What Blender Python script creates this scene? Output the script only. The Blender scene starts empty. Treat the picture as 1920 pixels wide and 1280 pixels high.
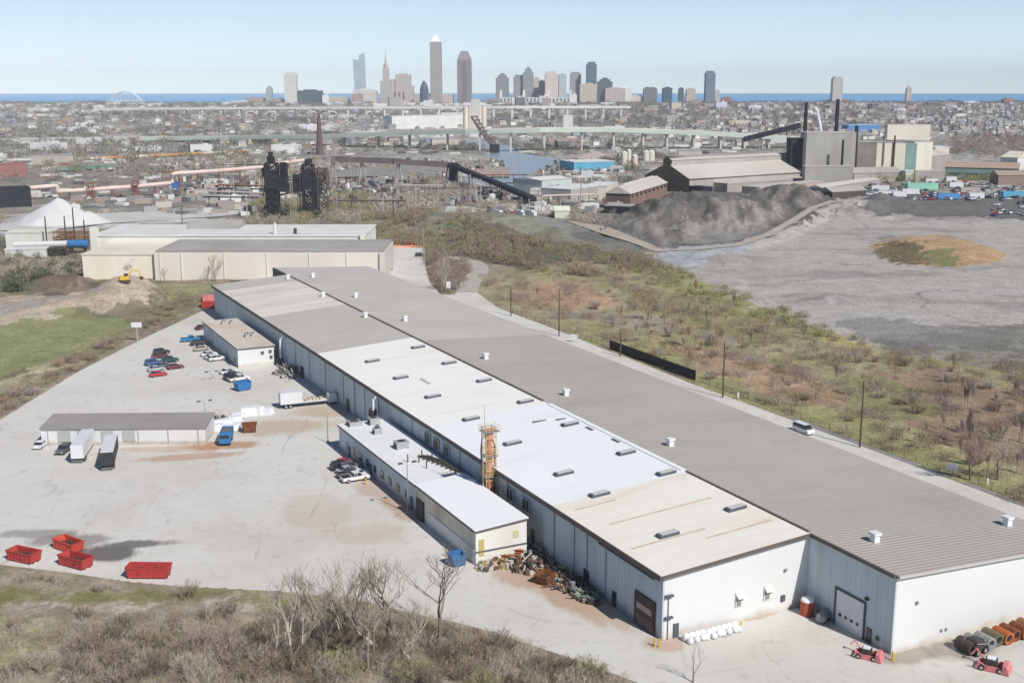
import bpy, bmesh, math, random
import numpy as np
from mathutils import Vector, Matrix, noise as mnoise
from mathutils.geometry import tessellate_polygon
sc = bpy.context.scene
R = math.radians
# ------------------------------------------------------------ camera (75 m up, looking north over the valley)
FPX, CAMZ, EYE = 2200.0, 75.0, 166.0
PITCH = math.atan((640 - EYE) / FPX)
cd = bpy.data.cameras.new("camera"); cam = bpy.data.objects.new("camera", cd); sc.collection.objects.link(cam)
cam.location = (0, 0, CAMZ); cam.rotation_euler = (math.pi/2 - PITCH, 0, 0)
cd.sensor_width = 36; cd.lens = 36 * FPX / 1920; cd.clip_start = 1; cd.clip_end = 60000
sc.camera = cam
# ------------------------------------------------------------ sky and sun
SUN_EL, SUN_OFF = 44.0, 38.5            # sun stands behind and to the right of the camera
w = bpy.data.worlds.new("World"); sc.world = w; w.use_nodes = True
nt = w.node_tree; bg = nt.nodes["Background"]
sky = nt.nodes.new("ShaderNodeTexSky"); sky.sky_type = 'NISHITA'; sky.sun_disc = False
sky.sun_elevation = R(SUN_EL); sky.sun_rotation = R(180 - SUN_OFF)
sky.altitude = 0; sky.air_density = 0.5; sky.dust_density = 0.0; sky.ozone_density = 3.0
tc = nt.nodes.new("ShaderNodeTexCoord"); sx = nt.nodes.new("ShaderNodeSeparateXYZ"); nt.links.new(tc.outputs["Generated"], sx.inputs[0])
mr = nt.nodes.new("ShaderNodeMapRange"); mr.inputs[1].default_value = .05; mr.inputs[2].default_value = .17; mr.inputs[3].default_value = .78; mr.inputs[4].default_value = 0
nt.links.new(sx.outputs[2], mr.inputs[0]); mw = nt.nodes.new("ShaderNodeMix"); mw.data_type = 'RGBA'; nt.links.new(mr.outputs[0], mw.inputs[0])
nt.links.new(sky.outputs[0], mw.inputs[6]); # pale vapour low in the sky, palest at the horizon
m0 = nt.nodes.new("ShaderNodeMapRange"); m0.inputs[2].default_value = .055; nt.links.new(sx.outputs[2], m0.inputs[0])
mp0 = nt.nodes.new("ShaderNodeMix"); mp0.data_type = 'RGBA'; mp0.inputs[6].default_value = (9.4, 10.9, 11.4, 1); mp0.inputs[7].default_value = (7.0, 8.75, 9.6, 1)
nt.links.new(m0.outputs[0], mp0.inputs[0]); nt.links.new(mp0.outputs[2], mw.inputs[7])
nt.links.new(mw.outputs[2], bg.inputs[0]); bg.inputs[1].default_value = 0.09
ld = bpy.data.lights.new("sun", 'SUN'); ld.energy = 3.9; ld.angle = R(0.53); ld.color = (1.0, 0.965, 0.91)
sun = bpy.data.objects.new("sun", ld); sc.collection.objects.link(sun)
sd = Vector((math.sin(R(SUN_OFF))*math.cos(R(SUN_EL)), -math.cos(R(SUN_OFF))*math.cos(R(SUN_EL)), math.sin(R(SUN_EL))))
sun.rotation_euler = sd.to_track_quat('Z', 'Y').to_euler(); sun.location = sd * 500
sc.view_settings.view_transform = 'Standard'; sc.view_settings.look = 'None'
sc.view_settings.exposure = 0.2; sc.view_settings.gamma = 1.0
sc.cycles.volume_bounces = 0; sc.cycles.max_bounces = 6; sc.cycles.diffuse_bounces = 2; sc.cycles.transparent_max_bounces = 8
# ------------------------------------------------------------ helpers
COL = sc.collection
def ground_h(x, y):                      # terrain height: flat valley floor, slag hill, downtown plateau
    t = min(1, max(0, (y - 3000) / 900)); z = 19 * t*t*(3-2*t)
    return z
def at(u, v, z=0.0):                     # where the view line through photo point (u, v) meets height z
    a = (u - 960) / FPX; b = (v - 640) / FPX
    dx, dy, dz = a, math.cos(PITCH) - b*math.sin(PITCH), -math.sin(PITCH) - b*math.cos(PITCH)
    t = (z - CAMZ) / dz
    return (dx*t, dy*t)
def zat(y, v):                           # height that shows at photo row v at distance y
    b = (v - 640) / FPX
    return CAMZ + y * (-math.sin(PITCH) - b*math.cos(PITCH)) / (math.cos(PITCH) - b*math.sin(PITCH))
def xat(u, y, z=0.0):
    fw = y*math.cos(PITCH) - (z-CAMZ)*math.sin(PITCH)
    return (u - 960) / FPX * fw
TH = R(26.7); BO = (20.8, 150.8)         # the warehouse's own axes: e to its right, n along it away from the camera
def en(e, n): return (BO[0] + e*math.cos(TH) - n*math.sin(TH), BO[1] + e*math.sin(TH) + n*math.cos(TH))
def lin(c): c /= 255.0; return c/12.92 if c <= .04045 else ((c+.055)/1.055)**2.4
def S(r, g, b, k=0.95): return (lin(r)*k, lin(g)*k, lin(b)*k)
_mats = {}
def mat(name, col, rough=0.8, col2=None, scale=0.5, amount=0.5, bump=0.0, bscale=None, metal=0.0, spec=0.3, stripes=None, sn=(1,1,1), coord='Object', detail=5, stains=(), dirt=None, xwin=None):
    """noise-mottled principled material; stripes=(axis, period, dark factor, bump)"""
    if name in _mats: return _mats[name]
    m = bpy.data.materials.new(name); m.use_nodes = True; t = m.node_tree; N = t.nodes; L = t.links
    p = N["Principled BSDF"]; p.inputs["Roughness"].default_value = rough; p.inputs["Metallic"].default_value = metal
    p.inputs["Specular IOR Level"].default_value = spec
    if coord == 'World': co = N.new("ShaderNodeNewGeometry").outputs["Position"]
    else: co = N.new("ShaderNodeTexCoord").outputs["Object"]
    mp = N.new("ShaderNodeMapping"); L.new(co, mp.inputs[0]); mp.inputs["Scale"].default_value = sn
    n1 = N.new("ShaderNodeTexNoise"); n1.inputs["Scale"].default_value = scale; n1.inputs["Detail"].default_value = detail; n1.inputs["Roughness"].default_value = .62
    L.new(mp.outputs[0], n1.inputs["Vector"])
    rp = N.new("ShaderNodeMapRange"); rp.inputs[1].default_value = .3; rp.inputs[2].default_value = .7; L.new(n1.outputs[0], rp.inputs[0])
    mx = N.new("ShaderNodeMix"); mx.data_type = 'RGBA'
    c2 = col2 if col2 else tuple(min(1, c*(1-amount*.35)) for c in col)
    mx.inputs[6].default_value = (*col, 1); mx.inputs[7].default_value = (*c2, 1)
    ml = N.new("ShaderNodeMath"); ml.operation = 'MULTIPLY'; ml.inputs[1].default_value = amount; L.new(rp.outputs[0], ml.inputs[0])
    L.new(ml.outputs[0], mx.inputs[0]); out = mx.outputs[2]; hgt = None
    for (ssc, lo, hi, scol, am, stx) in stains:       # blotches and streaks of weathering
        mq = N.new("ShaderNodeMapping"); L.new(co, mq.inputs[0]); mq.inputs["Scale"].default_value = stx; mq.inputs["Location"].default_value = (ssc*37, lo*91, 3)
        ns = N.new("ShaderNodeTexNoise"); ns.inputs["Scale"].default_value = ssc; ns.inputs["Detail"].default_value = 7; ns.inputs["Roughness"].default_value = .7; L.new(mq.outputs[0], ns.inputs["Vector"])
        rs_ = N.new("ShaderNodeMapRange"); rs_.inputs[1].default_value = lo; rs_.inputs[2].default_value = hi; rs_.inputs[4].default_value = am; L.new(ns.outputs[0], rs_.inputs[0])
        xm = N.new("ShaderNodeMix"); xm.data_type = 'RGBA'; L.new(rs_.outputs[0], xm.inputs[0]); L.new(out, xm.inputs[6]); xm.inputs[7].default_value = (*scol, 1); out = xm.outputs[2]
    if dirt:                                          # splash dirt near the foot of a wall
        zs = N.new("ShaderNodeSeparateXYZ"); L.new(co, zs.inputs[0]); nd = N.new("ShaderNodeTexNoise"); nd.inputs["Scale"].default_value = .5; nd.inputs["Detail"].default_value = 6; L.new(co, nd.inputs["Vector"])
        mh = N.new("ShaderNodeMath"); mh.operation = 'MULTIPLY_ADD'; L.new(nd.outputs[0], mh.inputs[0]); mh.inputs[1].default_value = -dirt[0]*2.2; L.new(zs.outputs[2], mh.inputs[2])
        rd_ = N.new("ShaderNodeMapRange"); rd_.inputs[1].default_value = -dirt[0]*1.2; rd_.inputs[2].default_value = dirt[0]*.1; rd_.inputs[3].default_value = dirt[2]; rd_.inputs[4].default_value = 0; L.new(mh.outputs[0], rd_.inputs[0])
        xm = N.new("ShaderNodeMix"); xm.data_type = 'RGBA'; L.new(rd_.outputs[0], xm.inputs[0]); L.new(out, xm.inputs[6]); xm.inputs[7].default_value = (*dirt[1], 1); out = xm.outputs[2]
    if stripes:
        ax, per, dk, bm = stripes
        sp = N.new("ShaderNodeSeparateXYZ"); L.new(N.new("ShaderNodeTexCoord").outputs["Object"], sp.inputs[0])
        a = N.new("ShaderNodeMath"); a.operation = 'MULTIPLY'; a.inputs[1].default_value = 2*math.pi/per; L.new(sp.outputs["XYZ".index(ax)], a.inputs[0])
        s = N.new("ShaderNodeMath"); s.operation = 'SINE'; L.new(a.outputs[0], s.inputs[0])
        r2 = N.new("ShaderNodeMapRange"); r2.inputs[1].default_value = -1; r2.inputs[2].default_value = 1; r2.inputs[3].default_value = dk; r2.inputs[4].default_value = 1; L.new(s.outputs[0], r2.inputs[0])
        if xwin:                                     # columns of windows across the storeys
            cb_, per2, dk2 = xwin; ad = N.new('ShaderNodeMath'); ad.operation = 'ADD'; L.new(sp.outputs[0], ad.inputs[0]); L.new(sp.outputs[1], ad.inputs[1]); a2 = N.new('ShaderNodeMath'); a2.operation = 'MULTIPLY'; a2.inputs[1].default_value = 2*math.pi/per2; L.new(ad.outputs[0], a2.inputs[0]); s2 = N.new('ShaderNodeMath'); s2.operation = 'SINE'; L.new(a2.outputs[0], s2.inputs[0])
            r3 = N.new('ShaderNodeMapRange'); r3.inputs[1].default_value = -.4; r3.inputs[2].default_value = .4; r3.inputs[3].default_value = dk2; L.new(s2.outputs[0], r3.inputs[0]); m3 = N.new('ShaderNodeMath'); m3.operation = 'MULTIPLY'; L.new(r2.outputs[0], m3.inputs[0]); L.new(r3.outputs[0], m3.inputs[1]); r2 = m3
        mm = N.new("ShaderNodeVectorMath"); mm.operation = 'SCALE'; L.new(out, mm.inputs[0]); L.new(r2.outputs[0], mm.inputs["Scale"]); out = mm.outputs[0]
        if bm:
            bb = N.new("ShaderNodeBump"); bb.inputs["Strength"].default_value = bm; bb.inputs["Distance"].default_value = .15; L.new(s.outputs[0], bb.inputs["Height"]); hgt = bb
    if bump:
        nb = N.new("ShaderNodeTexNoise"); nb.inputs["Scale"].default_value = bscale or scale*4; nb.inputs["Detail"].default_value = 6; L.new(mp.outputs[0], nb.inputs["Vector"])
        bb = N.new("ShaderNodeBump"); bb.inputs["Strength"].default_value = bump; bb.inputs["Distance"].default_value = .3; L.new(nb.outputs[0], bb.inputs["Height"])
        if hgt: L.new(hgt.outputs[0], bb.inputs["Normal"])
        hgt = bb
    if hgt: L.new(hgt.outputs[0], p.inputs["Normal"])
    L.new(out, p.inputs["Base Color"]); _mats[name] = m
    return m
class MB:
    """collects shapes; build() links them as ONE mesh object"""
    def __init__(s): s.v = []; s.f = []; s.mi = []; s.m = 0
    def add(s, vs, fs):
        o = len(s.v); s.v += [tuple(q) for q in vs]; s.f += [tuple(i+o for i in f) for f in fs]; s.mi += [s.m]*len(fs); return s
    def box(s, c, d, rz=0.0, taper=1.0):     # c = centre of the base
        x, y, z = c; hx, hy, h = d[0]/2, d[1]/2, d[2]; cr, sr = math.cos(rz), math.sin(rz)
        P = []
        for zz, k in ((0, 1), (h, taper)):
            for sx, sy in ((-1,-1),(1,-1),(1,1),(-1,1)):
                a, b = sx*hx*k, sy*hy*k; P.append((x+a*cr-b*sr, y+a*sr+b*cr, z+zz))
        return s.add(P, [(0,3,2,1),(4,5,6,7),(0,1,5,4),(1,2,6,5),(2,3,7,6),(3,0,4,7)])
    def prism(s, pts, z0, z1, top=None):      # outline extruded upward
        n = len(pts); t = top or pts
        a = sum(pts[i][0]*pts[(i+1)%n][1]-pts[(i+1)%n][0]*pts[i][1] for i in range(n))
        if a < 0: pts = pts[::-1]; t = t[::-1]
        P = [(x, y, z0) for x, y in pts] + [(x, y, z1) for x, y in t]
        return s.add(P, [tuple(range(n-1, -1, -1)), tuple(range(n, 2*n))] + [(i, (i+1)%n, n+(i+1)%n, n+i) for i in range(n)])
    def tube(s, path, r, n=6, cap=True):
        rs = r if isinstance(r, (list, tuple)) else [r]*len(path); rings = []; P = []; F = []
        for i, p in enumerate(path):
            p = Vector(p); a = Vector(path[max(0, i-1)]); b = Vector(path[min(len(path)-1, i+1)]); d = (b-a)
            if d.length < 1e-9: d = Vector((0,0,1))
            d.normalize(); u = d.cross(Vector((0,0,1)) if abs(d.z) < .95 else Vector((1,0,0))).normalized(); v = d.cross(u)
            for k in range(n):
                t = 2*math.pi*k/n; q = p + (u*math.cos(t)+v*math.sin(t))*rs[i]; P.append(q[:])
        for i in range(len(path)-1):
            for k in range(n): F.append((i*n+k, i*n+(k+1)%n, (i+1)*n+(k+1)%n, (i+1)*n+k))
        if cap: F.append(tuple(range(n-1, -1, -1))); F.append(tuple(range((len(path)-1)*n, len(path)*n)))
        return s.add(P, F)
    def bar(s, a, b, w_, h_=None): return s.tube([a, b], (w_ if h_ is None else (w_+h_)/2)*.6, 4)
    def lathe(s, prof, c, n=14):               # prof = (radius, z) pairs
        P = []; F = []
        for r, z in prof:
            for k in range(n): t = 2*math.pi*k/n; P.append((c[0]+r*math.cos(t), c[1]+r*math.sin(t), c[2]+z))
        for i in range(len(prof)-1):
            for k in range(n): F.append((i*n+k, i*n+(k+1)%n, (i+1)*n+(k+1)%n, (i+1)*n+k))
        F.append(tuple(range(n-1, -1, -1))); F.append(tuple(range((len(prof)-1)*n, len(prof)*n)))
        return s.add(P, F)
    def gable(s, c, d, h, rz=0.0, over=0.0):    # ridge along local x; c centre of base of roof
        x, y, z = c; hx, hy = d[0]/2+over, d[1]/2+over; cr, sr = math.cos(rz), math.sin(rz)
        Q = [(-hx,-hy,0),(hx,-hy,0),(hx,hy,0),(-hx,hy,0),(-hx,0,h),(hx,0,h)]
        return s.add([(x+a*cr-b*sr, y+a*sr+b*cr, z+e) for a, b, e in Q], [(0,1,5,4),(2,3,4,5),(0,4,3),(1,2,5),(0,3,2,1)])
    def build(s, name, mats, parent=None, smooth=False, loc=None, rz=0.0):
        me = bpy.data.meshes.new(name); me.from_pydata(s.v, [], s.f)
        if not isinstance(mats, (list, tuple)): mats = [mats]
        for m in mats: me.materials.append(m)
        if len(mats) > 1: me.polygons.foreach_set("material_index", s.mi)
        if smooth: me.polygons.foreach_set("use_smooth", [True]*len(s.f))
        me.update(); o = bpy.data.objects.new(name, me); COL.objects.link(o)
        if loc: o.location = loc
        if rz: o.rotation_euler.z = rz
        if parent: o.parent = parent
        return o
def tag(o, label, cat=None, group=None, kind=None):
    if label: o["label"] = label
    if cat: o["category"] = cat
    if group: o["group"] = group
    if kind: o["kind"] = kind
    return o
def thing(name, label, cat, loc=(0,0,0), rz=0.0, group=None):
    o = bpy.data.objects.new(name, None); COL.objects.link(o); o.location = loc; o.rotation_euler.z = rz; o.empty_display_size = .5
    return tag(o, label, cat, group)
def dup(root, loc, rz=0.0, label=None, scale=None, group=None):
    r = root.copy(); COL.objects.link(r); r.location = loc; r.rotation_euler.z = rz
    if scale is not None: r.scale = scale if isinstance(scale, tuple) else (scale,)*3
    if label: r["label"] = label
    if group: r["group"] = group
    for ch in KIDS.get(root.name, None) or list(root.children):
        c = ch.copy(); COL.objects.link(c); c.parent = r
        for g in ch.children:
            d = g.copy(); COL.objects.link(d); d.parent = c
    return r
KIDS = {}
def sheet(name, pts, z, m, kind='structure', label=None, cat=None, parent=None):
    tri = tessellate_polygon([[Vector((p[0], p[1], 0)) for p in pts]])
    me = bpy.data.meshes.new(name); F = []
    for t in tri:
        a, b, c = [pts[i] for i in t]
        F.append(t if (b[0]-a[0])*(c[1]-a[1])-(c[0]-a[0])*(b[1]-a[1]) > 0 else t[::-1])
    me.from_pydata([(p[0], p[1], z) for p in pts], [], F); me.materials.append(m); me.update()
    o = bpy.data.objects.new(name, me); COL.objects.link(o)
    if parent: o.parent = parent
    if kind: o["kind"] = kind
    return tag(o, label, cat)
def inside(x, y, poly):
    c = False; j = len(poly)-1
    for i in range(len(poly)):
        xi, yi = poly[i]; xj, yj = poly[j]
        if (yi > y) != (yj > y) and x < (xj-xi)*(y-yi)/(yj-yi)+xi: c = not c
        j = i
    return c
def inside_np(X, Y, poly):
    c = np.zeros(X.shape, bool); j = len(poly)-1
    for i in range(len(poly)):
        xi, yi = poly[i]; xj, yj = poly[j]
        if yi != yj: c ^= ((yi > Y) != (yj > Y)) & (X < (xj-xi)*(Y-yi)/(yj-yi)+xi)
        j = i
    return c
def pxpoly(P): return [at(*p) for p in P]
rnd = random.Random(7)
# ------------------------------------------------------------ ground sheet: graded polar grid, colour = ground cover, height = relief
def vnoise(X, Y, seed):                   # cheap smooth value noise
    rs = np.random.RandomState(seed); T = rs.rand(256, 256).astype(np.float32)
    xi = np.floor(X).astype(int); yi = np.floor(Y).astype(int); fx = (X-xi); fy = (Y-yi)
    fx = fx*fx*(3-2*fx); fy = fy*fy*(3-2*fy)
    g = lambda a, b: T[a % 256, b % 256]
    return (g(xi,yi)*(1-fx)+g(xi+1,yi)*fx)*(1-fy) + (g(xi,yi+1)*(1-fx)+g(xi+1,yi+1)*fx)*fy
def fbm(X, Y, seed, oct=4):
    r = 0; a = .5; s = 0
    for i in range(oct): r = r + a*vnoise(X*2**i, Y*2**i, seed+i); s += a; a *= .55
    return r/s
ang = np.concatenate([np.linspace(-75, -34, 30)[:-1], np.linspace(-34, 34, 620), np.linspace(34, 75, 30)[1:]])
rad = np.concatenate([np.array([1., 20, 40, 60, 75, 90]), 100*np.power(60.0, np.linspace(0, 1, 720))])   # 100 m .. 6 km
A, Rr = np.meshgrid(np.radians(ang), rad); GX = Rr*np.sin(A); GY = Rr*np.cos(A)
YARD = [at(*p) for p in [(-500,1015),(0,787),(140,700),(255,641),(385,580),(430,545),(520,512)]] + [en(27,291), en(40,291)] + \
       [at(*p) for p in [(718,464),(797,464),(797,500),(806,530),(826,552),(852,553),(872,530),(893,507),(915,500),(893,515),(885,540),(905,556),(934,577),(1020,609),(1145,659),(1180,672),(1300,720)]] + \
       [en(89, 100), en(89.3,60), en(89.3,14), en(89,-30), en(70,-60), en(20,-50)] + \
       [at(*p) for p in [(1230,1292),(1150,1262),(1080,1236),(1000,1210),(930,1185),(850,1165),(760,1146),(690,1128),(620,1118),(520,1108),(440,1104),(330,1098),(240,1090),(120,1072),(0,1058),(-500,1030)]]
SLAG = pxpoly([(1210,478),(1300,462),(1400,452),(1480,425),(1560,395),(1640,372),(1920,368),(2400,372),(2400,650),(1920,640),(1700,650),(1600,640),(1500,602),(1400,566),(1300,522)])
RIVER = pxpoly([(905,290),(930,282),(870,272),(800,268),(760,262),(800,258),(900,262),(960,272),(968,284),(1010,291),(1060,298),(1035,308),(1010,320),(990,342),(950,352),(900,348),(860,338),(905,322),(950,310),(935,298)])
PILE = pxpoly([(1195,470),(1150,420),(1250,375),(1330,352),(1480,350),(1590,378),(1520,420),(1440,452),(1300,462)])
def S1(r, g, b):
    m = (r+g+b)/3; return np.array(S(*[m+(q-m)*.8 for q in (r, g, b)], .92))
base = np.zeros(GX.shape+(3,), np.float32)
n1 = fbm(GX/28, GY/28, 3); n2 = fbm(GX/9, GY/9, 11); n3 = fbm(GX/120, GY/120, 21); n4 = fbm(GX/3.2, GY/3.2, 31, 3)
def mixc(c, t): t = np.clip(t, 0, 1)[..., None]; base[...] = base*(1-t) + np.array(c, np.float32)*t
base[...] = S1(156,144,120)
mixc(S1(138,124,104), (n1-.45)*4); mixc(S1(140,138,98), (n2-.52)*5); mixc(S1(180,162,136), (n4-.58)*5)
# far ground turns to a mosaic of wood, lots and streets
far = np.clip((GY-620)/250, 0, 1)
mixc(S1(132,126,116), far*.85); mixc(S1(178,174,166), far*np.clip((n3-.48)*6, 0, .85)); mixc(S1(128,128,104), far*np.clip((n1-.55)*6, 0, .7)); mixc(S1(116,110,106), far*np.clip((.42-n2)*6, 0, .7)); mixc(S1(200,196,188), far*np.clip((n4-.6)*8, 0, .8)); tr = np.abs(fbm(GX/160, GY/110, 68, 2)-.5); mixc(S1(206,202,196), far*np.clip((.01-tr)*120, 0, .9)); tr = np.abs(fbm(GX/110, GY/200, 69, 2)-.48); mixc(S1(196,190,182), far*np.clip((.01-tr)*120, 0, .8))
WX = GX + (fbm(GX/7+50, GY/7, 41)-.5)*(6+GY*.012) + (n4-.5)*3; WY = GY + (fbm(GX/7, GY/7+90, 51)-.5)*(10+GY*.04)+(n4-.5)*5
def zone(P, c, k=1.0, world=False, var=None, c2=None):
    poly = P if world else pxpoly(P); xs = [p[0] for p in poly]; ys = [p[1] for p in poly]; pad = 40+max(ys)*.05
    bb = (GX > min(xs)-pad) & (GX < max(xs)+pad) & (GY > min(ys)-pad) & (GY < max(ys)+pad)
    m = np.zeros(GX.shape, bool); m[bb] = inside_np(WX[bb], WY[bb], poly)
    t = m*k*(1.0 if var is None else np.clip(var, 0, 1)); mixc(c, t)
    if c2 is not None: mixc(c2, m*np.clip((n2-.5)*5, 0, 1)*k)
    return m
# left: field, diggings
zone([(-200,520),(0,545),(140,518),(290,520),(400,530),(400,560),(300,600),(150,690),(0,780),(-400,960)], S1(142,132,104), c2=S1(120,116,84))
zone([(-400,640),(0,606),(90,592),(190,588),(245,600),(240,625),(160,665),(60,690),(0,705),(-400,800)], S1(148,150,100), c2=S1(138,142,92))
zone([(-300,600),(0,560),(140,540),(250,528),(300,545),(290,565),(210,580),(60,600),(0,612),(-300,680)], S1(192,174,150), c2=S1(172,152,130))
zone([(-300,590),(0,568),(110,560),(200,566),(100,580),(0,592),(-300,640)], S1(170,160,152), .8)
zone([(60,545),(130,528),(260,520),(300,530),(180,545),(80,558)], S1(140,120,100), .9, c2=S1(104,94,84))
zone([(300,532),(395,530),(398,545),(330,562),(290,560)], S1(152,150,106))
zone([(-300,740),(0,716),(110,676),(150,680),(0,752),(-300,850)], S1(176,168,128), .8, c2=S1(190,182,150))
zone([(-300,440),(0,420),(30,400),(100,398),(200,402),(420,395),(440,412),(200,426),(0,440)], S1(196,194,190), .9, c2=S1(160,156,150))
zone([(150,400),(420,392),(430,408),(190,424)], S1(210,208,204), .8)
zone([(-200,445),(10,440),(150,470),(150,520),(60,545),(-200,540)], S1(110,106,88), c2=S1(126,122,92))
# centre: works area and rail land
zone([(0,345),(500,320),(640,320),(700,400),(660,430),(500,415),(300,400),(120,380),(0,385)], S1(138,131,120), c2=S1(110,106,100))
zone([(640,330),(1000,350),(1160,390),(1180,440),(1100,450),(900,405),(700,400)], S1(138,132,124), c2=S1(108,104,98))
zone([(770,400),(820,392),(900,402),(1020,430),(1150,458),(1230,480),(1210,500),(1100,480),(900,440),(780,440)], S1(130,128,110), c2=S1(148,146,130))
zone([(860,385),(1000,410),(1100,432),(1180,450),(1150,462),(1010,430),(880,402)], S1(150,146,138), .8)
zone([(560,500),(900,430),(1080,460),(1240,500),(1290,530),(1240,560),(1100,540),(960,500),(880,480),(790,500)], S1(112,104,88), c2=S1(100,100,76))
zone([(800,475),(880,478),(893,500),(870,530),(852,552),(826,552),(800,520)], S1(128,112,92), c2=S1(116,112,78))
# right scrub between road and slag field
zone([(893,515),(960,510),(1060,490),(1200,500),(1320,530),(1500,605),(1640,650),(1920,660),(2300,700),(2300,1100),(1920,950),(1600,830),(1300,722),(1145,655),(940,575),(900,550)], S1(168,156,118), c2=S1(152,148,98))
zone([(1060,640),(1150,655),(1300,722),(1500,800),(1700,880),(1920,955),(1920,890),(1700,820),(1500,735),(1350,690),(1200,640)], S1(160,160,104), .85, c2=S1(150,140,100))
zone([(960,545),(1010,530),(1080,528),(1130,550),(1150,575),(1060,582),(980,570)], S1(192,156,126), .95, c2=S1(170,140,112))
zone([(1000,590),(1100,580),(1260,600),(1400,640),(1380,650),(1240,618),(1100,600)], S1(160,148,132), .8)
zone([(1250,655),(1330,648),(1420,680),(1520,700),(1590,735),(1560,760),(1440,735),(1320,700)], S1(182,152,124), .85, c2=S1(150,122,98))
zone([(1640,700),(1760,690),(1920,735),(2100,800),(2000,900),(1820,850),(1700,800)], S1(156,128,106), .8, c2=S1(138,110,92))
zone([(1150,500),(1260,498),(1330,520),(1420,562),(1560,612),(1640,640),(1600,655),(1480,620),(1340,572),(1240,535)], S1(160,162,104), .95, c2=S1(146,148,96))
zone([(1540,600),(1600,625),(1640,640),(1600,655),(1550,640)], S1(190,170,104), .8)
zone([(1180,545),(1300,548),(1400,590),(1500,640),(1420,650),(1300,610),(1190,575)], S1(136,136,86), .6)
zone([(1560,700),(1700,720),(1800,780),(1700,790),(1600,760)], S1(130,138,84), .6)
# slag field
ms = zone(SLAG, S1(180,172,162), 1, world=True)
st = fbm(GX/60+GY/400, GY/22, 61); mixc(S1(152,147,141), ms*np.clip((st-.52)*5, 0, .9)); mixc(S1(180,175,168), ms*np.clip((.44-st)*6, 0, .8)); tr = np.abs(fbm(GX/55, GY/30, 66, 2)-.5); mixc(S1(128,124,118), ms*np.clip((.012-tr)*90, 0, .7)*(n1>.42)); tr = np.abs(fbm(GX/40, GY/70, 67, 2)-.52); mixc(S1(192,186,178), ms*np.clip((.012-tr)*90, 0, .6))
zone([(1640,640),(1920,600),(2400,600),(2400,680),(1920,690),(1700,670)], S1(120,118,106), .9, c2=S1(160,154,142))
zone([(1560,600),(1640,590),(1760,612),(1920,606),(1920,640),(1700,646),(1600,630)], S1(132,130,128), .7)
zone([(1620,372),(1920,378),(2400,380),(2400,420),(1920,412),(1800,408),(1620,404)], S1(108,106,104), .95)
zone([(1230,470),(1310,458),(1405,452),(1405,470),(1290,500),(1240,496)], S1(176,180,184), .9, c2=S1(150,152,156))
zone([(1630,468),(1672,446),(1760,440),(1860,462),(1900,480),(1860,496),(1770,500),(1690,496)], S1(190,158,116), 1, c2=S1(182,142,104))
zone([(1640,470),(1672,458),(1720,468),(1740,492),(1690,500),(1650,486)], S1(118,108,76), .95)
zone([(1730,480),(1790,476),(1800,494),(1750,500)], S1(120,128,82), .8)
mp = zone(PILE, S1(112,107,101), 1, world=True)
sp_ = fbm(GX/5, GY/60, 71); mixc(S1(88,85,82), mp*np.clip((sp_-.5)*5, 0, .7)); mixc(S1(156,151,144), mp*np.clip((.38-sp_)*8, 0, .7)); mixc(S1(150,144,136), mp*np.clip((fbm(GX/12, GY/16, 201)-.6)*6, 0, .8))
zone([(1270,440),(1340,428),(1430,430),(1440,446),(1360,456),(1280,458)], S1(156,152,144), .6)
zone([(1120,398),(1230,376),(1160,420),(1240,470),(1180,470),(1060,440)], S1(126,124,118), .8, c2=S1(100,98,92))
# foreground scrub
zone([(-500,1060),(0,1065),(250,1097),(520,1110),(700,1130),(860,1170),(1000,1215),(1150,1270),(1300,1400),(-500,1500)], S1(168,156,134), c2=S1(146,136,112))
zone([(-300,1105),(0,1100),(200,1108),(520,1108),(560,1116),(540,1128),(300,1125),(0,1128),(-300,1130)], S1(146,146,100), .85)
zone([(-300,1200),(0,1180),(100,1186),(110,1240),(0,1250),(-300,1280)], S1(160,154,104), .7)
zone([(250,1200),(420,1190),(460,1250),(300,1290)], S1(118,116,84), .6)
zone([(-300,1132),(0,1133),(200,1132),(450,1131),(560,1134),(560,1142),(450,1139),(200,1141),(0,1142),(-300,1142)], S1(196,184,170), .8)
zone([(-300,1228),(0,1210),(100,1213),(105,1220),(0,1217),(-300,1238)], S1(200,190,172), .8)
zone([(64,540),(90,528),(150,522),(160,534),(110,544)], S1(112,96,82), .9)
zone([(275,548),(298,546),(318,556),(300,564),(278,562)], S1(190,170,144), .9)
# ---- heights
GZ = np.zeros_like(GX); t = np.clip((GY-3000)/900, 0, 1); GZ += 19*t*t*(3-2*t)
shore = np.clip((GY-4980)/150, 0, 1); GZ -= shore*21
def bumpz(cx, cy, rx, ry, h, rz=0.0, p=2.0, nz=.18, s=12, flat=1.0):
    c, s_ = math.cos(rz), math.sin(rz); dx, dy = GX-cx, GY-cy; a = (dx*c+dy*s_)/rx; b = (-dx*s_+dy*c)/ry
    d = np.power(np.abs(a)**p+np.abs(b)**p, 1/p) + (fbm(GX/s, GY/s, int(abs(cx))+5)-.5)*nz*2
    return h*np.clip((1-d)/flat, 0, 1)
rel = (fbm(GX/14, GY/14, 81)-.5)*1.6 + (n4-.5)*.5
yardm = inside_np(GX, GY, YARD); 
near = np.clip((GY-60)/60, 0, 1)*np.clip((1200-GY)/300, 0, 1)
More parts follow.
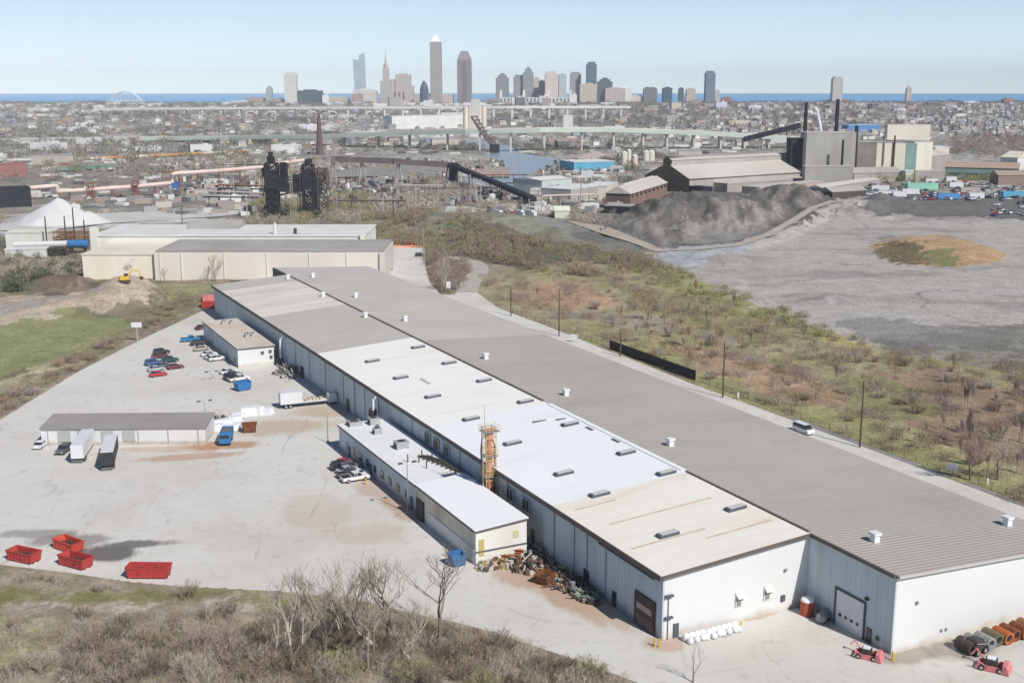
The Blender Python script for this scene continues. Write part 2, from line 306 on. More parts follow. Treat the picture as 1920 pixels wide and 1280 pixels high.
# keep relief away from the paved yard and its buildings
ymx = np.zeros(GX.shape, np.float32); ymx[yardm] = 1
for _ in range(10):
    ymx = np.maximum(ymx, .88*np.maximum.reduce([np.roll(ymx,1,0), np.roll(ymx,-1,0), np.roll(ymx,1,1), np.roll(ymx,-1,1)]))
GZ += np.maximum(rel, -.4)*near*(1-ymx)*(.35+.65*(~ms))
GZ[yardm] -= .05
fp = np.clip(1-np.abs(GY-np.interp(GX, [-200,-40,40], [156.5,157.5,156]))/2.6, 0, 1)*(GX < -28); GZ = GZ*(1-fp)+.5*fp
pc = at(1370, 415)
HILL = np.maximum.reduce([bumpz(*at(1325,412), 40, 66, 14.5, .15, 2.2, .22, 8, .62), bumpz(*at(1395,408), 34, 60, 11.5, 0, 2.4, .3, 7, .6), bumpz(*at(1480,388), 36, 62, 14.5, .2, 2.0, .26, 8, .8), bumpz(*at(1262,420), 36, 55, 13, 0, 2.2, .3, 9, .7), bumpz(*at(1560,393), 38, 65, 6.5, .3, 2, .35, 10, .8), bumpz(*at(1620,388), 30, 45, 4.5, .3, 2, .35, 8, .9), bumpz(*at(1205,436), 24, 42, 7, .3, 2, .35, 8, .9)])
hk = np.clip(HILL/3, 0, 1); HILL += ((sp_-.5)*2.2 + (fbm(GX/1.6, GY/2.5, 191, 3)-.5)*1.6 + (fbm(GX/2.4, GY/9, 171)-.5)*2.2 + (fbm(GX/9, GY/9, 181)-.5)*3)*hk
GZ += HILL
sm = lambda q: np.clip(q, 0, 1)**2*(3-2*np.clip(q, 0, 1))
GZ += 4.6*sm((GY-712-(fbm(GX/18, GY/18, 91)-.5)*30)/45)*sm((GX-205-(GY-720)*.25)/25)*sm((960-GY)/40)
GZ += bumpz(*at(1770,468), 26, 46, 2.6, 0, 2, .2, 10, .5)
GZ += bumpz(*at(1340,482), 16, 22, 3.2, 0, 2, .2, 6, .9)
GZ += bumpz(*at(230,552), 14, 34, 6.0, .2, 2, .2, 8, .8) + bumpz(*at(130,575), 22, 22, 3.0, .2, 2, .3, 8, .8) + bumpz(*at(285,560), 8, 18, 3.5, 0, 2, .3, 6, .9) + bumpz(*at(85,534), 8, 12, 3.0, 0, 2, .3, 5, .9) + bumpz(*at(135,529), 10, 12, 3.2, 0, 2, .3, 5, .9)
GZ += bumpz(*at(900,425), 75, 55, 7, -.35, 2, .1, 20, .8)*(~yardm)
GZ += bumpz(*at(60,345), 200, 60, 6, 0, 2, .1, 30, .8)
HR = [at(*p) for p in [(1225,472),(1300,470),(1380,464),(1440,448),(1490,424),(1525,404),(1565,390)]]; HRz = [.3,.4,.8,2.0,3.6,4.6,4.8]
dm = np.full(GX.shape, 99.); hz_ = np.zeros(GX.shape)
for (a, b, za, zb) in zip(HR, HR[1:], HRz, HRz[1:]):
    vx, vy = b[0]-a[0], b[1]-a[1]; tt = np.clip(((GX-a[0])*vx+(GY-a[1])*vy)/(vx*vx+vy*vy), 0, 1); d_ = np.hypot(GX-a[0]-tt*vx, GY-a[1]-tt*vy); q_ = d_ < dm; dm[q_] = d_[q_]; hz_[q_] = (za+(zb-za)*tt)[q_]
k_ = np.clip(1-(dm-5)/7, 0, 1); GZ = GZ*(1-k_)+hz_*k_
rv = inside_np(GX, GY, RIVER); 
for _ in range(1): rv = rv
GZ[rv] = -3.0
hill_far = np.clip((GY-2100)/500, 0, 1)*np.clip((3100-GY)/200, 0, 1)*np.clip((-GX-150)/300, 0, 1)*12; GZ += hill_far
def build_ground():
    nr, nc = GX.shape; me = bpy.data.meshes.new("ground")
    co = np.stack([GX, GY, GZ], -1).astype(np.float32).reshape(-1)
    me.vertices.add(nr*nc); me.vertices.foreach_set("co", co)
    i = np.arange(nr*nc).reshape(nr, nc); q = np.stack([i[:-1,:-1], i[:-1,1:], i[1:,1:], i[1:,:-1]], -1).reshape(-1)
    nq = (nr-1)*(nc-1); me.loops.add(nq*4); me.loops.foreach_set("vertex_index", q.astype(np.int32))
    me.polygons.add(nq); me.polygons.foreach_set("loop_start", (np.arange(nq)*4).astype(np.int32))
    me.polygons.foreach_set("use_smooth", np.ones(nq, bool))
    at_ = me.color_attributes.new("cover", 'FLOAT_COLOR', 'POINT')
    at_.data.foreach_set("color", np.concatenate([base, np.ones(base.shape[:2]+(1,), np.float32)], -1).astype(np.float32).reshape(-1))
    me.update(calc_edges=True); me.validate()
    m = bpy.data.materials.new("ground_cover"); m.use_nodes = True; t = m.node_tree; N = t.nodes; L = t.links; p = N["Principled BSDF"]
    p.inputs["Roughness"].default_value = .95; p.inputs["Specular IOR Level"].default_value = .1
    ca = N.new("ShaderNodeVertexColor"); ca.layer_name = "cover"; g = N.new("ShaderNodeNewGeometry")
    vals = []
    for s, lo, hi, d in ((.9, .62, 1.38, 6), (.12, .8, 1.2, 5)):
        n = N.new("ShaderNodeTexNoise"); n.inputs["Scale"].default_value = s; n.inputs["Detail"].default_value = d; n.inputs["Roughness"].default_value = .7; L.new(g.outputs["Position"], n.inputs["Vector"])
        r = N.new("ShaderNodeMapRange"); r.inputs[1].default_value = .3; r.inputs[2].default_value = .7; r.inputs[3].default_value = lo; r.inputs[4].default_value = hi; L.new(n.outputs[0], r.inputs[0]); vals.append((r, n))
    mu = N.new("ShaderNodeMath"); mu.operation = 'MULTIPLY'; L.new(vals[0][0].outputs[0], mu.inputs[0]); L.new(vals[1][0].outputs[0], mu.inputs[1])
    sc_ = N.new("ShaderNodeVectorMath"); sc_.operation = 'SCALE'; L.new(ca.outputs[0], sc_.inputs[0]); L.new(mu.outputs[0], sc_.inputs["Scale"])
    L.new(sc_.outputs[0], p.inputs["Base Color"])
    b = N.new("ShaderNodeBump"); b.inputs["Strength"].default_value = .5; b.inputs["Distance"].default_value = .6; L.new(vals[0][1].outputs[0], b.inputs["Height"]); L.new(b.outputs[0], p.inputs["Normal"])
    me.materials.append(m); o = bpy.data.objects.new("ground", me); COL.objects.link(o); o["kind"] = "structure"
build_ground()
_lr = np.log(rad); 
def gh(x, y):                            # terrain height by looking the grid up
    r = math.hypot(x, y); a = math.degrees(math.atan2(x, y))
    i = min(len(rad)-2, max(0, int(np.searchsorted(rad, r))-1)); j = min(len(ang)-2, max(0, int(np.searchsorted(ang, a))-1))
    f = min(1, max(0, (r-rad[i])/(rad[i+1]-rad[i]))); g = min(1, max(0, (a-ang[j])/(ang[j+1]-ang[j])))
    return float((GZ[i,j]*(1-g)+GZ[i,j+1]*g)*(1-f)+(GZ[i+1,j]*(1-g)+GZ[i+1,j+1]*g)*f)
# paved yard
def yard_material():
    m = bpy.data.materials.new("yard_concrete"); m.use_nodes = True; t = m.node_tree; N = t.nodes; L = t.links; p = N["Principled BSDF"]
    p.inputs["Roughness"].default_value = .9; p.inputs["Specular IOR Level"].default_value = .15
    g = N.new("ShaderNodeNewGeometry"); pos = g.outputs["Position"]
    def nz(s, d=6, dist=0, sc3=None):
        n = N.new("ShaderNodeTexNoise"); n.inputs["Scale"].default_value = s; n.inputs["Detail"].default_value = d; n.inputs["Roughness"].default_value = .65; n.inputs["Distortion"].default_value = dist
        if sc3:
            mp = N.new("ShaderNodeMapping"); mp.inputs["Scale"].default_value = sc3; mp.inputs["Rotation"].default_value = (0,0,.47); L.new(pos, mp.inputs[0]); L.new(mp.outputs[0], n.inputs["Vector"])
        else: L.new(pos, n.inputs["Vector"])
        return n.outputs[0]
    def ramp(x, a, b, lo=0., hi=1.):
        r = N.new("ShaderNodeMapRange"); r.inputs[1].default_value = a; r.inputs[2].default_value = b; r.inputs[3].default_value = lo; r.inputs[4].default_value = hi; L.new(x, r.inputs[0]); return r.outputs[0]
    def mix(a, c, f):
        x = N.new("ShaderNodeMix"); x.data_type = 'RGBA'; 
        if isinstance(a, tuple): x.inputs[6].default_value = (*a, 1)
        else: L.new(a, x.inputs[6])
        x.inputs[7].default_value = (*c, 1); L.new(f, x.inputs[0]); return x.outputs[2]
    def mul(a, b):
        x = N.new("ShaderNodeMath"); x.operation = 'MULTIPLY'; L.new(a, x.inputs[0])
        if isinstance(b, float): x.inputs[1].default_value = b
        else: L.new(b, x.inputs[1])
        return x.outputs[0]
    c = mix(S(214,211,204), S(202,196,186), ramp(nz(.03), .4, .62))
    c = mix(c, S(212,210,206), ramp(nz(.012, 3), .45, .65, 0, .8))
    c = mix(c, S(168,160,150), mul(ramp(nz(.35, 8), .55, .75), .55))
    c = mix(c, S(150,142,134), mul(ramp(nz(.25, 6, 1.5, (1, .18, 1)), .6, .72), .5))
    def spot(u, v, rx, ry, rz, col, k, lo=.35):      # stain with ragged edge at a place in the yard
        nonlocal c
        x, y = at(u, v); mp = N.new("ShaderNodeMapping"); mp.vector_type = 'TEXTURE'; mp.inputs["Location"].default_value = (x, y, 0); mp.inputs["Rotation"].default_value = (0,0,rz); mp.inputs["Scale"].default_value = (rx, ry, 1000)
        L.new(pos, mp.inputs[0]); ln = N.new("ShaderNodeVectorMath"); ln.operation = 'LENGTH'; L.new(mp.outputs[0], ln.inputs[0])
        f = ramp(ln.outputs["Value"], lo, 1.0, 1., 0.)
        ad = N.new("ShaderNodeMath"); ad.operation = 'ADD'; L.new(f, ad.inputs[0]); L.new(ramp(nz(.22, 8, 1, (1,.35,1)), .35, .7, -.45, .45), ad.inputs[1])
        c = mix(c, col, mul(ramp(mul(ad.outputs[0], f), .12, .6), k))
    for sc_l, wd_, cl, am in ((.018,.0028,S(150,144,136),.28),(.03,.002,S(160,152,144),.22),(.011,.0018,S(140,134,128),.24)):      # tyre tracks and sealed cracks: thin wandering lines
        v_ = nz(sc_l, 1.5, .6); d1 = N.new("ShaderNodeMath"); d1.operation = 'SUBTRACT'; L.new(v_, d1.inputs[0]); d1.inputs[1].default_value = .5
        d2 = N.new("ShaderNodeMath"); d2.operation = 'ABSOLUTE'; L.new(d1.outputs[0], d2.inputs[0]); c = mix(c, cl, mul(mul(ramp(d2.outputs[0], wd_*.3, wd_, 1., 0.), ramp(nz(.06, 4), .45, .6)), am))
    bt = N.new("ShaderNodeTexBrick"); bt.inputs["Scale"].default_value = 1; bt.inputs["Mortar Size"].default_value = .05; bt.inputs["Brick Width"].default_value = 9; bt.inputs["Row Height"].default_value = 7; bt.inputs["Color1"].default_value = (0,0,0,1); bt.inputs["Color2"].default_value = (.25,.25,.25,1); bt.inputs["Mortar"].default_value = (1,1,1,1)
    mb_ = N.new("ShaderNodeMapping"); mb_.inputs["Rotation"].default_value = (0,0,-TH); L.new(pos, mb_.inputs[0]); L.new(mb_.outputs[0], bt.inputs["Vector"]); c = mix(c, S(172,166,158), mul(mul(bt.outputs["Color"], ramp(nz(.05, 3), .4, .6)), .5))
    rust = S(178,134,98); dirt = S(186,164,140)
    spot(700,915,5,12,.47,rust,.4); spot(755,955,4,11,.47,rust,.55); spot(680,1000,12,8,.2,dirt,.35); spot(600,960,12,18,.4,dirt,.3)
    spot(1050,1110,5,16,.5,rust,.65); spot(980,1080,6,9,.5,rust,.6); spot(1130,1140,7,12,.5,dirt,.7); spot(410,835,16,5,.1,rust,.8); spot(360,855,18,4,.25,rust,.6); spot(330,842,20,4,0,rust,.4)
    spot(520,800,20,10,.2,dirt,.6); spot(620,770,14,9,.3,dirt,.6); spot(1420,1150,8,2.5,.45,rust,.5); spot(1250,1205,5,4,.2,rust,.5)
    spot(560,700,10,7,.3,dirt,.3)
    spot(205,1036,9,5.5,-.2,S(104,100,96),.95); spot(130,1012,11,5,0,S(128,124,120),.7); spot(250,1020,10,3.2,.15,S(110,106,104),.9); spot(70,1000,12,3.5,0,S(140,136,130),.7)
    spot(1700,1225,8,4,.3,S(150,138,124),.7); spot(1800,1215,8,5,.3,S(140,130,120),.7)
    L.new(c, p.inputs["Base Color"])
    b = N.new("ShaderNodeBump"); b.inputs["Strength"].default_value = .25; b.inputs["Distance"].default_value = .1; L.new(nz(2.0), b.inputs["Height"]); L.new(b.outputs[0], p.inputs["Normal"])
    return m
M_YARD = yard_material()
sheet("yard", YARD, .0, M_YARD)
def strip(name, P, wd, m, z=.03, world=False):       # a road of even width along a line
    pts = [Vector(p) if world else Vector(at(*p)) for p in P]; L_ = []; R_ = []
    for i, p in enumerate(pts):
        d = (pts[min(i+1, len(pts)-1)] - pts[max(0, i-1)]).normalized(); n = Vector((-d.y, d.x)); ww = wd[i] if isinstance(wd, list) else wd
        L_.append(p+n*ww/2); R_.append(p-n*ww/2)
    vs = [(q.x, q.y, z if z > -1 else gh(q.x, q.y)+.3) for q in L_+R_]; n = len(pts)
    me = bpy.data.meshes.new(name); me.from_pydata(vs, [], [(n+i, n+i+1, i+1, i) for i in range(n-1)]); me.materials.append(m); me.update()
    o = bpy.data.objects.new(name, me); COL.objects.link(o); o["kind"] = "structure"; return o
def smooth_line(P, k=6):
    out = []; n = len(P)
    for i in range(n-1):
        p0, p1, p2, p3 = [Vector(P[min(max(j, 0), n-1)]) for j in (i-1, i, i+1, i+2)]
        for s in range(k):
            t = s/k; out.append(.5*((2*p1)+(-p0+p2)*t+(2*p0-5*p1+4*p2-p3)*t*t+(-p0+3*p1-3*p2+p3)*t**3))
    return out+[Vector(P[-1])]
M_ROAD = mat("worn_road", S(186,180,170), .9, S(160,152,142), .2, .7, coord='World', bump=.1)
M_ASPH = mat("dark_asphalt", S(150,148,145), .9, S(120,116,110), .25, .7, coord='World')
M_GRAV = mat("gravel_track", S(190,180,166), .95, S(160,148,132), .4, .7, coord='World')
M_DIRTROAD = mat("haul_road", S(184,174,162), .95, S(160,150,140), .1, .7, coord='World')
strip("road", smooth_line([at(875,548), at(885,525), at(898,508), at(893,495), at(872,487), at(845,483), at(815,478)]), 8.0, M_ROAD, .05, True)
strip("haul_road", [Vector(a).lerp(Vector(b), i/12) for a, b in zip(HR, HR[1:]) for i in range(12)], 5.0, M_DIRTROAD, -9, True)
strip("road_shoulder", [en(90.2, n) for n in range(-60, 116, 8)], 1.6, M_ASPH, .02, True)
sheet("salt_yard", pxpoly([(-100,428),(60,420),(180,402),(300,396),(420,394),(470,398),(420,406),(200,420),(60,436)]), .35, mat("pale_grit", S(206,204,200), .95, S(176,172,166), .05, .7, coord='World'))
strip("dirt_track", [Vector(at(u, v)) for u, v in ((790,392),(850,388),(905,394),(960,404),(1010,413),(1070,425),(1130,438),(1200,456),(1240,474))], 6.5, M_GRAV, -9, True)
# river and lake
def water(name, col, rough, bsc, bst):
    m = bpy.data.materials.new(name); m.use_nodes = True; t = m.node_tree; N = t.nodes; L = t.links; p = N["Principled BSDF"]
    p.inputs["Base Color"].default_value = (*col, 1); p.inputs["Roughness"].default_value = rough; p.inputs["IOR"].default_value = 1.33
    g = N.new("ShaderNodeNewGeometry"); n = N.new("ShaderNodeTexNoise"); n.inputs["Scale"].default_value = bsc; n.inputs["Detail"].default_value = 4; L.new(g.outputs["Position"], n.inputs["Vector"])
    b = N.new("ShaderNodeBump"); b.inputs["Strength"].default_value = bst; b.inputs["Distance"].default_value = 1; L.new(n.outputs[0], b.inputs["Height"]); L.new(b.outputs[0], p.inputs["Normal"]); return m
xs = [p[0] for p in RIVER]; ys = [p[1] for p in RIVER]
sheet("river", [(min(xs)-30, min(ys)-20), (max(xs)+30, min(ys)-20), (max(xs)+30, max(ys)+30), (min(xs)-30, max(ys)+30)], -1.2, water("river_water", S(150,164,174), .3, .3, .4))
M_LAKE = mat("lake_water", S(104,180,226,.9), .7, S(72,156,214,.9), .0006, .8, spec=.25, sn=(1,3,1), coord='World')
NL = 48; lk = MB(); cxy = [(r*math.sin(a), r*math.cos(a)) for r in (4950, 18500) for a in np.linspace(-R(80), R(80), NL)]
lk.add([(x, y, 2.) for x, y in cxy], [(i, i+1, NL+i+1, NL+i) for i in range(NL-1)]); o = lk.build("lake", M_LAKE); o["kind"] = "structure"
# ------------------------------------------------------------ the long warehouse
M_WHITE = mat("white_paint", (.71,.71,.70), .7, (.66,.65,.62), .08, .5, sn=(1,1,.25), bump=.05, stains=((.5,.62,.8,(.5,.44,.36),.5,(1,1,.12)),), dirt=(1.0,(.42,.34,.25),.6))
M_WHITE2 = mat("shade_toned_sheet_wall", (.56,.63,.69), .6, (.44,.49,.53), .25, .9, stripes=('Y', 1.0, .95, .25), sn=(1,1,.12), stains=((.35,.55,.75,(.30,.27,.25),.6,(1,1,.08)),(.9,.6,.8,(.7,.72,.74),.4,(1,1,.2))), dirt=(1.3,(.25,.21,.17),.7))  # weathered white sheet, darkened and blued: west-side shade is put into the colour
M_CREAM = mat("cream_paint", S(244,243,236,.84), .75, S(232,226,208,.8), .15, .7, sn=(1,1,.2))
M_RGREY = mat("ribbed_grey_roof", S(190,184,175), .8, S(178,170,161), .03, .8, stripes=('Y', .85, .86, .25), stains=((.12,.5,.75,S(160,150,140),.5,(.25,1,1)),(.5,.62,.8,S(206,200,194),.5,(.12,1,1)),(.04,.55,.7,S(196,180,172),.4,(1,1,1))))
M_RPLAIN = mat("grey_membrane_roof", S(196,191,183), .85, S(180,174,166), .04, .8, stains=((.15,.52,.72,S(168,160,150),.5,(.2,1,1)),(.6,.6,.8,S(210,206,198),.5,(.3,1,1))))
M_RSTREAK = mat("streaked_pale_roof", S(226,220,210), .85, S(192,186,178), .12, .9, sn=(.25,1.6,1))
M_RCREAM = mat("cream_coated_roof", (.85,.84,.81), .8, (.82,.79,.73), .035, .8, sn=(.5,1,1), bump=.05, stains=((.2,.56,.76,S(206,182,156),.6,(.15,1,1)),(.9,.62,.78,S(170,162,152),.6,(1,1,1)),(.06,.5,.7,S(232,226,214),.6,(1,1,1))))
M_RWHITE = mat("bright_white_roof", (.84,.85,.86), .75, (.78,.79,.8), .05, .5, stains=((.12,.55,.75,(.66,.69,.72),.5,(.3,1,1)),(1.2,.68,.8,(.5,.5,.5),.4,(1,1,1))))
M_RBEIGE = mat("beige_coated_roof", S(242,238,228), .85, S(230,222,208), .12, .8, sn=(.3,1,1), bump=.06, stains=((.16,.5,.72,S(214,190,162),.6,(.12,1,1)),(.8,.62,.8,S(168,152,138),.6,(1,1,1)),(.35,.6,.8,S(246,240,226),.6,(.2,1,1))))
M_TRIM = mat("brown_grey_trim", S(112,104,98), .8, S(84,78,72), .4, .7)
M_DARK = mat("dark_opening", (.02,.022,.025), .6)
M_GLASSD = mat("dark_glass", (.03,.035,.045), .12, spec=.6)
M_SEAM = mat("wall_seam", S(98,104,112,.8), .8)
M_METAL = mat("galvanised_metal", S(190,192,194), .45, S(150,152,154), 1.2, .6, metal=.3)
M_GREYM = mat("grey_machine_paint", S(150,152,152), .6, S(110,110,108), 1.5, .6)
M_RUST = mat("rusty_steel", S(150,92,58), .9, S(88,54,38), 1.2, .9, bump=.3)
M_RUST2 = mat("orange_rust", S(196,112,60), .9, S(120,66,40), 1.4, .9, bump=.3)
M_STEELD = mat("dark_scrap_steel", S(84,78,74), .8, S(52,46,42), 1.5, .8, bump=.3)
M_YEL = mat("yellow_paint", S(230,196,40), .6, S(170,140,50), 3, .6)
M_RED = mat("red_paint", S(200,66,66), .65, S(166,62,60), 1.2, .9, stains=((1.5,.58,.75,S(120,60,48),.7,(1,1,.3)),))
M_REDO = mat("orange_red_paint", S(216,84,66), .65, S(186,66,54), 1.2, .7, stains=((1.5,.6,.75,S(130,66,50),.6,(1,1,.3)),))
M_PINK = mat("faded_red_paint", S(222,140,142), .75, S(190,110,110), 1.5, .9)
M_BLUE = mat("blue_paint", S(60,130,190), .55, S(44,100,156), 1.2, .8, stains=((1.5,.6,.78,S(120,110,100),.6,(1,1,.3)),))
M_RUBBER = mat("black_rubber", (.02,.02,.02), .8)
M_BLACK = mat("black_screen", (.018,.018,.022), .7, (.03,.03,.034), .5, .6)
M_WOODP = mat("weathered_pole_wood", S(104,88,74), .9, S(70,58,48), 3, .8, sn=(1,1,.2))
M_CONC = mat("pale_concrete", S(200,196,188), .9, S(160,154,144), .6, .7)
M_WHTARP = mat("white_plastic", (.78,.79,.8), .45, (.66,.68,.7), 1.5, .6)
wh = thing("warehouse", "long white warehouse with a ribbed grey roof beside patched white roof sections", "warehouse", (*BO, 0), TH)
EV, RG, EE = 9.4, 11.1, 9.3              # west eave, ridge, east eave heights
NW_, NG0, NG1, ED, RX = 272.0, -17.5, 290.0, 61.5, 25.4
def wall(name, pts2, tops, m, th=.3, parent=wh, bot=-.3):      # straight wall between two points, separate top heights
    (x0, y0), (x1, y1) = pts2; d = Vector((x1-x0, y1-y0)).normalized(); n = Vector((-d.y, d.x))*th
    P = [(x0,y0,bot),(x1,y1,bot),(x1+n.x,y1+n.y,bot),(x0+n.x,y0+n.y,bot),(x0,y0,tops[0]),(x1,y1,tops[1]),(x1+n.x,y1+n.y,tops[1]),(x0+n.x,y0+n.y,tops[0])]
    return MB().add(P, [(0,3,2,1),(4,5,6,7),(0,1,5,4),(1,2,6,5),(2,3,7,6),(3,0,4,7)]).build(name, m, parent)
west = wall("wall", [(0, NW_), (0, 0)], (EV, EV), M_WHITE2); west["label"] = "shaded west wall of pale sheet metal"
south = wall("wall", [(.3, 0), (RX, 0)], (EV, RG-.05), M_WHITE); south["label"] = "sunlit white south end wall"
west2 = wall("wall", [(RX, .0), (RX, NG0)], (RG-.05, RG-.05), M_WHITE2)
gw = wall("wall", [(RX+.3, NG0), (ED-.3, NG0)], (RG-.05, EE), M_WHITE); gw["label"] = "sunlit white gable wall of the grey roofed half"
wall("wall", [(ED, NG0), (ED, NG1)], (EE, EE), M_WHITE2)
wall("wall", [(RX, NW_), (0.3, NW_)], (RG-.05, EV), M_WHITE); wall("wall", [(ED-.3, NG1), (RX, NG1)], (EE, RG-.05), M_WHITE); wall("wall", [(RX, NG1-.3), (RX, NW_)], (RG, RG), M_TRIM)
def roof(name, e0, e1, n0, n1, z0, z1, m, th=.35, label=None):
    P = [(e0,n0,z0),(e1,n0,z1),(e1,n1,z1),(e0,n1,z0)]
    o = MB().add([(a,b,c-th) for a,b,c in P]+P, [(3,2,1,0),(4,5,6,7),(0,1,5,4),(1,2,6,5),(2,3,7,6),(3,0,4,7)]).build(name, m, wh)
    if label: o["label"] = label
    return o
def rz_(e): return EV+.35 + (RG-EV)*e/RX
cuts = [(-.45, 31, M_RBEIGE, "beige stained roof section at the south end"), (31, 81, M_RWHITE, "bright white coated roof section"), (81, 154.5, M_RCREAM, "cream white roof section"), (154.5, 208, M_RPLAIN, "plain grey roof section"), (208, 258, M_RSTREAK, "pale streaked roof section"), (258, NW_+.3, M_RPLAIN, "narrow grey roof section at the north end")]
for a, b, m, l in cuts: roof("roof_section", -.5, RX+.1, a, b, rz_(-.5), rz_(RX+.1), m, label=l)
roof("roof_section", RX+.1, ED+.6, NG0-.4, 150, RG+.38, EE+.3, M_RGREY, label="ribbed grey metal roof")
roof("roof_section", RX+.1, ED+.6, 150, NG1+.3, RG+.38, EE+.3, M_RPLAIN, label="smooth grey roof toward the far end")
# roof edge trims, ridge strip, seams
t = MB(); t.box((-.62, NW_/2, EV-.45), (.24, NW_+.6, .78)); t.build("fascia", M_TRIM, wh)
t = MB(); a, b = rz_(-.5), rz_(RX)
t.add([(-.5,-.62,a-.42),(RX,-.62,b-.42),(RX,-.62,b+.06),(-.5,-.62,a+.06),(-.5,-.44,a-.42),(RX,-.44,b-.42),(RX,-.44,b+.06),(-.5,-.44,a+.06)], [(0,1,2,3),(7,6,5,4),(3,2,6,7),(0,4,5,1),(1,5,6,2),(0,3,7,4)]); t.build("fascia", M_TRIM, wh)
t = MB(); t.box((RX+.1, 15.5, RG+.36), (.34, 31, .22)); t.box((RX+.1, 186, RG+.36), (.5, 207, .22)); t.build("ridge_flashing", M_TRIM, wh)
t = MB(); t.box((RX+.12, 56, RG+.36), (1.0, 48, .12)); t.build("ridge_flashing", M_RWHITE, wh)
t = MB(); t.box((RX-.14, -8.9, RG-.1), (.24, 17.0, .5)); t.build("fascia", M_TRIM, wh)
t = MB(); g0, g1 = RG+.36, EE+.28
t.add([(RX,NG0-.6,g0-.3),(ED+.6,NG0-.6,g1-.3),(ED+.6,NG0-.6,g1+.05),(RX,NG0-.6,g0+.05),(RX,NG0-.42,g0-.3),(ED+.6,NG0-.42,g1-.3),(ED+.6,NG0-.42,g1+.05),(RX,NG0-.42,g0+.05)], [(0,1,2,3),(7,6,5,4),(3,2,6,7),(0,4,5,1)]); t.build("fascia", mat("light_trim", S(196,192,186), .7), wh)
for n in (15, 20.5, 24.5, 31, 42, 48, 58, 68, 76, 92, 112, 121, 128, 136, 150, 163, 176): MB().box((-.06, n, 0), (.12, .16, EV-.5)).build("wall_joint", mat("joint_grey", (.24,.26,.285), .8), wh)
MB().box((-.16, 9.5, EV-1.15), (.22, 15, .22)).build("gutter", M_SEAM, wh)
for i, (n, wd, h, z) in enumerate([(5.0, 0, 0, 0)]): pass
dr = MB(); dr.box((-.12, 4.2, -.05), (.24, 5.2, 5.0)); d1 = dr.build("loading_door", mat("brown_door_frame", S(92,74,64), .8, S(60,50,44), 1, .7), wh)
MB().box((-.26, 4.2, 2.6), (.06, 3.8, .9)).build("door_window", mat("dusty_pane", S(170,160,152), .5), d1); MB().box((-.26, 4.2, .2), (.06, 4.2, 1.6)).build("door_panel", M_TRIM, d1)
for n, wd, hh in ((12.5,1.1,2.3),(20.7,1.5,2.6),(38.5,1.2,3),(170,2.5,3),(133,2,3),(190,2,3)): MB().box((-.06, n, 0), (.14, wd, hh)).build("side_door", M_GLASSD, wh)
for n in (46.5, 40.5, 83.5, 79, 74):
    lf = MB().box((-.2, n, 5.6), (.3, 2.6, 2.2)).build("wall_louver", M_METAL, wh)
    sl = MB()
    for k in range(2): sl.box((-.38, n-.6+1.2*k, 5.75), (.06, .85, 1.9))
    sl.build("louver_opening", M_DARK, lf)
for n, z0, z1 in ((185, 1.8, 8.0), (111, 5.4, 8.6)):
    MB().tube([(-.1,n,z1),(-1.2,n,z1),(-1.6,n,z1-.4),(-1.6,n,z0)], .28, 8).build("exhaust_duct", M_WHTARP, wh)
    MB().lathe([(.9,0),(.9,1.3),(.3,2.0)], (-1.6, n+.5, z0-1.0)).build("duct_fan", M_STEELD, wh)
# south end details
for e in (13.2, 18.3): h_ = MB().box((e, -.1, 2.4), (1.5, .18, 2.2)); o = h_.build("wall_vent", M_WHITE, wh); MB().box((e-.2,-.24,2.6),(.7,.1,1.5)).build("vent_opening", M_GREYM, o); MB().add([(e-.7,-.2,4.3),(e+.7,-.2,4.3),(e+.7,-.75,3.8),(e-.7,-.75,3.8),(e-.7,-.2,4.36),(e+.7,-.2,4.36),(e+.7,-.78,3.85),(e-.7,-.78,3.85)], [(0,1,2,3),(7,6,5,4),(2,6,7,3)]).build("vent_hood", M_WHITE, o)
MB().box((21.1,-.12,1.6),(.7,.25,.9)).build("wall_box", M_SEAM, wh); MB().box((21.3,-.12,6.2),(.45,.3,.4)).build("wall_lamp", M_GREYM, wh)
lp = MB(); lp.tube([(.9,-.12,0),(.9,-.12,6.6)], .06, 6); lp.box((.9,-.3,6.4),(1.3,.4,.3)); lp.box((.9,-.3,3.2),(1.3,.4,.25)); lp.build("conduit", M_SEAM, wh)
MB().box((2.3,-.1,0),(.9,.12,2.1)).build("side_door", M_SEAM, wh)
# west face of the projecting half: roller door with row of panes
rd = MB().box((RX-.07, -9.4, 0), (.14, 5.6, 5.3)).build("roller_door", mat("white_door", (.72,.73,.74), .6, stripes=('Z', .6, .92, .2)), wh)
fr = MB(); fr.box((RX-.16, -6.5, 0), (.18, .3, 5.6)); fr.box((RX-.16, -12.3, 0), (.18, .2, 5.6)); fr.box((RX-.16,-9.4,5.3),(.18,5.8,.25)); fr.build("door_frame", M_SEAM, rd)
for k in range(4): MB().box((RX-.16, -7.6-1.15*k, 1.5), (.05, .5, .45)).build("door_window", M_GLASSD, rd)
MB().box((RX-.08,-13.3,0),(.16,.9,2.1)).build("side_door", M_GLASSD, wh); MB().box((RX-.1,-14.9,1.0),(.2,.5,.6)).build("wall_box", M_GLASSD, wh); MB().box((RX-.2,-12.6,6.0),(.4,.5,.4)).build("wall_lamp", M_STEELD, wh)
MB().box((29.4,NG0-.15,6.6),(.35,.3,.4)).build("wall_lamp", M_GREYM, wh)
for e in (34.5, 35.4): MB().box((e,NG0-.1,1.4),(.3,.15,.4)).build("wall_box", M_GREYM, wh)
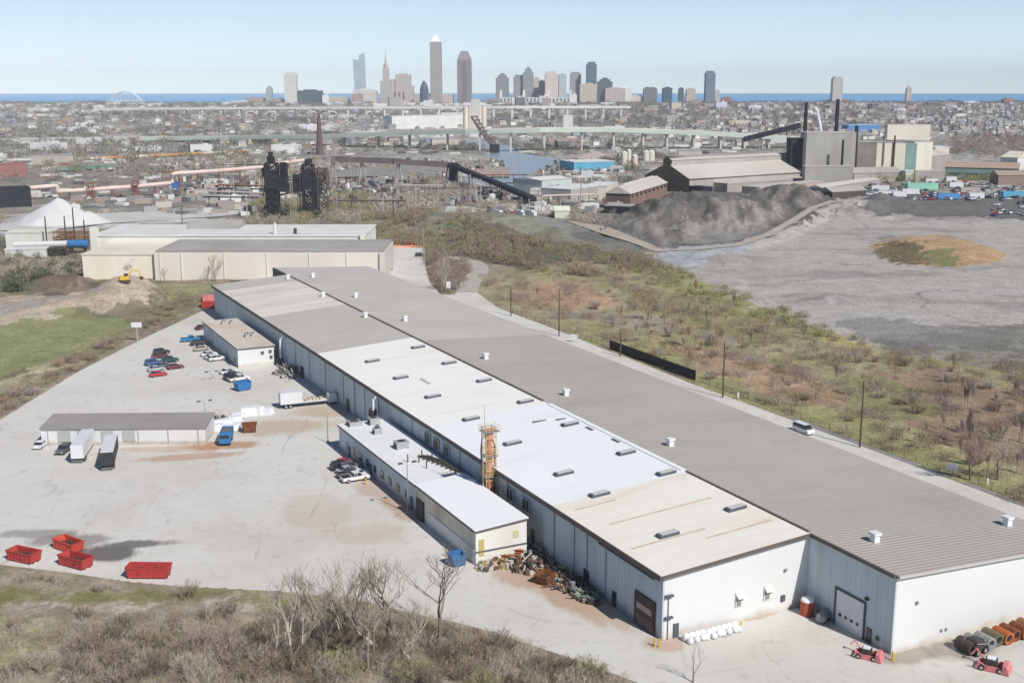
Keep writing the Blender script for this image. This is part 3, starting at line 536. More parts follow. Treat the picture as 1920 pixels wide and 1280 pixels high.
# skylight curbs: two rows
cb = MB().box((0,0,0),(3.3,1.25,.42)); cb0 = None
for n in (10.8, 30.5, 42.4, 62, 80.4, 100, 118.8, 137.5, -99):
    for e in (8.0, 22.2):
        nn = {(10.8,22.2): 13.2, (30.5,22.2): 32.3, (42.4,22.2): 45, (62,22.2): 65.4, (80.4,22.2): 84.2, (100,22.2): 104.3, (118.8,22.2): 123.6, (137.5,22.2): 143}.get((n, e), n)
        if n < -50: continue
        c = MB().box((0,0,0),(3.4,1.35,.5)).build("skylight", M_SEAM, wh, loc=(e, nn, rz_(e)-.04)) if cb0 is None else cb0.copy()
        if cb0 is None:
            cb0 = c; pane = MB().box((.12,-.04,.5),(2.9,1.0,.1)).build("pane", mat("frosted_pane", S(206,204,200), .4), c); 
        else:
            COL.objects.link(c); q = pane.copy(); COL.objects.link(q); q.parent = c
        c.location = (e, nn, rz_(e)-.04); c.rotation_euler.y = -math.atan2(RG-EV, RX)
# square roof ventilators with hoods
v0 = None
for i, (e, n) in enumerate([(32.7,265),(32.7,220.3),(32.3,177.4),(32.2,124.5),(32.6,85.6),(32,45.5),(32,-6.5),(57.2,-8.2),(23.6,264),(23.6,225),(23.8,186.5)]):
    z = RG+.38-(RG-EE)*(e-RX)/(ED-RX) if e > RX else rz_(e)
    if v0 is None:
        v0 = MB().box((0,0,-.2),(1.0,1.0,1.3)).build("roof_vent", M_WHTARP, wh); hd = MB().box((0,0,1.1),(1.35,1.35,.35)).build("vent_hood", M_WHTARP, v0); c = v0
    else:
        c = v0.copy(); COL.objects.link(c); q = hd.copy(); COL.objects.link(q); q.parent = c
    c.location = (e, n, z)
for e, n, a, b in ((18.5,71,.5,3.0),(22.5,69.5,.5,2.2),(24.3,52,2.4,.6),(24,61,2.4,.6),(11.5,112.5,5.5,.7)):
    MB().box((e,n,rz_(e)-.3),(b,a,.42)).build("roof_patch", M_SEAM if n<100 else M_RPLAIN, wh)
st = MB()
for e0, e1, n in ((1.5,9,27),(3,22,19),(1,14,9.5),(12,24,6.5)): 
    P = [(e0,n,rz_(e0)+.01),(e1,n,rz_(e1)+.01),(e1,n+.5,rz_(e1)+.01),(e0,n+.5,rz_(e0)+.01)]; st.add(P+[(a,b,c-.05) for a,b,c in P], [(0,1,2,3),(3,2,6,7),(0,4,5,1)])
st.build("roof_seam", mat("brown_stain_seam", S(196,176,156), .9, S(222,208,190), .6, .9), wh)
# ------------------------------------------------------------ smaller buildings against the west wall
def block_building(name, label, e0, e1, n0, n1, z0, z1, wallm, roofm, southm=None, trim=True, cat="building"):
    o = thing(name, label, cat, (*en((e0+e1)/2, (n0+n1)/2), 0), TH); w_, l_ = e1-e0, n1-n0
    b = MB(); P = [(-w_/2,-l_/2),(w_/2,-l_/2),(w_/2,l_/2),(-w_/2,l_/2)]; zt = [z0, z1, z1, z0]
    b.add([(x,y,-.3) for x,y in P]+[(P[i][0],P[i][1],zt[i]) for i in range(4)], [(0,3,2,1),(1,2,6,5),(2,3,7,6),(3,0,4,7)]); b.build("wall", wallm, o)
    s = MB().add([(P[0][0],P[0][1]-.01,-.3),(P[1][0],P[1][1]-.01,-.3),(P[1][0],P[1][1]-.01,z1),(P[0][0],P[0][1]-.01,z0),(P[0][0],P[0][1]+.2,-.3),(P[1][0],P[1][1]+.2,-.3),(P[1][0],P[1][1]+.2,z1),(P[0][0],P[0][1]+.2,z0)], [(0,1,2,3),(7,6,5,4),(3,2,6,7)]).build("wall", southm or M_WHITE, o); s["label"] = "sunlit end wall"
    k = .25; Q = [(-w_/2-k,-l_/2-k,z0),(w_/2+k,-l_/2-k,z1),(w_/2+k,l_/2+k,z1),(-w_/2-k,l_/2+k,z0)]
    r = MB().add(Q+[(a,b2,c+.3) for a,b2,c in Q], [(3,2,1,0),(4,5,6,7),(0,1,5,4),(1,2,6,5),(2,3,7,6),(3,0,4,7)]).build("roof", roofm, o)
    if trim:
        T = MB(); T.add([(-w_/2-k-.04,-l_/2-k,z0-.12),(-w_/2-k-.04,l_/2+k,z0-.12),(-w_/2-k-.04,l_/2+k,z0+.2),(-w_/2-k-.04,-l_/2-k,z0+.2)], [(0,3,2,1)])
        T.add([(-w_/2-k,-l_/2-k-.04,z0-.12),(w_/2+k,-l_/2-k-.04,z1-.12),(w_/2+k,-l_/2-k-.04,z1+.2),(-w_/2-k,-l_/2-k-.04,z0+.2)], [(0,1,2,3)]); T.build("roof_trim", M_TRIM, r)
    return o
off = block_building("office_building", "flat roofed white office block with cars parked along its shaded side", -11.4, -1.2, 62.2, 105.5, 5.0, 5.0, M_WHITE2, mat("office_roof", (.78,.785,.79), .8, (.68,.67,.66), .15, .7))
for k in range(9): MB().box((-5.16, -17+4.2*k, 1.2), (.1, 1.5, 1.5)).build("window", M_GLASSD, off)
for n_, w2 in ((-19.5, 1.2), (2.1, 1.4), (14.9, 1.2)): MB().box((-5.18, n_, 0), (.12, w2, 2.3)).build("door", M_SEAM, off)
def rtu(p, x, y, z, d, label=None):       # rooftop air unit
    o = MB().box((x,y,z),d).build("air_unit", M_METAL, p); f = MB().lathe([(.38*min(d[0],d[1]),0),(.38*min(d[0],d[1]),.12)], (x,y,z+d[2]), 10).build("fan", M_STEELD, o); MB().box((x-d[0]/2-.03, y, z+.15), (.06, d[1]*.8, d[2]*.6)).build("grille", M_DARK, o)
rtu(off, .6, 0, 5.3, (2.6,2.0,1.5)); rtu(off, -.2, 11.5, 5.3, (1.6,1.4,1.3)); rtu(off, -2.4, 19.5, 5.3, (2.8,2.4,1.0)); rtu(off, 1.6, 18.5, 5.3, (2.2,2.0,1.5)); rtu(off,1.0,14.6,5.3,(.9,.8,.8))
pipe = MB()
for k in range(5): pipe.tube([(2.0+.25*k, -8, 5.7+.1*(k%2)), (3.6+.22*k, -13, 5.7), (4.6, -19.6+.4*k, 5.7)], .13, 6)
for k in range(9): pipe.box((1.8+.34*k, -7.5-1.4*k, 5.3), (1.2, .2, .5)); 
for x, y in ((1.8,-7.8),(.3,-10),(3.2,-9.5),(-1.6,-9),(.2,-14)): pipe.tube([(x,y,5.2),(x,y,6.9)], .12, 6)
pipe.build("pipe_run", M_STEELD, off)
ann = block_building("annex_building", "white annex with smooth roof, rusty beams stacked at its sunlit end", -12.0, -2.8, 35.4, 60.3, 5.7, 6.4, mat("annex_wall", S(226,222,208), .8, S(180,164,130), .2, .8, sn=(1,1,.15)), M_RWHITE, M_CREAM)
MB().box((-4.66,-2.5,0),(.14,19,2.6)).build("wall_panel", M_WHITE, ann); MB().box((-4.75,10.6,0),(.3,3.2,3.6)).build("opening", M_DARK, ann)
MB().box((2.6,-12.5,3.6),(1.0,.12,1.2)).build("vent", mat("tan_vent", S(206,200,160), .7), ann); MB().box((-3.6,-12.5,1.5),(.9,.14,2.8)).build("door", mat("yellowed_door", S(196,180,120), .7), ann); MB().box((0,-12.6,2.2),(9.2,.15,.16)).build("wall_rail", M_SEAM, ann)
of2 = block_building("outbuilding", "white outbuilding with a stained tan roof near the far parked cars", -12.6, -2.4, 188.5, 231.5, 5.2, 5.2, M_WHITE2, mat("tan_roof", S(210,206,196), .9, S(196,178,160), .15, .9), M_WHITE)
rtu(of2,-.5,14,5.5,(1.2,1.1,1.1)); rtu(of2,1.6,13.6,5.5,(.9,.9,.8)); rtu(of2,1.2,-7.5,5.5,(1.4,1.2,1.1)); rtu(of2,2.9,-7.2,5.5,(1.1,1.1,1.0))
for x, z in ((1.7,3.2),(3.9,3.4),(4.1,1.8)): MB().box((x,-21.6,z),(.8,.3,.8)).build("wall_vent", M_SEAM, of2)
for k in range(4): MB().box((-5.16,-18+9*k,0.9),(.1,1.0,1.3)).build("window", M_GLASSD, of2)
# long low shed in the yard
shx0, shy0, shL, shW, shH = -101.2, 242.4, 35.0, 8.6, 3.6
sh = thing("shed", "long low white shed with a plain grey roof, trailers backed up to it", "shed", (shx0+shL/2, shy0+shW/2, 0), 0.03)
MB().box((0,0,-.2),(shL,shW,shH+.2)).build("wall", M_WHITE, sh)
MB().add([(-shL/2-.3,-shW/2-.3,shH),(shL/2+.3,-shW/2-.3,shH),(shL/2+.3,shW/2+.3,shH+.9),(-shL/2-.3,shW/2+.3,shH+.9),(-shL/2-.3,-shW/2-.3,shH+.18),(shL/2+.3,-shW/2-.3,shH+.18),(shL/2+.3,shW/2+.3,shH+1.08),(-shL/2-.3,shW/2+.3,shH+1.08)], [(3,2,1,0),(4,5,6,7),(0,1,5,4),(1,2,6,5),(2,3,7,6),(3,0,4,7)]).build("roof", mat("shed_roof", S(158,152,150), .85, S(136,130,128), .15, .8, sn=(.4,1,1)), sh)
MB().box((0,-shW/2-.04,-.1),(shL,.1,.8)).build("wall_base", M_CONC, sh)
for k in range(4): MB().box((-12.6+4.6*k,-shW/2-.08,.9),(2.6,.18,2.3)).build("dock_door", mat("grey_door", S(186,186,184), .6), sh)
for k in range(6): MB().tube([(-16+6.4*k,-shW/2-.15,0),(-16+6.4*k,-shW/2-.15,3.6)], .07, 5).build("downpipe", M_METAL, sh)
# dust collector tower rising beside the wall
TN_ = 52.5
x, y = en(-1.4, TN_); tw = thing("collector_tower", "slender rusty tower in a yellow frame standing against the west wall", "tower", (x, y, 0), TH); tH = zat(y, 806); tM = zat(y, 757)
MB().lathe([(.62,0),(.62,tH-1.6),(.78,tH-1.4),(.78,tH-.4),(.2,tH+.3)], (0,0,0), 12).build("tank", mat("rust_streaked_tank", S(214,168,136), .8, S(160,90,56), .9, 1.0, sn=(1,1,.3)), tw)
M_YR = mat("yellow_rail", S(226,206,140), .6, S(190,140,90), 2, .8)
def tbox(nm, hx, hy, z0, z1, k, m, t=.06):
    q = MB()
    for sx in (-1,1):
        for sy in (-1,1): q.tube([(sx*hx,sy*hy,z0),(sx*hx,sy*hy,z1)], t, 4)
    for i in range(k):
        a, b = z0+(z1-z0)*i/k, z0+(z1-z0)*(i+1)/k
        for sy in (-1,1): q.tube([(-hx,sy*hy,a),(hx,sy*hy,b)], t*.7, 3, False); q.tube([(-hx,sy*hy,b),(hx,sy*hy,b)], t*.8, 3, False)
        for sx in (-1,1): q.tube([(sx*hx,-hy,a),(sx*hx,hy,b)], t*.7, 3, False); q.tube([(sx*hx,-hy,b),(sx*hx,hy,b)], t*.8, 3, False)
    return q.build(nm, m, tw)
tbox("frame", .95, .95, 0, tH+.6, 9, M_YR, .07)
for z, hx, hy in ((tH-.2,1.5,1.2),(tH*.72,1.25,1.1),(tH*.5,1.3,1.15)):
    MB().box((.1,0,z),(hx*2,hy*2,.1)).build("platform", M_GREYM, tw); q = MB()
    for a in (.55,1.1): q.tube([(-hx+.1,-hy,z+a),(hx+.1,-hy,z+a),(hx+.1,hy,z+a),(-hx+.1,hy,z+a),(-hx+.1,-hy,z+a)], .035, 4)
    for sx in (-1,0,1):
        for sy in (-1,1): q.tube([(sx*hx+.1,sy*hy,z),(sx*hx+.1,sy*hy,z+1.1)], .035, 4)
    q.build("railing", M_YR, tw)
ld_ = MB()
for s_ in (-.22, .22): ld_.tube([(-1.2, s_, .2),(-1.2, s_, tH)], .045, 4)
for k in range(int(tH/.4)): ld_.tube([(-1.2,-.22,.5+k*.4),(-1.2,.22,.5+k*.4)], .025, 3)
ld_.build("ladder", mat("white_ladder", S(226,220,210), .6), tw)
MB().tube([(-.8,0,tH-1),(-.8,0,tM)], [.08,.04], 6).build("mast", M_METAL, tw)
MB().tube([(1.0,.5,tH-2),(1.35,.5,tH-3),(1.35,.5,2)], .16, 7).build("side_pipe", M_RUST, tw); MB().tube([(-.9,.9,tH-1.5),(-1.1,.9,tH-3),(-1.1,.9,3)], .1, 6).build("side_pipe", M_STEELD, tw)
# ------------------------------------------------------------ vehicles
def paint(name, c): return mat(name, c, .35, tuple(q*.8 for q in c), 2, .4, spec=.5)
PAINT = dict(black=paint("black_car_paint", (.025,.025,.03)), white=paint("white_car_paint", (.75,.75,.75)), silver=paint("silver_car_paint", (.42,.44,.46)), red=paint("red_car_paint", (.5,.03,.03)),
    blue=paint("blue_car_paint", (.05,.12,.3)), teal=paint("dark_green_car_paint", (.02,.07,.08)), maroon=paint("maroon_car_paint", (.16,.035,.045)), grey=paint("grey_car_paint", (.12,.125,.14)), sky=paint("bright_blue_car_paint", (.02,.25,.5)), tan=paint("tan_car_paint", (.42,.36,.28)))
def profile_body(prof, hw, inset, m, name, parent):      # side outline (x, z) skinned to a narrow-topped body
    zmax = max(p[1] for p in prof); zmin = min(p[1] for p in prof); b = MB(); n = len(prof); P = []
    for s in (-1, 1):
        for x, z in prof: P.append((x, s*(hw - inset*max(0, (z-zmin)/(zmax-zmin)-.35)), z))
    b.add(P, [tuple(range(n-1,-1,-1)), tuple(range(n, 2*n))] + [(i, (i+1)%n, n+(i+1)%n, n+i) for i in range(n)])
    # make sure faces point outward
    o = b.build(name, m, parent); bm = bmesh.new(); bm.from_mesh(o.data); bmesh.ops.recalc_face_normals(bm, faces=bm.faces); bm.to_mesh(o.data); bm.free()
    md = o.modifiers.new("bevel", 'BEVEL'); md.width = .06; md.segments = 2; return o
def wheels(xs, hw, r, parent, w_=.24):
    for x in xs:
        for s in (-1, 1):
            o = MB().tube([(x, s*(hw-w_), r), (x, s*(hw+.01), r)], r, 14).build("wheel", M_RUBBER, parent); MB().tube([(x, s*(hw-.01), r), (x, s*(hw+.03), r)], r*.55, 10).build("rim", M_METAL, o)
def car(kind, colour, label, x, y, rz, group=None):
    o = thing({'sedan':'parked_car','suv':'parked_suv','pickup':'pickup_truck','van':'passenger_van'}[kind], label, {'sedan':'car','suv':'car','pickup':'pickup truck','van':'van'}[kind], (x, y, 0), rz, group)
    m = PAINT[colour]
    if kind == 'sedan':
        L_, hw = 4.6, .9; body = [(-2.3,.35),(2.25,.3),(2.32,.62),(2.1,.82),(1.1,.95),(-1.6,1.0),(-2.3,.92)]; cab = [(1.05,.93),(.35,1.42),(-1.0,1.44),(-1.75,.98)]; ws = (1.4,-1.4); r = .33
    elif kind == 'suv':
        L_, hw = 4.7, .95; body = [(-2.3,.4),(2.3,.4),(2.35,.8),(2.15,1.02),(1.1,1.12),(-2.25,1.15)]; cab = [(1.15,1.1),(.5,1.72),(-1.95,1.74),(-2.3,1.12)]; ws = (1.45,-1.4); r = .38
    elif kind == 'pickup':
        L_, hw = 5.6, .98; body = [(-2.8,.5),(2.75,.45),(2.8,.95),(2.55,1.12),(1.3,1.2),(-2.8,1.15)]; cab = [(1.3,1.18),(.7,1.84),(-.55,1.86),(-.8,1.15)]; ws = (1.75,-1.75); r = .42
    else:
        L_, hw = 5.4, 1.0; body = [(-2.7,.4),(2.6,.4),(2.7,.85),(2.4,1.15),(1.7,1.3),(-2.7,1.35)]; cab = [(1.9,1.28),(1.1,2.15),(-2.55,2.2),(-2.7,1.33)]; ws = (1.75,-1.7); r = .37
    bd = profile_body(body, hw, .06, m, "body", o); 
    profile_body(cab, hw-.04, .22, M_GLASSD, "windows", o)
    zt = max(p[1] for p in cab); xs_ = [p[0] for p in cab if p[1] > zt-.1]
    MB().box(((xs_[0]+xs_[1])/2, 0, zt-.03), (abs(xs_[0]-xs_[1])+.1, (hw-.17)*2, .07)).build("roof", m, o)
    for s in (-1, 1):
        for xp in ((cab[0][0]+cab[1][0])/2-.9, cab[2][0]+.2): MB().box((xp, s*(hw-.1), body[-2][1]), (.1, .06, zt-body[-2][1])).build("door_pillar", m, bd) if kind != 'van' else None
    if kind == 'pickup': MB().box((-1.85,0,.9),(1.75,1.62,.3)).build("truck_bed", M_DARK, o)
    wheels(ws, hw, r, o)
    for s in (-1, 1): MB().box((L_/2-.03, s*(hw-.25), .66), (.08, .3, .14)).build("headlight", M_WHTARP, o); MB().box((-L_/2, s*(hw-.22), .78), (.06, .24, .16)).build("tail_light", M_RED, o)
    return o
AX = TH                                   # cars stand square to the warehouse
def carpx(kind, col, label, u, v, rz, group=None): x, y = at(u, v); return car(kind, col, label, x, y, rz, group)
G1 = "cars parked in the middle of the yard"; G2 = "cars parked beside the tan roofed outbuilding"; G3 = "cars parked against the office block"
carpx('suv','black',"black car at the far end of the loose cluster in the yard",303,664,AX+.1,G1)
carpx('sedan','maroon',"dark maroon car just below the black car in the yard cluster",300,671,AX+.15,G1)
carpx('suv','teal',"dark green car on the right of the yard cluster",319,679,AX+.1,G1)
carpx('suv','blue',"blue car on the left of the yard cluster",288,684,AX+.1,G1)
carpx('sedan','silver',"silver car between the blue car and the red car",293,695,AX+.1,G1)
carpx('sedan','maroon',"maroon car alone at the right of the yard cluster",329,691,AX+.1,G1)
carpx('sedan','grey',"dark grey car in the middle of the yard cluster",305,689,AX+.1,G1)
carpx('sedan','red',"bright red car nearest in the yard cluster",297,705,AX+.1,G1)
carpx('pickup','sky',"bright blue pickup truck at the corner of the tan roofed outbuilding",357,640,AX-.2,G2)
carpx('suv','black',"dark blue car behind the bright blue pickup truck",372,647,AX,G2)
carpx('sedan','tan',"tan car beside the tan roofed outbuilding",378,657,AX,G2)
carpx('sedan','white',"white car farther from the camera, beside the outbuilding wall",392,667,AX+.1,G2)
carpx('sedan','silver',"silver car between two white cars by the outbuilding",398,672,AX+.1,G2)
carpx('suv','white',"white car nearer the camera, beside the outbuilding wall",406,676,AX+.1,G2)
carpx('sedan','white',"white car farther of the row before the outbuilding end wall",428,700,AX+.2,G2)
carpx('sedan','grey',"dark grey car between white cars before the outbuilding end wall",438,705,AX+.2,G2)
carpx('suv','black',"black car squeezed between the white cars before the outbuilding",436,711,AX+.2,G2)
carpx('pickup','white',"white pickup truck nearest in the row before the outbuilding",448,714,AX+.2,G2)
carpx('sedan','red',"red car at the far end of the row by the office block",645,872,AX+.1,G3)
carpx('suv','black',"black car beside the red car by the office block",641,879,AX+.05,G3)
carpx('sedan','silver',"silver car between the black car and the white pickup trucks",652,886,AX+.05,G3)
carpx('pickup','grey',"grey pickup truck between the silver car and the white pickup truck",658,893,AX+.05,G3)
carpx('pickup','white',"white pickup truck nearest the yellow bollard by the office block",666,901,AX+.05,G3)
carpx('suv','grey',"dark grey car tight against the wall beyond the red car",655,880,AX+.05,G3); carpx('sedan','white',"white sedan between the grey pickup truck and the wall",671,892,AX+.05,G3)
carpx('sedan','maroon',"dark red car in the shade beyond the tan roofed outbuilding",378,617,AX+.6,G2)
vx, vy = en(84.6, 70); car('van','white',"white passenger van driving on the road east of the grey roof", vx, vy, AX-math.pi/2)
carpx('suv','black',"black car with open tailgate parked in the far lot beyond the grey roof",788,481,.2); carpx('sedan','grey',"dark car at the corner of the pale building by the far lot",726,508,.6)
carpx('suv','grey',"small dark car in front of the low shed",120,848,-math.pi/2-.1); carpx('sedan','white',"white car at the left end of the low shed",76,838,math.pi/2)
# ------------------------------------------------------------ roll-off dumpsters
def dumpster(label, u, v, rz, m, L_=6.6, W_=2.4, H_=1.5, ends=True, group=None, x=None, y=None, fill=True, name="dumpster"):
    if x is None: x, y = at(u, v)
    o = thing(name, label, "dumpster", (x, y, 0), rz, group)
    b = MB(); hx, hy, z0, z1, t, k = L_/2, W_/2, .25, .25+H_, .1, .3
    for s in (-1, 1):                      # sides, slightly flared
        P = [(-hx+k,s*hy*.94,z0),(hx-k,s*hy*.94,z0),(hx,s*hy,z1),(-hx,s*hy,z1)]; Q = [(a,c-s*t,d) for a,c,d in P]
        b.add(P+Q, [(0,1,2,3),(7,6,5,4),(3,2,6,7),(0,4,5,1),(0,3,7,4),(1,5,6,2)])
    for s in (-1, 1):
        P = [(s*(hx-k),-hy*.94,z0),(s*(hx-k),hy*.94,z0),(s*hx,hy,z1),(s*hx,-hy,z1)]; Q = [(a-s*t,c,d) for a,c,d in P]
        b.add(P+Q, [(0,1,2,3),(7,6,5,4),(3,2,6,7),(0,4,5,1),(0,3,7,4),(1,5,6,2)])
    b.box((0,0,z0-.02),(L_-2*k,W_*.94,.08)); b.build("body", m, o)
    rim = MB()
    for s in (-1, 1): rim.box((0,s*(hy+.02),z1-.1),(L_+.1,.16,.16)); rim.box((s*(hx+.01),0,z1-.1),(.16,W_,.16))
    n = max(3, int(L_/.9))
    for i in range(n+1):
        xx = -hx+k+.1+(L_-2*k-.2)*i/n
        for s in (-1, 1): rim.box((xx, s*(hy*.97+.02), z0), (.12,.14,H_-.05))
    rim.build("rim", m, o)
    sk = MB()
    for s in (-1, 1): sk.box((0, s*.55, 0), (L_-.4, .16, .26))
    sk.build("skid", M_STEELD, o)
    if fill:
        f = MB(); r = random.Random(int(abs(x)*100))
        f.box((0,0,z0+.06),(L_-.8,W_*.9-.25,.3))
        for i in range(26): f.box((r.uniform(-hx+.7,hx-.7), r.uniform(-hy+.45,hy-.45), z0+.3+r.uniform(0,.4)), (r.uniform(.2,1.2), r.uniform(.1,.6), r.uniform(.1,.45)), r.uniform(0,3))
        f.build("scrap", mat("dark_scrap", S(98,90,70,.8), .9, S(40,34,30,.8), 2, 1), o)
    return o
GD = "red dumpsters at the near edge of the yard"
dumpster("red dumpster of scrap at the far left of the yard edge", 46, 1050, -.42, M_RED, 5.4, 2.4, 1.5, group=GD)
dumpster("orange red dumpster farthest from the brush, beside the black stain", 129, 1030, -.62, M_REDO, 5.4, 2.4, 1.5, group=GD)
dumpster("red dumpster angled in front of the orange red one", 143, 1060, -.5, M_RED, 5.6, 2.4, 1.5, group=GD)
dumpster("long pale red dumpster standing alone nearest the brush", 280, 1080, -.03, M_RED, 6.7, 2.4, 1.6, group=GD)
dumpster("red dumpster at the far north corner of the warehouse", 393, 577, .1, M_RED, 5.5, 2.4, 1.9); dumpster("dark red dumpster behind the bright red one at the far corner", 391, 566, .5, M_PINK, 5, 2.3, 2.0)
dumpster("blue dumpster by a yellow bollard near the annex", 857, 1058, AX, M_BLUE, 2.6, 2.2, 1.7, fill=False)
dumpster("blue dumpster near the cars before the outbuilding", 455, 731, AX+.2, M_BLUE, 4.0, 2.3, 1.9, fill=False)
dumpster("small rusty brown dumpster beside the blue dump truck", 468, 809, .2, M_RUST, 3.2, 2.2, 1.7)
dumpster("rusty open scrap bin against the west wall", 1022, 1092, AX+.5, M_RUST, 2.8, 2.2, 1.3)
# ------------------------------------------------------------ trailers and trucks
def trailer(label, x, y, rz, m, L_=12.5, face=None, group=None):
    o = thing("box_trailer", label, "trailer", (x, y, 0), rz, group)
    MB().box((0,0,1.15),(L_,2.5,2.8)).build("box", m, o); MB().box((0,0,.95),(L_-.4,1.0,.22)).build("chassis", M_STEELD, o)
    wheels((L_/2-1.6, L_/2-2.9), 1.2, .5, o, .5)
    MB().box((-L_/2+2.4,0,0),(.3,1.6,1.0)).build("landing_leg", M_GREYM, o)
    d = MB().box((L_/2+.03,0,1.2),(.08,2.4,2.65)).build("rear_door", face or m, o); MB().box((L_/2+.1,0,.6),(.1,2.3,.2)).build("bumper", M_GREYM, o)
    ribs = MB()
    for s in (-1, 1):
        for k in range(11): ribs.box((-L_/2+.6+k*(L_-1.2)/10, s*1.26, 1.2), (.08,.06,2.7))
    ribs.build("side_ribs", m, o); return o
M_TRW = paint("white_trailer_paint", (.72,.72,.73)); M_TRD = mat("dark_trailer_side", S(66,68,72,.8), .5, S(48,50,54,.8), 1, .6)
trailer("white box trailer backed up to the long shed", *at(157,853), -1.42, M_TRW, 12, group="trailers backed up to the long shed")
t2 = trailer("dark sided box trailer with white roof backed up to the long shed", *at(207,865), -1.32, M_TRD, 13, group="trailers backed up to the long shed"); MB().box((0,0,3.96),(13.0,2.5,.06)).build("roof", M_TRW, t2)
def truck(name, label, x, y, rz, cabm, bedm, box=None, L_=9.0, load=None):
    o = thing(name, label, "truck", (x, y, 0), rz); c = L_/2
    cab = profile_body([(c-2.2,.6),(c,.6),(c,1.5),(c-.25,2.7),(c-2.2,2.75)], 1.2, .1, cabm, "cab", o)
    MB().box((c-.1,0,1.65),(.12,2.0,.8)).build("windshield", M_GLASSD, cab)
    MB().box((-.8,0,.8),(L_-2,1.0,.3)).build("chassis", M_STEELD, o); MB().box((-1.2,0,1.12),(L_-2.6,2.45,.16)).build("bed", bedm, o)
    if box: MB().box((-L_/2+box[0]/2+.1,0,1.3),(box[0],2.45,box[1])).build("cargo_box", M_TRW, o)
    if load == 'dump':
        b = MB(); Lb = L_-2.6; 
        for s in (-1, 1): b.box((-1.2,s*1.18,1.28),(Lb,.1,1.3)); b.box((-1.2+s*Lb/2,0,1.28),(.1,2.4,1.3))
        b.build("dump_body", bedm, o); MB().box((-1.2,0,1.35),(Lb-.3,2.2,.9)).build("load", mat("grey_rubble", S(140,128,118), .9, S(90,76,66), 1.5, 1), o)
    wheels((c-1.2, -c+1.4, -c+2.5), 1.15, .5, o, .35); return o
truck("dump_truck", "blue dump truck with a grey load at the end of the long shed", *at(425,828), -1.45, M_BLUE, M_BLUE, L_=7.0, load='dump')
fb = truck("flatbed_truck", "long white flatbed truck standing at the warehouse wall", *at(578,760), -2.75+math.pi, M_TRW, M_TRW, L_=14.0, box=(5.2, 2.6))
ld2 = MB()
for k in range(5): ld2.box((-.4+.9*k, .2*(k%2), 1.3), (.8, 1.6, .3+.25*(k%3)))
ld2.build("load", mat("pale_load", S(216,204,190), .8, S(160,140,120), 1, .9), fb)
# white blocks and scrap by the shed
r = random.Random(5)
for i, (u, v, c) in enumerate([(425,797,0),(412,800,0),(440,793,0),(450,780,0),(466,777,0),(480,775,0),(497,775,0),(405,806,0),(455,797,0),(436,805,0)]):
    x, y = at(u, v); b = MB().prism([(-1.9,-1.0),(1.8,-1.1),(2.1,.7),(1.2,1.2),(-1.8,1.0)], 0, r.uniform(.9,1.9), [(-1.6,-.8),(1.5,-.9),(1.8,.6),(1.0,.9),(-1.5,.8)]).build("wrapped_bale", M_WHTARP, loc=(x, y, 0), rz=r.uniform(-.4,.6))
    tag(b, "white wrapped bale in the row between the shed and the flatbed truck", "bale", "white bales between the shed and the truck")
M_DRUST = mat("dull_rust_scrap", S(128,98,82), .9, S(80,60,52), 1.5, .9)
def scrap_pile(label, u, v, rx, ry, n, ms, seed, hmax=1.6, rz=0):
    ms = [M_DRUST if q in (M_RUST, M_RUST2) else q for q in ms]; r = random.Random(seed); x, y = at(u, v); B = [MB() for _ in ms]
    for i in range(n):
        b = B[i % len(ms)]; a = r.uniform(0, 6.3); q = r.random()**.6; px, py = rx*q*math.cos(a), ry*q*math.sin(a); z = (1-q)*hmax*.7*r.random(); t_ = r.random()
        if t_ < .4: b.box((px,py,z),(r.uniform(.2,1.1),r.uniform(.15,.8),r.uniform(.1,.7)),r.uniform(0,3),r.uniform(.6,1))
        elif t_ < .8: L_ = r.uniform(.6,2.6); d = r.uniform(0,3.1); b.tube([(px,py,z+.1),(px+L_*math.cos(d),py+L_*math.sin(d),z+r.uniform(0,hmax*.6))], r.uniform(.04,.14), 5)
        else: b.lathe([(r.uniform(.2,.5),0),(r.uniform(.2,.5),r.uniform(.3,.9))],(px,py,z),8)
    o = thing("scrap_heap", label, "scrap heap", (x, y, 0), rz); nm = {M_DRUST:"rusty_scrap", M_RUST2:"orange_scrap", M_STEELD:"dark_scrap", M_WHTARP:"pale_scrap", M_YEL:"yellow_scrap", M_CONC:"pale_debris", _mats["faded_yellow_scrap"] if "faded_yellow_scrap" in _mats else 0:"yellow_scrap", M_BLUE:"blue_scrap", M_GREYM:"grey_scrap"}
    for b, m in zip(B, ms): q = b.build(nm.get(m, "debris"), m, o); q["kind"] = "stuff"
    return o
scrap_pile("dark scrap heap with twigs behind the end of the long shed", 412,790, 6, 2.2, 90, [M_STEELD, M_CONC], 3, 2.0)
scrap_pile("tangled rusty scrap just beyond the annex end wall", 992,1062, 4.5, 3.0, 120, [M_RUST, M_STEELD, M_CONC], 4, 2.0, AX)
scrap_pile("dark scrap heap against the warehouse wall behind the annex", 1000,1036, 2.5, 4.2, 110, [M_STEELD, M_GREYM], 5, 2.6, AX)
scrap_pile("scrap heap with yellow and white pieces along the west wall", 1060,1092, 2.4, 6.0, 170, [M_STEELD, M_RUST, M_STEELD, mat('faded_yellow_scrap', S(206,190,130), .9, S(120,100,70), 2, .9), M_GREYM, M_RUST], 6, 1.8, AX)
scrap_pile("greenish scrap heap nearest the loading door along the west wall", 1100,1118, 1.8, 3.6, 90, [M_GREYM, M_STEELD, mat('pale_green_scrap', S(164,184,164), .9, S(90,100,84), 2, .9)], 7, 2.0, AX)
scrap_pile("jumble of ducts and machinery beside the tan roofed outbuilding", 540,702, 3.6, 6, 120, [M_GREYM, M_CONC, M_STEELD], 8, 4.0, AX)
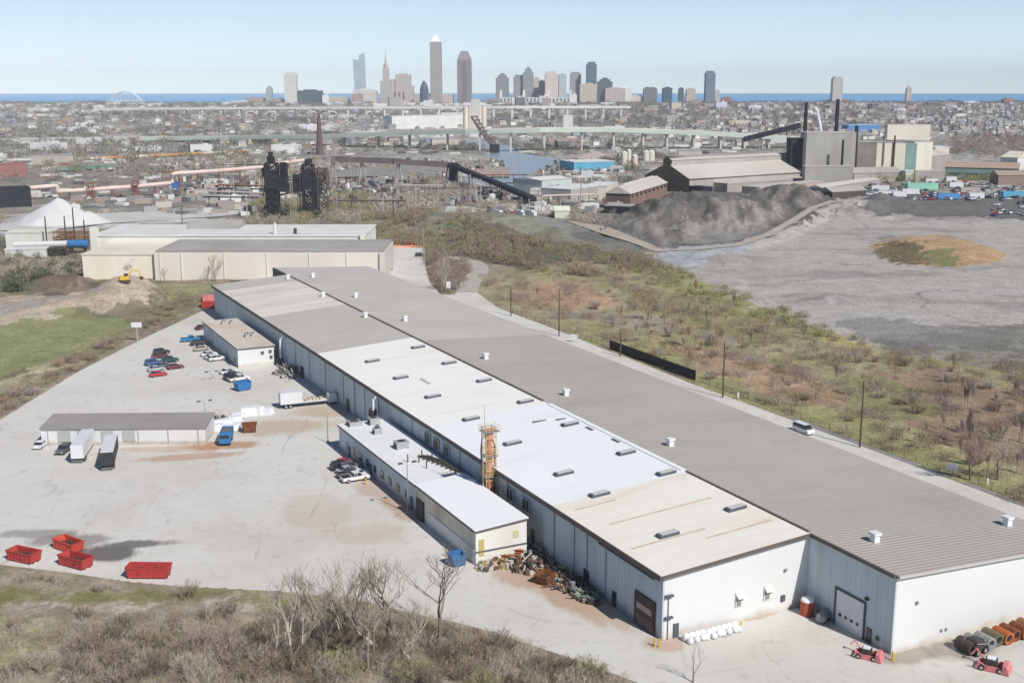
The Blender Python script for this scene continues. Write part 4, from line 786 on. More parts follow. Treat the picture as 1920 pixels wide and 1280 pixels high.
scrap_pile("loose timber and yellow scrap at the foot of the annex end wall", 925,1062, 3.0, 1.6, 150, [mat('faded_yellow_scrap', S(206,190,130)), M_CONC, M_RUST2], 9, 1.0, AX)
for i, (u, v, L_) in enumerate([(948,1044,6),(955,1050,6.5),(942,1050,5.5),(962,1056,4)]):
    x, y = at(u, v); o = thing("steel_beam", ["rusty steel beam on top of the stack by the annex","long rusty steel beam nearest the annex wall stack","orange rusty beam at the left of the stack","short rusty beam at the right of the stack"][i], "beam", (x, y, [.9,.0,.45,.0][i]), -.15+.05*i, "rusty beams by the annex")
    MB().box((0,0,0),(L_,.5,.08)).build("lower_flange", M_RUST2, o); MB().box((0,0,.08),(L_,.1,.4)).build("web", M_RUST2, o); MB().box((0,0,.48),(L_,.5,.08)).build("upper_flange", M_RUST2, o)
# bollards
for u, v, l in ((1228,1212,"leftmost yellow bollard at the warehouse corner"),(1236,1213,"tallest yellow bollard at the warehouse corner"),(838,1043,"yellow bollard beside the blue dumpster"),(686,908,"yellow bollard beside the white pickup truck"),(1389,1181,"yellow bollard under the wall vents of the south wall"),(1674,1238,"yellow bollard at the corner of the grey roofed half")):
    x, y = at(u, v); o = thing("bollard", l, "bollard", (x, y, 0)); MB().tube([(0,0,0),(0,0,1.25)], .13, 10).build("post", M_YEL, o); MB().lathe([(.13,0),(.1,.08),(.02,.12)], (0,0,1.25), 10).build("cap", M_YEL, o)
# wrapped bags along the south wall
for k in range(10):
    x, y = en(3.0+.92*k, -1.6-(.25 if k in (4,) else 0)); b = MB(); b.lathe([(.38,0),(.55,.12),(.56,.7),(.45,1.0),(.12,1.12)], (0,0,0), 9); b.lathe([(.3,0),(.5,.1),(.48,.6),(.2,.85)], (.1,-.9,0), 9)
    b2 = b.build("bulk_bag", M_WHTARP, smooth=True, loc=(x, y, 0), rz=TH+.2*(k%3)); tag(b2, "white bulk bag in the row along the sunlit south wall", "bag", "white bulk bags along the south wall")
x, y = en(23.6, -2.6); o = thing("storage_tank", "orange tank with a white lid in the shaded corner", "tank", (x, y, 0)); MB().lathe([(1.0,0),(1.0,2.1),(.95,2.2)], (0,0,0), 16).build("tank_body", mat("orange_tank_paint", S(196,96,66), .6, S(160,74,50), 1, .6), o); MB().lathe([(1.02,0),(.9,.3),(.2,.5)], (0,0,2.2), 16).build("lid", M_WHTARP, o)
for s in (-1, 1): MB().tube([(0,s*1.0,.0),(0,s*1.05,2.2)], .06, 5).build("strap", M_STEELD, o)
x, y = en(24.2, -5.4); o = thing("cylinder_tank", "pale grey tank lying on its side in the shade", "tank", (x, y, 0), TH+.5); MB().tube([(-1.4,0,.9),(-1.2,0,.9),(1.2,0,.9),(1.4,0,.9)], [.4,.75,.75,.4], 14).build("tank_body", M_GREYM, o)
for s in (-.8, .8): MB().box((s,0,0),(.25,1.2,.35)).build("cradle", M_STEELD, o)
# row of drums beyond the gable wall
DR = [(M_STEELD,"dark grey"),(M_GREYM,"slate grey"),(M_GREYM,"grey"),(mat("mossy_drum", S(124,116,92), .9, S(90,80,64), 1, .8),"mossy brown"),(M_RUST2,"bright orange rusty"),(M_RUST,"rust brown"),(M_RUST,"dull rusty"),(mat("brown_drum", S(150,112,80), .9, S(110,78,56), 1, .8),"tan brown"),(mat("olive_drum", S(140,122,84), .9, S(104,88,60), 1, .8),"olive brown"),(M_RUST,"far rusty"),(M_STEELD,"far dark")]
ORD = ["nearest","second","third","fourth","fifth","sixth","seventh","eighth","ninth","tenth","eleventh"]
for k, (m, c) in enumerate(DR):
    x, y = en(35.2+1.72*k, -21.4+(k%2)*.25); r_ = .95-.02*(k%3)
    o = thing("steel_drum", f"{c} open drum, {ORD[k]} in the row along the gable wall", "drum", (x, y, 0), TH, "drums along the gable wall")
    b = MB(); n = 18; P = []; F = []
    for yy, rr in ((-1.3,r_),(1.3,r_),(1.3,r_*.5),(-1.1,r_*.5),(-1.3,r_*.62)):
        for q in range(n): t_ = 2*math.pi*q/n; P.append((rr*math.cos(t_), yy, r_+rr*math.sin(t_)))
    for i in range(4):
        for q in range(n): F.append((i*n+q, (i+1)*n+q, (i+1)*n+(q+1)%n, i*n+(q+1)%n))
    for q in range(n): F.append((4*n+q, q, (q+1)%n, 4*n+(q+1)%n))
    P2 = b.add(P, F); b.build("shell", m, o)
    MB().tube([(0,-1.12,r_),(0,-1.05,r_)], r_*.5, 14).build("hollow", M_DARK, o)
    hb = MB()
    for yy in (-.6, .5): hb.tube([(0,yy-.05,r_),(0,yy+.05,r_)], r_+.04, 18)
    hb.build("hoop", m, o)
# farm-like red machines
def red_machine(label, u, v, rz, cabm, seed, s=1.0):
    x, y = at(u, v); o = thing("red_machine", label, "machine", (x, y, 0), rz); o.scale = (s,)*3
    f = MB()
    for sd_ in (-1, 1): f.box((0, sd_*1.0, .55), (4.4, .18, .3)); f.box((0,sd_*1.0,.05),(4.2,.35,.5))
    for k in range(5): f.box((-2+k, 0, .6), (.18, 2.0, .2))
    f.build("frame", M_PINK, o)
    MB().prism([(1.2,-1.3),(2.3,-1.5),(2.5,1.5),(1.2,1.3)], .1, 1.3, [(1.3,-1.1),(1.9,-1.3),(2.0,1.3),(1.3,1.1)]).build("blade", M_PINK, o)
    MB().box((-.3,0,.8),(1.6,1.3,.9)).build("engine", cabm, o); MB().box((-.3,0,1.7),(1.2,1.1,.12)).build("hood", M_WHTARP, o)
    MB().tube([(-1.3,.8,.8),(-2.6,1.5,2.0),(-3.2,1.2,1.2)], .14, 6).build("arm", M_PINK, o); MB().tube([(-1.3,-.8,.8),(-2.2,-1.2,1.5)], .12, 6).build("arm", M_PINK, o)
    wheels((-1.5, 1.0), 1.25, .45, o, .3); return o
red_machine("faded red machine with a white hood by the shaded wall corner", 1628, 1232, -.45, M_STEELD, 1, .8)
red_machine("faded red loader at the bottom right beside the drums", 1862, 1254, -.5, M_STEELD, 2, .9)
x, y = at(1828,1222); o = thing("skid_loader", "dark grey loader with rounded cage standing before the drums", "machine", (x, y, 0), .6)
profile_body([(-1.3,.4),(1.2,.4),(1.35,1.1),(.6,2.1),(-.9,2.2),(-1.35,1.4)], .85, .15, M_STEELD, "body", o); MB().box((.5,0,1.2),(.5,1.5,.8)).build("windshield", M_GLASSD, o); wheels((-.8,.8), 1.05, .48, o, .35)
for s in (-1, 1): MB().tube([(-1.2,s*1.0,1.9),(1.2,s*1.0,1.3),(1.9,s*.9,.4)], .1, 5).build("arm", M_GREYM, o)
MB().prism([(1.7,-1.0),(2.4,-1.0),(2.4,1.0),(1.7,1.0)], .1, .8).build("bucket", M_GREYM, o)
# poles in and around the yard
def light_pole(label, u, v, vtop, arms=True, m=None):
    x, y = at(u, v); h = zat(y, vtop); o = thing("light_pole", label, "light pole", (x, y, 0), TH)
    MB().tube([(0,0,0),(0,0,h)], [.13,.07], 7).build("pole", m or M_METAL, o); MB().box((0,0,0),(.6,.6,.4)).build("base", M_CONC, o)
    if arms:
        for s in (-1, 1): a = MB().tube([(0,0,h-.1),(s*1.1,0,h+.1)], .05, 5).build("arm", M_METAL, o); MB().box((s*1.3,0,h),(.8,.4,.22)).build("lamp", M_STEELD, o)
    return o
light_pole("tall double lamp pole rising behind the right end of the long shed", 386, 800, 752); light_pole("double lamp pole standing by the shaded office wall", 765, 962, 868, True, M_GREYM); light_pole("thin lamp pole at the corner of the office block", 615, 830, 778, False, M_GREYM)
light_pole("short lamp pole among the cars before the outbuilding", 397, 712, 697)
def utility_pole(label, x, y, h, cross=False, g="wooden poles along the east road"):
    o = thing("utility_pole", label, "utility pole", (x, y, gh(x,y)-.1), TH, g); MB().tube([(0,0,0),(0,0,h)], [.22,.14], 8).build("pole", M_WOODP, o)
    if cross: MB().box((0,0,h-1.0),(2.4,.14,.16)).build("crossarm", M_WOODP, o)
    ins = MB().box((0,-.2,h-.6),(.2,.2,.35)).build("insulator", M_GREYM, o)
for u, v, vt, l in ((958,592,535,"wooden pole farthest along the east road"),(1048,630,541,"second wooden pole from the far end of the east road"),(1163,668,618,"short wooden pole behind the black screen"),(1355,745,640,"wooden pole midway along the east road"),(1612,838,712,"tall wooden pole beyond the white van")):
    x, y = en(90.5, {958:222.4,1048:186.1,1163:155.3,1355:103.1,1612:57.2}[u]); x, y = at(u, v); utility_pole(l, x, y, zat(y, vt))
# signs
def sign(name, label, x, y, w_, h_, z, m, rz=0, cat="sign"):
    o = thing(name, label, cat, (x, y, gh(x,y)), rz)
    for s in (-1, 1): MB().tube([(s*w_*.38,0,0),(s*w_*.38,0,z+h_)], .05, 5).build("post", M_METAL, o)
    MB().box((0,-.08,z),(w_,.06,h_)).build("panel", m, o); return o
sign("road_sign", "blank white sign at the edge of the east road", *en(91.5,34), 2.2, 1.4, 1.0, M_TRW, -.2); sign("marker_post", "narrow white marker beside the east road, nearest the camera", *en(92.5, 26.0), .35, 1.3, .3, M_TRW); sign("marker_post", "white marker at the verge beyond the wooden pole", *at(1384,748), .4, 1.2, .4, M_TRW)
sign("road_sign", "white sign standing on the grass island by the far road", *at(841,548), 1.6, 2.6, 1.6, M_TRW, 0); sign("road_sign", "white sign and box before the east road verge", *at(1075,641), 2.6, 1.6, .8, M_TRW, -.3)
x, y = at(258,641); o = thing("billboard", "blank white billboard on a post beside the yard edge", "billboard", (x, y, gh(x,y)), .1); MB().tube([(0,0,0),(0,0,6)], .15, 8).build("post", M_CONC, o); MB().box((0,0,4.6),(3.0,.3,1.5)).build("panel", M_TRW, o); MB().box((0,.1,4.3),(3.2,.5,.12)).build("catwalk", M_GREYM, o)
# black screen wall at the road edge
o = thing("screen_wall", "black screened fence along the far side of the east road", "fence", (*en(91.2,142), 0), TH+math.pi/2)
MB().box((0,0,0),(43,.12,2.7)).build("screen", M_BLACK, o)
for k in range(16): MB().tube([(-21.5+k*43/15,-.12,0),(-21.5+k*43/15,-.12,2.85)], .06, 5).build("post", M_STEELD, o)
for i, (n0, n1) in enumerate([(-60, 118), (168, 228)]):
    o = thing("wire_fence", ["low wire fence along the near east road verge","wire fence along the far east road verge"][i], "fence", (*en(91.6,(n0+n1)/2),0), TH+math.pi/2); L_ = n1-n0
    k = int(L_/3.2)
    pst = [MB().tube([(-L_/2+j*L_/k,0,-.6),(-L_/2+j*L_/k,0,1.5)], .06, 4).build("post", M_STEELD, o) for j in range(k+1)]
    wr = MB()
    for z in (.35,.7,1.05,1.4): wr.tube([(-L_/2,0,z),(L_/2,0,z)], .03, 3)
    wr.build("wire", M_STEELD, o)
# excavator on the dirt heaps
x, y = at(237,557); o = thing("excavator", "yellow excavator working on the dirt heaps", "excavator", (x, y, gh(x,y)+.2), .5); MY = mat("machine_yellow", S(228,190,70), .6, S(180,140,50), 1, .6)
for s in (-1, 1): MB().prism([(-1.9,-.28+s*1.15),(1.9,-.28+s*1.15),(1.9,.28+s*1.15),(-1.9,.28+s*1.15)], 0, .9, [(-1.4,-.28+s*1.15),(1.4,-.28+s*1.15),(1.4,.28+s*1.15),(-1.4,.28+s*1.15)]).build("track", M_STEELD, o)
MB().box((-.5,0,1.0),(3.2,2.5,1.2)).build("house", MY, o); MB().box((.5,.75,1.4),(1.3,1.0,1.7)).build("cab", M_GLASSD, o)
MB().tube([(.8,0,1.8),(2.8,0,4.6),(5.0,0,4.0)], .3, 6).build("boom", MY, o); MB().tube([(5.0,0,4.0),(5.8,0,1.6)], .22, 6).build("stick", MY, o); MB().prism([(5.3,-.6),(6.4,-.6),(6.4,.6),(5.3,.6)], .6, 1.6).build("bucket", M_STEELD, o)
# ------------------------------------------------------------ works, bridges and halls in the middle distance
def hall(name, label, A, B, h, depth, wallm, roofm, rh=0.0, cat="building", group=None, win=None, world=False, over=.4, ridge='x', z=None):
    a = Vector(A if world else at(*A)); b = Vector(B if world else at(*B)); d = b-a; L_ = d.length; rz = math.atan2(d.y, d.x); n = Vector((-d.y, d.x)).normalized()
    c = (a+b)/2 + n*depth/2; zz = gh(c.x, c.y) if z is None else z
    o = thing(name, label, cat, (c.x, c.y, zz), rz, group)
    w_ = MB(); w_.box((0,0,-1.5),(L_,depth,h+1.5))
    if rh and ridge == 'y': w_.prism([(0,0)]*0 or [(-L_/2,-depth/2),(L_/2,-depth/2),(L_/2,depth/2),(-L_/2,depth/2)], h, h+.01)
    w_.build("wall", wallm, o)
    if rh:
        r_ = MB()
        if ridge == 'x': r_.gable((0,0,h),(L_,depth),rh,0,over)
        else: r_.gable((0,0,h),(depth,L_),rh,math.pi/2,over)
        r_.build("roof", roofm, o)
    else: MB().box((0,0,h),(L_+over,depth+over,.5)).build("roof", roofm, o)
    if win:
        for k in range(win[0]): MB().box((-L_/2+L_*(k+.5)/win[0], -depth/2-.05, win[1]), (L_/win[0]*.5, .15, win[2])).build("window", M_GLASSD, o)
    return o, L_
M_FGREY = mat("weathered_grey_sheet", S(184,180,173), .85, S(156,151,145), .06, .9, sn=(1,1,.3)); M_FDGREY = mat("sooty_sheet", S(104,96,92), .9, S(72,66,64), .1, .9); M_FBROWN = mat("sooty_brown_brick", S(120,102,94), .9, S(92,78,72), .15, .9)
M_FROOF = mat("pinkish_grey_roof", S(200,193,186), .9, S(180,172,164), .03, .9); M_FROOF2 = mat("dull_grey_roof", S(176,172,166), .9, S(152,147,140), .05, .9); M_BRICK = mat("pale_brick", S(150,124,112), .9, S(124,98,88), .2, .8)
M_FWHITE = mat("far_white_wall", S(226,226,222), .8, S(196,194,188), .08, .7); M_FCREAM = mat("far_cream_wall", S(230,225,210), .8, S(208,200,182), .08, .8, sn=(1,1,.2)); M_TEAL = mat("teal_sheet", S(140,166,160), .8, S(110,134,130), .08, .8)
M_FBLUE = mat("light_blue_sheet", S(104,178,206), .8, S(84,150,184), .05, .6); M_FDARK = mat("soot_black_steel", S(52,54,64,.8), .8, S(34,36,44,.8), .2, .8); M_BGREEN = mat("pale_green_girder", S(196,208,196), .8, S(170,182,172), .02, .7)
M_PIPE = mat("pinkish_pipe", S(232,214,206), .7, S(208,176,164), .06, .9); M_REDR = mat("red_oxide_frame", S(150,74,66), .85, S(110,58,54), .2, .8); M_SALT = mat("pale_salt", S(214,213,212), .95, S(194,192,190), .12, .8, bump=.3)
M_FCONC = mat("far_concrete", S(214,210,200), .85, S(188,182,172), .05, .7)
# white factory behind the yard
a = at(150,518); b = at(292,526)
fa = thing("factory", "pale two-level factory hall behind the far end of the warehouse", "factory", (0,0,0))
def bx(p, nm, x0, x1, y0, y1, z0, z1, m): return MB().box(((x0+x1)/2,(y0+y1)/2,z0),(x1-x0,y1-y0,z1-z0)).build(nm, m, p)
yF = 466; xL = xat(152, yF, 5); xM = xat(290, yF, 5); xR = xat(716, yF, 5); zF = zat(yF, 471)
wl = bx(fa, "wall", xL, xM, yF+2, yF+34, -1, zat(yF+2, 478), mat("yellowed_wall", S(242,238,226), .8, S(226,214,186), .12, .9, sn=(1,1,.15))); wl["label"] = "yellow stained left end of the front wall"
bx(fa, "wall", xM, xR, yF, yF+34, -1, zF, mat("factory_wall", S(226,219,208), .8, S(214,206,194), .04, .8, sn=(1,1,.2))); bx(fa, "roof", xM+1, xR+1, yF-.3, yF+34, zF+.01, zF+.5, M_FROOF2); bx(fa, "roof", xL-.3, xM+.6, yF+1.7, yF+34, zat(yF+2,478)+.01, zat(yF+2,478)+.5, M_FCREAM)
y2 = yF+34.5; bx(fa, "upper_wall", xat(172,y2,16), xat(684,y2,16), y2, y2+40, -1, zat(y2, 443), M_CREAM); bx(fa, "upper_roof", xat(172,y2,16)-.4, xat(684,y2,16)+.4, y2-.4, y2+40, zat(y2,443), zat(y2,443)+.6, M_FWHITE)
MB().gable((xat(405,y2+30,18), y2+30, zat(y2,443)+.6), (24, 16), 3.2).build("roof_gable", M_FROOF2, fa); bx(fa, "end_pier", xat(170,y2,16), xat(182,y2,16), y2-1.5, y2+2, 0, zat(y2,426), M_CREAM); bx(fa, "end_pier", xat(676,y2,14), xat(684,y2,14), y2-1.5, y2, 0, zat(y2,438), M_CREAM)
for u, vt in ((515,420),(553,430)): xx = xat(u, y2+4, 18); MB().tube([(xx,y2+4,12),(xx,y2+4,zat(y2,vt))], .7, 8).build("vent_stack", M_FWHITE if u == 515 else M_STEELD, fa)
for u in (712,): xx = xat(u, yF-.5, 6); bx(fa, "end_pier", xx, xx+2.2, yF-1, yF+33.5, 0, zF-.3, M_FCONC)
for u in (300, 340, 420, 500, 580, 650): xx = xat(u, yF, 5); bx(fa, "downpipe", xx, xx+.35, yF-.35, yF-.02, 0, zF-.4, M_CREAM)
x, y = at(500,508); o = thing("steel_rack", "low pipe frame at the north end of the warehouse roof", "pipe frame", (*en(13,277),0), TH-.5)
MB().tube([(-6,0,0),(-6,0,9.3),(8,0,10.2)], .25, 6).build("pipe", M_TRIM, o)
# far lot barrier and its red objects
o = thing("barrier", "orange and white barrier at the far end of the lot", "barrier", (*at(757,464),0)); MB().box((0,0,0),(26,.6,1.0)).build("rail", mat("orange_white_barrier", S(236,190,160), .8, S(220,120,80), .35, 1), o)
for s in (-12,-4,4,12): MB().box((s,0,1.0),(.4,.4,.4)).build("post", M_FWHITE, o)
for u, l in ((733,"left red container beyond the orange barrier"),(770,"right red container beyond the orange barrier")): o = thing("container", l, "container", (*at(u,462),0)); MB().box((0,0,.2),(6.5,2.4,1.5)).build("box", M_REDR, o); MB().box((0,0,0),(6.0,2.0,.2)).build("skid", M_STEELD, o); MB().box((0,0,1.7),(6.7,2.6,.12)).build("rim", M_RED, o)
# salt heap
def heap(name, label, u, v, rx, ry, h, m, seed, lobes=((0,0,1,1),), cat="heap"):
    x, y = at(u, v); n = 44; P = []; F = []
    for j in range(n+1):
        for i in range(n+1):
            a, b = -1.1+2.2*i/n, -1.1+2.2*j/n; z = 0
            for lx, ly, ls, lh in lobes: d = math.hypot((a-lx)/ls, (b-ly)/ls)+.06*mnoise.noise(Vector((a*3, b*3, seed))); z = max(z, lh*max(0, 1-d)**(1.15 if cat == 'heap' and h < 8 else .95))
            z = z*h + .35*mnoise.noise(Vector((a*12, b*12, seed)))*(z > .02) ; P.append((a*rx, b*ry, z-.3))
    for j in range(n):
        for i in range(n): F.append((j*(n+1)+i, j*(n+1)+i+1, (j+1)*(n+1)+i+1, (j+1)*(n+1)+i))
    return tag(MB().add(P, F).build(name, m, smooth=True, loc=(x, y, gh(x,y))), label, cat)
heap("salt_heap", "tall pale salt heap with a lower shoulder on its right", 112, 418, 27, 22, 15, M_SALT, 2, ((0,0,.95,1.0),(.62,0,.5,.5)))
heap("gravel_heap", "reddish grey gravel heap on the river bank", 880, 322, 34, 55, 3.0, mat("reddish_grit", S(176,158,148), .95, S(150,130,120), .05, .8), 3); heap("gravel_heap", "pinkish sand heap beyond the blue warehouse", 1115, 297, 30, 40, 8, mat("pink_sand", S(196,180,170), .95, S(176,156,146), .05, .8), 4)
heap("ore_heap", "wide grey ore heap under the conveyor bridge", 700, 330, 62, 55, 9, mat("grey_ore", S(150,148,144), .95, S(120,118,116), .08, .9), 5, ((0,0,1,1),(.5,.2,.5,.8))); heap("ore_heap", "long grey ore heap right of the conveyor bridge", 780, 322, 48, 60, 9, mat("grey_ore", S(150,148,144)), 6)
# pipeline on trestles
def pipeline(name, label, pts, r, m, vg, supp, seed, cat="pipeline", frames=()):
    P = []
    for u, v in pts: g = np.interp(u, *vg); y = at(u, g)[1]; z = zat(y, v); P.append((xat(u, y, z), y, z))
    o = thing(name, label, cat, (0,0,0)); MB().tube(P, r, 10).build("pipe", m, o)
    for u in supp:
        g = float(np.interp(u, *vg)); v = float(np.interp(u, [p[0] for p in pts], [p[1] for p in pts])); y = at(u, g)[1]; z = zat(y, v); x = xat(u, y, z); MB().tube([(x-1,y,-1),(x-.3,y,z-r)], .3, 4).tube([(x+1,y,-1),(x+.3,y,z-r)], .3, 4).build("trestle", M_REDR, o)
    return o
pipeline("pipeline", "long pink steel pipeline with two steps crossing the works on the left", [(-160,364),(0,356),(50,353),(102,348.5),(107,349),(108,358),(112,359),(165,356),(250,350),(320,343.5),(323,342),(323,327),(328,325.5),(400,321),(500,313),(512,308),(575,300)], 1.5, M_PIPE, ([-160,0,320,600],[385,376,366,345]), (-100,-40,20,55,130,172,210,256,290,335,370,410,450,490,540), 1)
for i, (u, v) in enumerate([(172,362),(256,356)]): 
    y = at(u, 372-i*4)[1]; x = xat(u, y, 5); o = thing("valve_frame", ["left red frame carrying the pink pipeline","right red frame carrying the pink pipeline"][i], "frame", (x, y-2, 0)); q = MB()
    for sx in (-1.8,1.8):
        for sy in (-1.8,1.8): q.tube([(sx,sy,-.5),(sx,sy,11)], .3, 4)
    for z in (4,8,11): q.tube([(-1.8,-1.8,z),(1.8,-1.8,z),(1.8,1.8,z),(-1.8,1.8,z),(-1.8,-1.8,z)], .28, 4)
    q.build("frame", M_REDR, o); MB().box((0,0,7.5),(3.0,3.0,.3)).build("deck", M_REDR, o)
# furnace-like dark tower group
x, y = at(560, 408); FT = thing("ore_bridge", "dark steel unloading structure with two towers and hopper deck", "steel structure", (x, y, 0), .05)
def lattice(p, x0, x1, y0, y1, z0, z1, m, nm="tower_frame", k=6, t=.35, taper=1.0):
    q = MB(); c = ((x0+x1)/2, (y0+y1)/2)
    def pt(sx, sy, z): f = 1-(1-taper)*(z-z0)/(z1-z0); return (c[0]+(x1-x0)/2*sx*f, c[1]+(y1-y0)/2*sy*f, z)
    for sx in (-1,1):
        for sy in (-1,1): q.tube([pt(sx,sy,z0), pt(sx,sy,z1)], t, 4)
    for i in range(k):
        a, b = z0+(z1-z0)*i/k, z0+(z1-z0)*(i+1)/k
        for sy in (-1,1): q.tube([pt(-1,sy,a), pt(1,sy,b)], t*.6, 4, False); q.tube([pt(1,sy,a), pt(-1,sy,b)], t*.6, 4, False); q.tube([pt(-1,sy,b), pt(1,sy,b)], t*.7, 4, False)
        for sx in (-1,1): q.tube([pt(sx,-1,a), pt(sx,1,b)], t*.6, 4, False); q.tube([pt(sx,-1,b), pt(sx,1,b)], t*.7, 4, False)
    return q.build(nm, m, p)
lattice(FT, -18, -11.5, -4, 4, -1, 32, M_FDARK, k=7, t=.55); lattice(FT, 3.5, 9.5, -4, 4, -1, 31, M_FDARK, k=7, t=.55); lattice(FT, 11.5, 17.5, -3, 5, -1, 29, M_FDGREY, k=7, t=.4); lattice(FT, -11.5, 3.5, -3.5, 3.5, 13, 24, M_FDARK, k=3, t=.5); lattice(FT, -9.5, -6, -2, 2, 24, 32, M_FDARK, k=3, t=.35)
r = random.Random(12)
for nm, bxs in (("hopper", [(-15,0,18,7.5,8,10)]), ("hopper", [(6.5,0,17,7,8,11)]), ("deck_house", [(-4,0,15.5,16,7,5)]), ("machinery", [(-15,0,32,4,5,4),(-15,0,36,2.5,3,2.5)]), ("machinery", [(7,0,31,4,5,3.5)]), ("machinery", [(-8.5,1,20.5,3,4,12)]), ("machinery", [(12,0,14,5,5,9)]), ("tower_base", [(-14.5,1,-1,5.5,6,19)]), ("tower_base", [(10.5,1,-1,4.0,6,17)]), ("deck_house", [(0,1,20.5,5,5,5)])):
    q = MB()
    for c in bxs: q.box(c[:3], c[3:])
    q.build(nm, M_FDARK, FT)
rq = random.Random(8)
for k in range(16): xx = rq.choice([-15,-15,7,7,-4,11,-19]); MB().box((xx+rq.uniform(-3,3), rq.uniform(-3,3), rq.uniform(1,30)), (rq.uniform(1.2,3.5), rq.uniform(1.2,3.5), rq.uniform(1.5,5)), rq.uniform(-.2,.2)).build("machinery", rq.choice([M_FDARK, M_FDARK, M_STEELD, M_FDGREY]), FT)
MB().tube([(-20,-3,13),(-16,-3,30),(-14,-3,36)], .5, 6).build("pipe", M_FDARK, FT); MB().tube([(12,-3,2),(12,-3,24),(8,-3,33)], .6, 6).build("pipe", M_STEELD, FT); MB().tube([(2,-4.5,4),(2,-4.5,27)], .4, 6).build("pipe", M_STEELD, FT); MB().tube([(-24,2,0),(-18,2,9)], .8, 6).build("pipe", M_FDARK, FT)
MB().box((15.5,2,20),(5,5,9)).build("hopper", mat("rust_red_hopper", S(140,112,104), .9, S(110,86,80), .4, .9), FT); MB().box((14.5,1,13),(7,4,2.6)).build("deck_house", M_FCREAM, FT)
def mast(label, u, vb, vt, wd=1.6, m=M_METAL, taper=.5, cat="mast", name="lattice_mast", plain=False, g=None):
    x, y = at(u, vb); h = zat(y, vt); o = thing(name, label, cat, (x, y, 0), .2, g)
    if plain: MB().tube([(0,0,-1),(0,0,h)], [wd, wd*taper], 8).build("shaft", m, o); MB().lathe([(wd*1.15,0),(wd*1.15,1.5),(wd,2)], (0,0,-1), 8).build("base", m, o)
    else: lattice(o, -wd/2, wd/2, -wd/2, wd/2, -1, h, m, "shaft", max(5, int(h/3)), .11, taper); MB().box((0,0,h-.2),(wd*2.2,.2,.2)).build("crossarm", m, o)
    return o
M_TAN = mat("tan_steel", S(176,166,140), .8)
mast("tall pale lattice mast in front of the dark steel structure", 549, 432, 298, 1.8, M_TAN); mast("pale lattice mast leaning beside the taller one", 556, 430, 365, 1.4, M_TAN); mast("tall grey mast right of the dark steel structure", 628, 396, 262, 2.6, M_FGREY, .6); mast("slim pole standing in the river bend", 973, 350, 262, .35, M_METAL, .6, "pole", "pole", True)
for i, (u, vb, vt) in enumerate([(89,468,406),(125,466,405),(141,460,388),(161,468,412)]): mast(["leftmost","second","tallest","rightmost"][i]+" dark pole of the tank yard", u, vb, vt, .4, M_STEELD, .7, "pole", "pole", True)
mast("thin pole between the conveyor bridge and the mounds", 738, 420, 330, .3, M_WOODP, .6, "pole", "pole", True); mast("thin pole left of the factory trees", 342, 420, 384, .25, M_WOODP, .6, "pole", "pole", True); mast("lamp mast at the far lot", 795, 478, 428, .2, M_METAL, .6, "pole", "pole", True); mast("short lamp mast at the far lot edge", 797, 500, 466, .16, M_METAL, .6, "pole", "pole", True)
mast("dark red stack tower behind the conveyor bridge", 600, 290, 212, 4.5, mat("dark_red_steel", S(110,88,92), .9), .35, "stack", "stack_tower", True)
# conveyor bridge
def gallery(name, label, pts, wd, ht, m, legs, cat="conveyor"):
    o = thing(name, label, cat, (0,0,0)); P = [Vector(p) for p in pts]
    for a, b in zip(P, P[1:]):
        d = (b-a); n = Vector((-d.y, d.x, 0)).normalized()*wd/2; up = Vector((0,0,ht)); Q = [a-n, b-n, b+n, a+n]
        MB().add(Q+[q+up for q in Q], [(0,3,2,1),(4,5,6,7),(0,1,5,4),(1,2,6,5),(2,3,7,6),(3,0,4,7)]).build("gallery", m, o); Q = [q+up*1.0 for q in Q]
    for t_, sp in legs:
        i = min(len(P)-2, int(t_)); p = P[i].lerp(P[i+1], t_-i)
        MB().tube([(p.x-sp,p.y,-1),(p.x-.6,p.y,p.z)], .55, 4).tube([(p.x+sp,p.y,-1),(p.x+.6,p.y,p.z)], .55, 4).tube([(p.x-sp*.6,p.y,p.z*.4),(p.x+sp*.6,p.y,p.z*.4)], .3, 4).build("leg", M_FGREY, o)
    return o
def p3(u, v, vg): y = at(u, vg)[1]; z = zat(y, v); return (xat(u, y, z), y, z)
gallery("conveyor_bridge", "long dark conveyor bridge high above the ore heaps", [p3(622,303,352), p3(735,307,350), p3(852,315,346)], 7, 4.2, mat("gallery_sheet", S(108,98,100), .9, S(80,74,78), .1, .8), [(.5,3.5),(1.1,3),(1.9,3.5),(0.02,3)])
MB_t = gallery("conveyor_ramp", "dark conveyor sloping down from the bridge toward the works", [p3(845,313,346), p3(925,345,366), p3(1000,378,390)], 4.5, 3.0, M_FDARK, [(.5,2.5),(1.2,2.0)])
gallery("conveyor_gallery", "dark inclined gallery climbing into the steel plant", [p3(1395,266,306), p3(1500,240,306)], 6, 5, M_FDARK, [(.3,3),(.8,3)])
hall("transfer_house", "small dark house where the conveyor turns down", (842,348), (858,348), 17, 8, M_FDARK, M_FDARK)
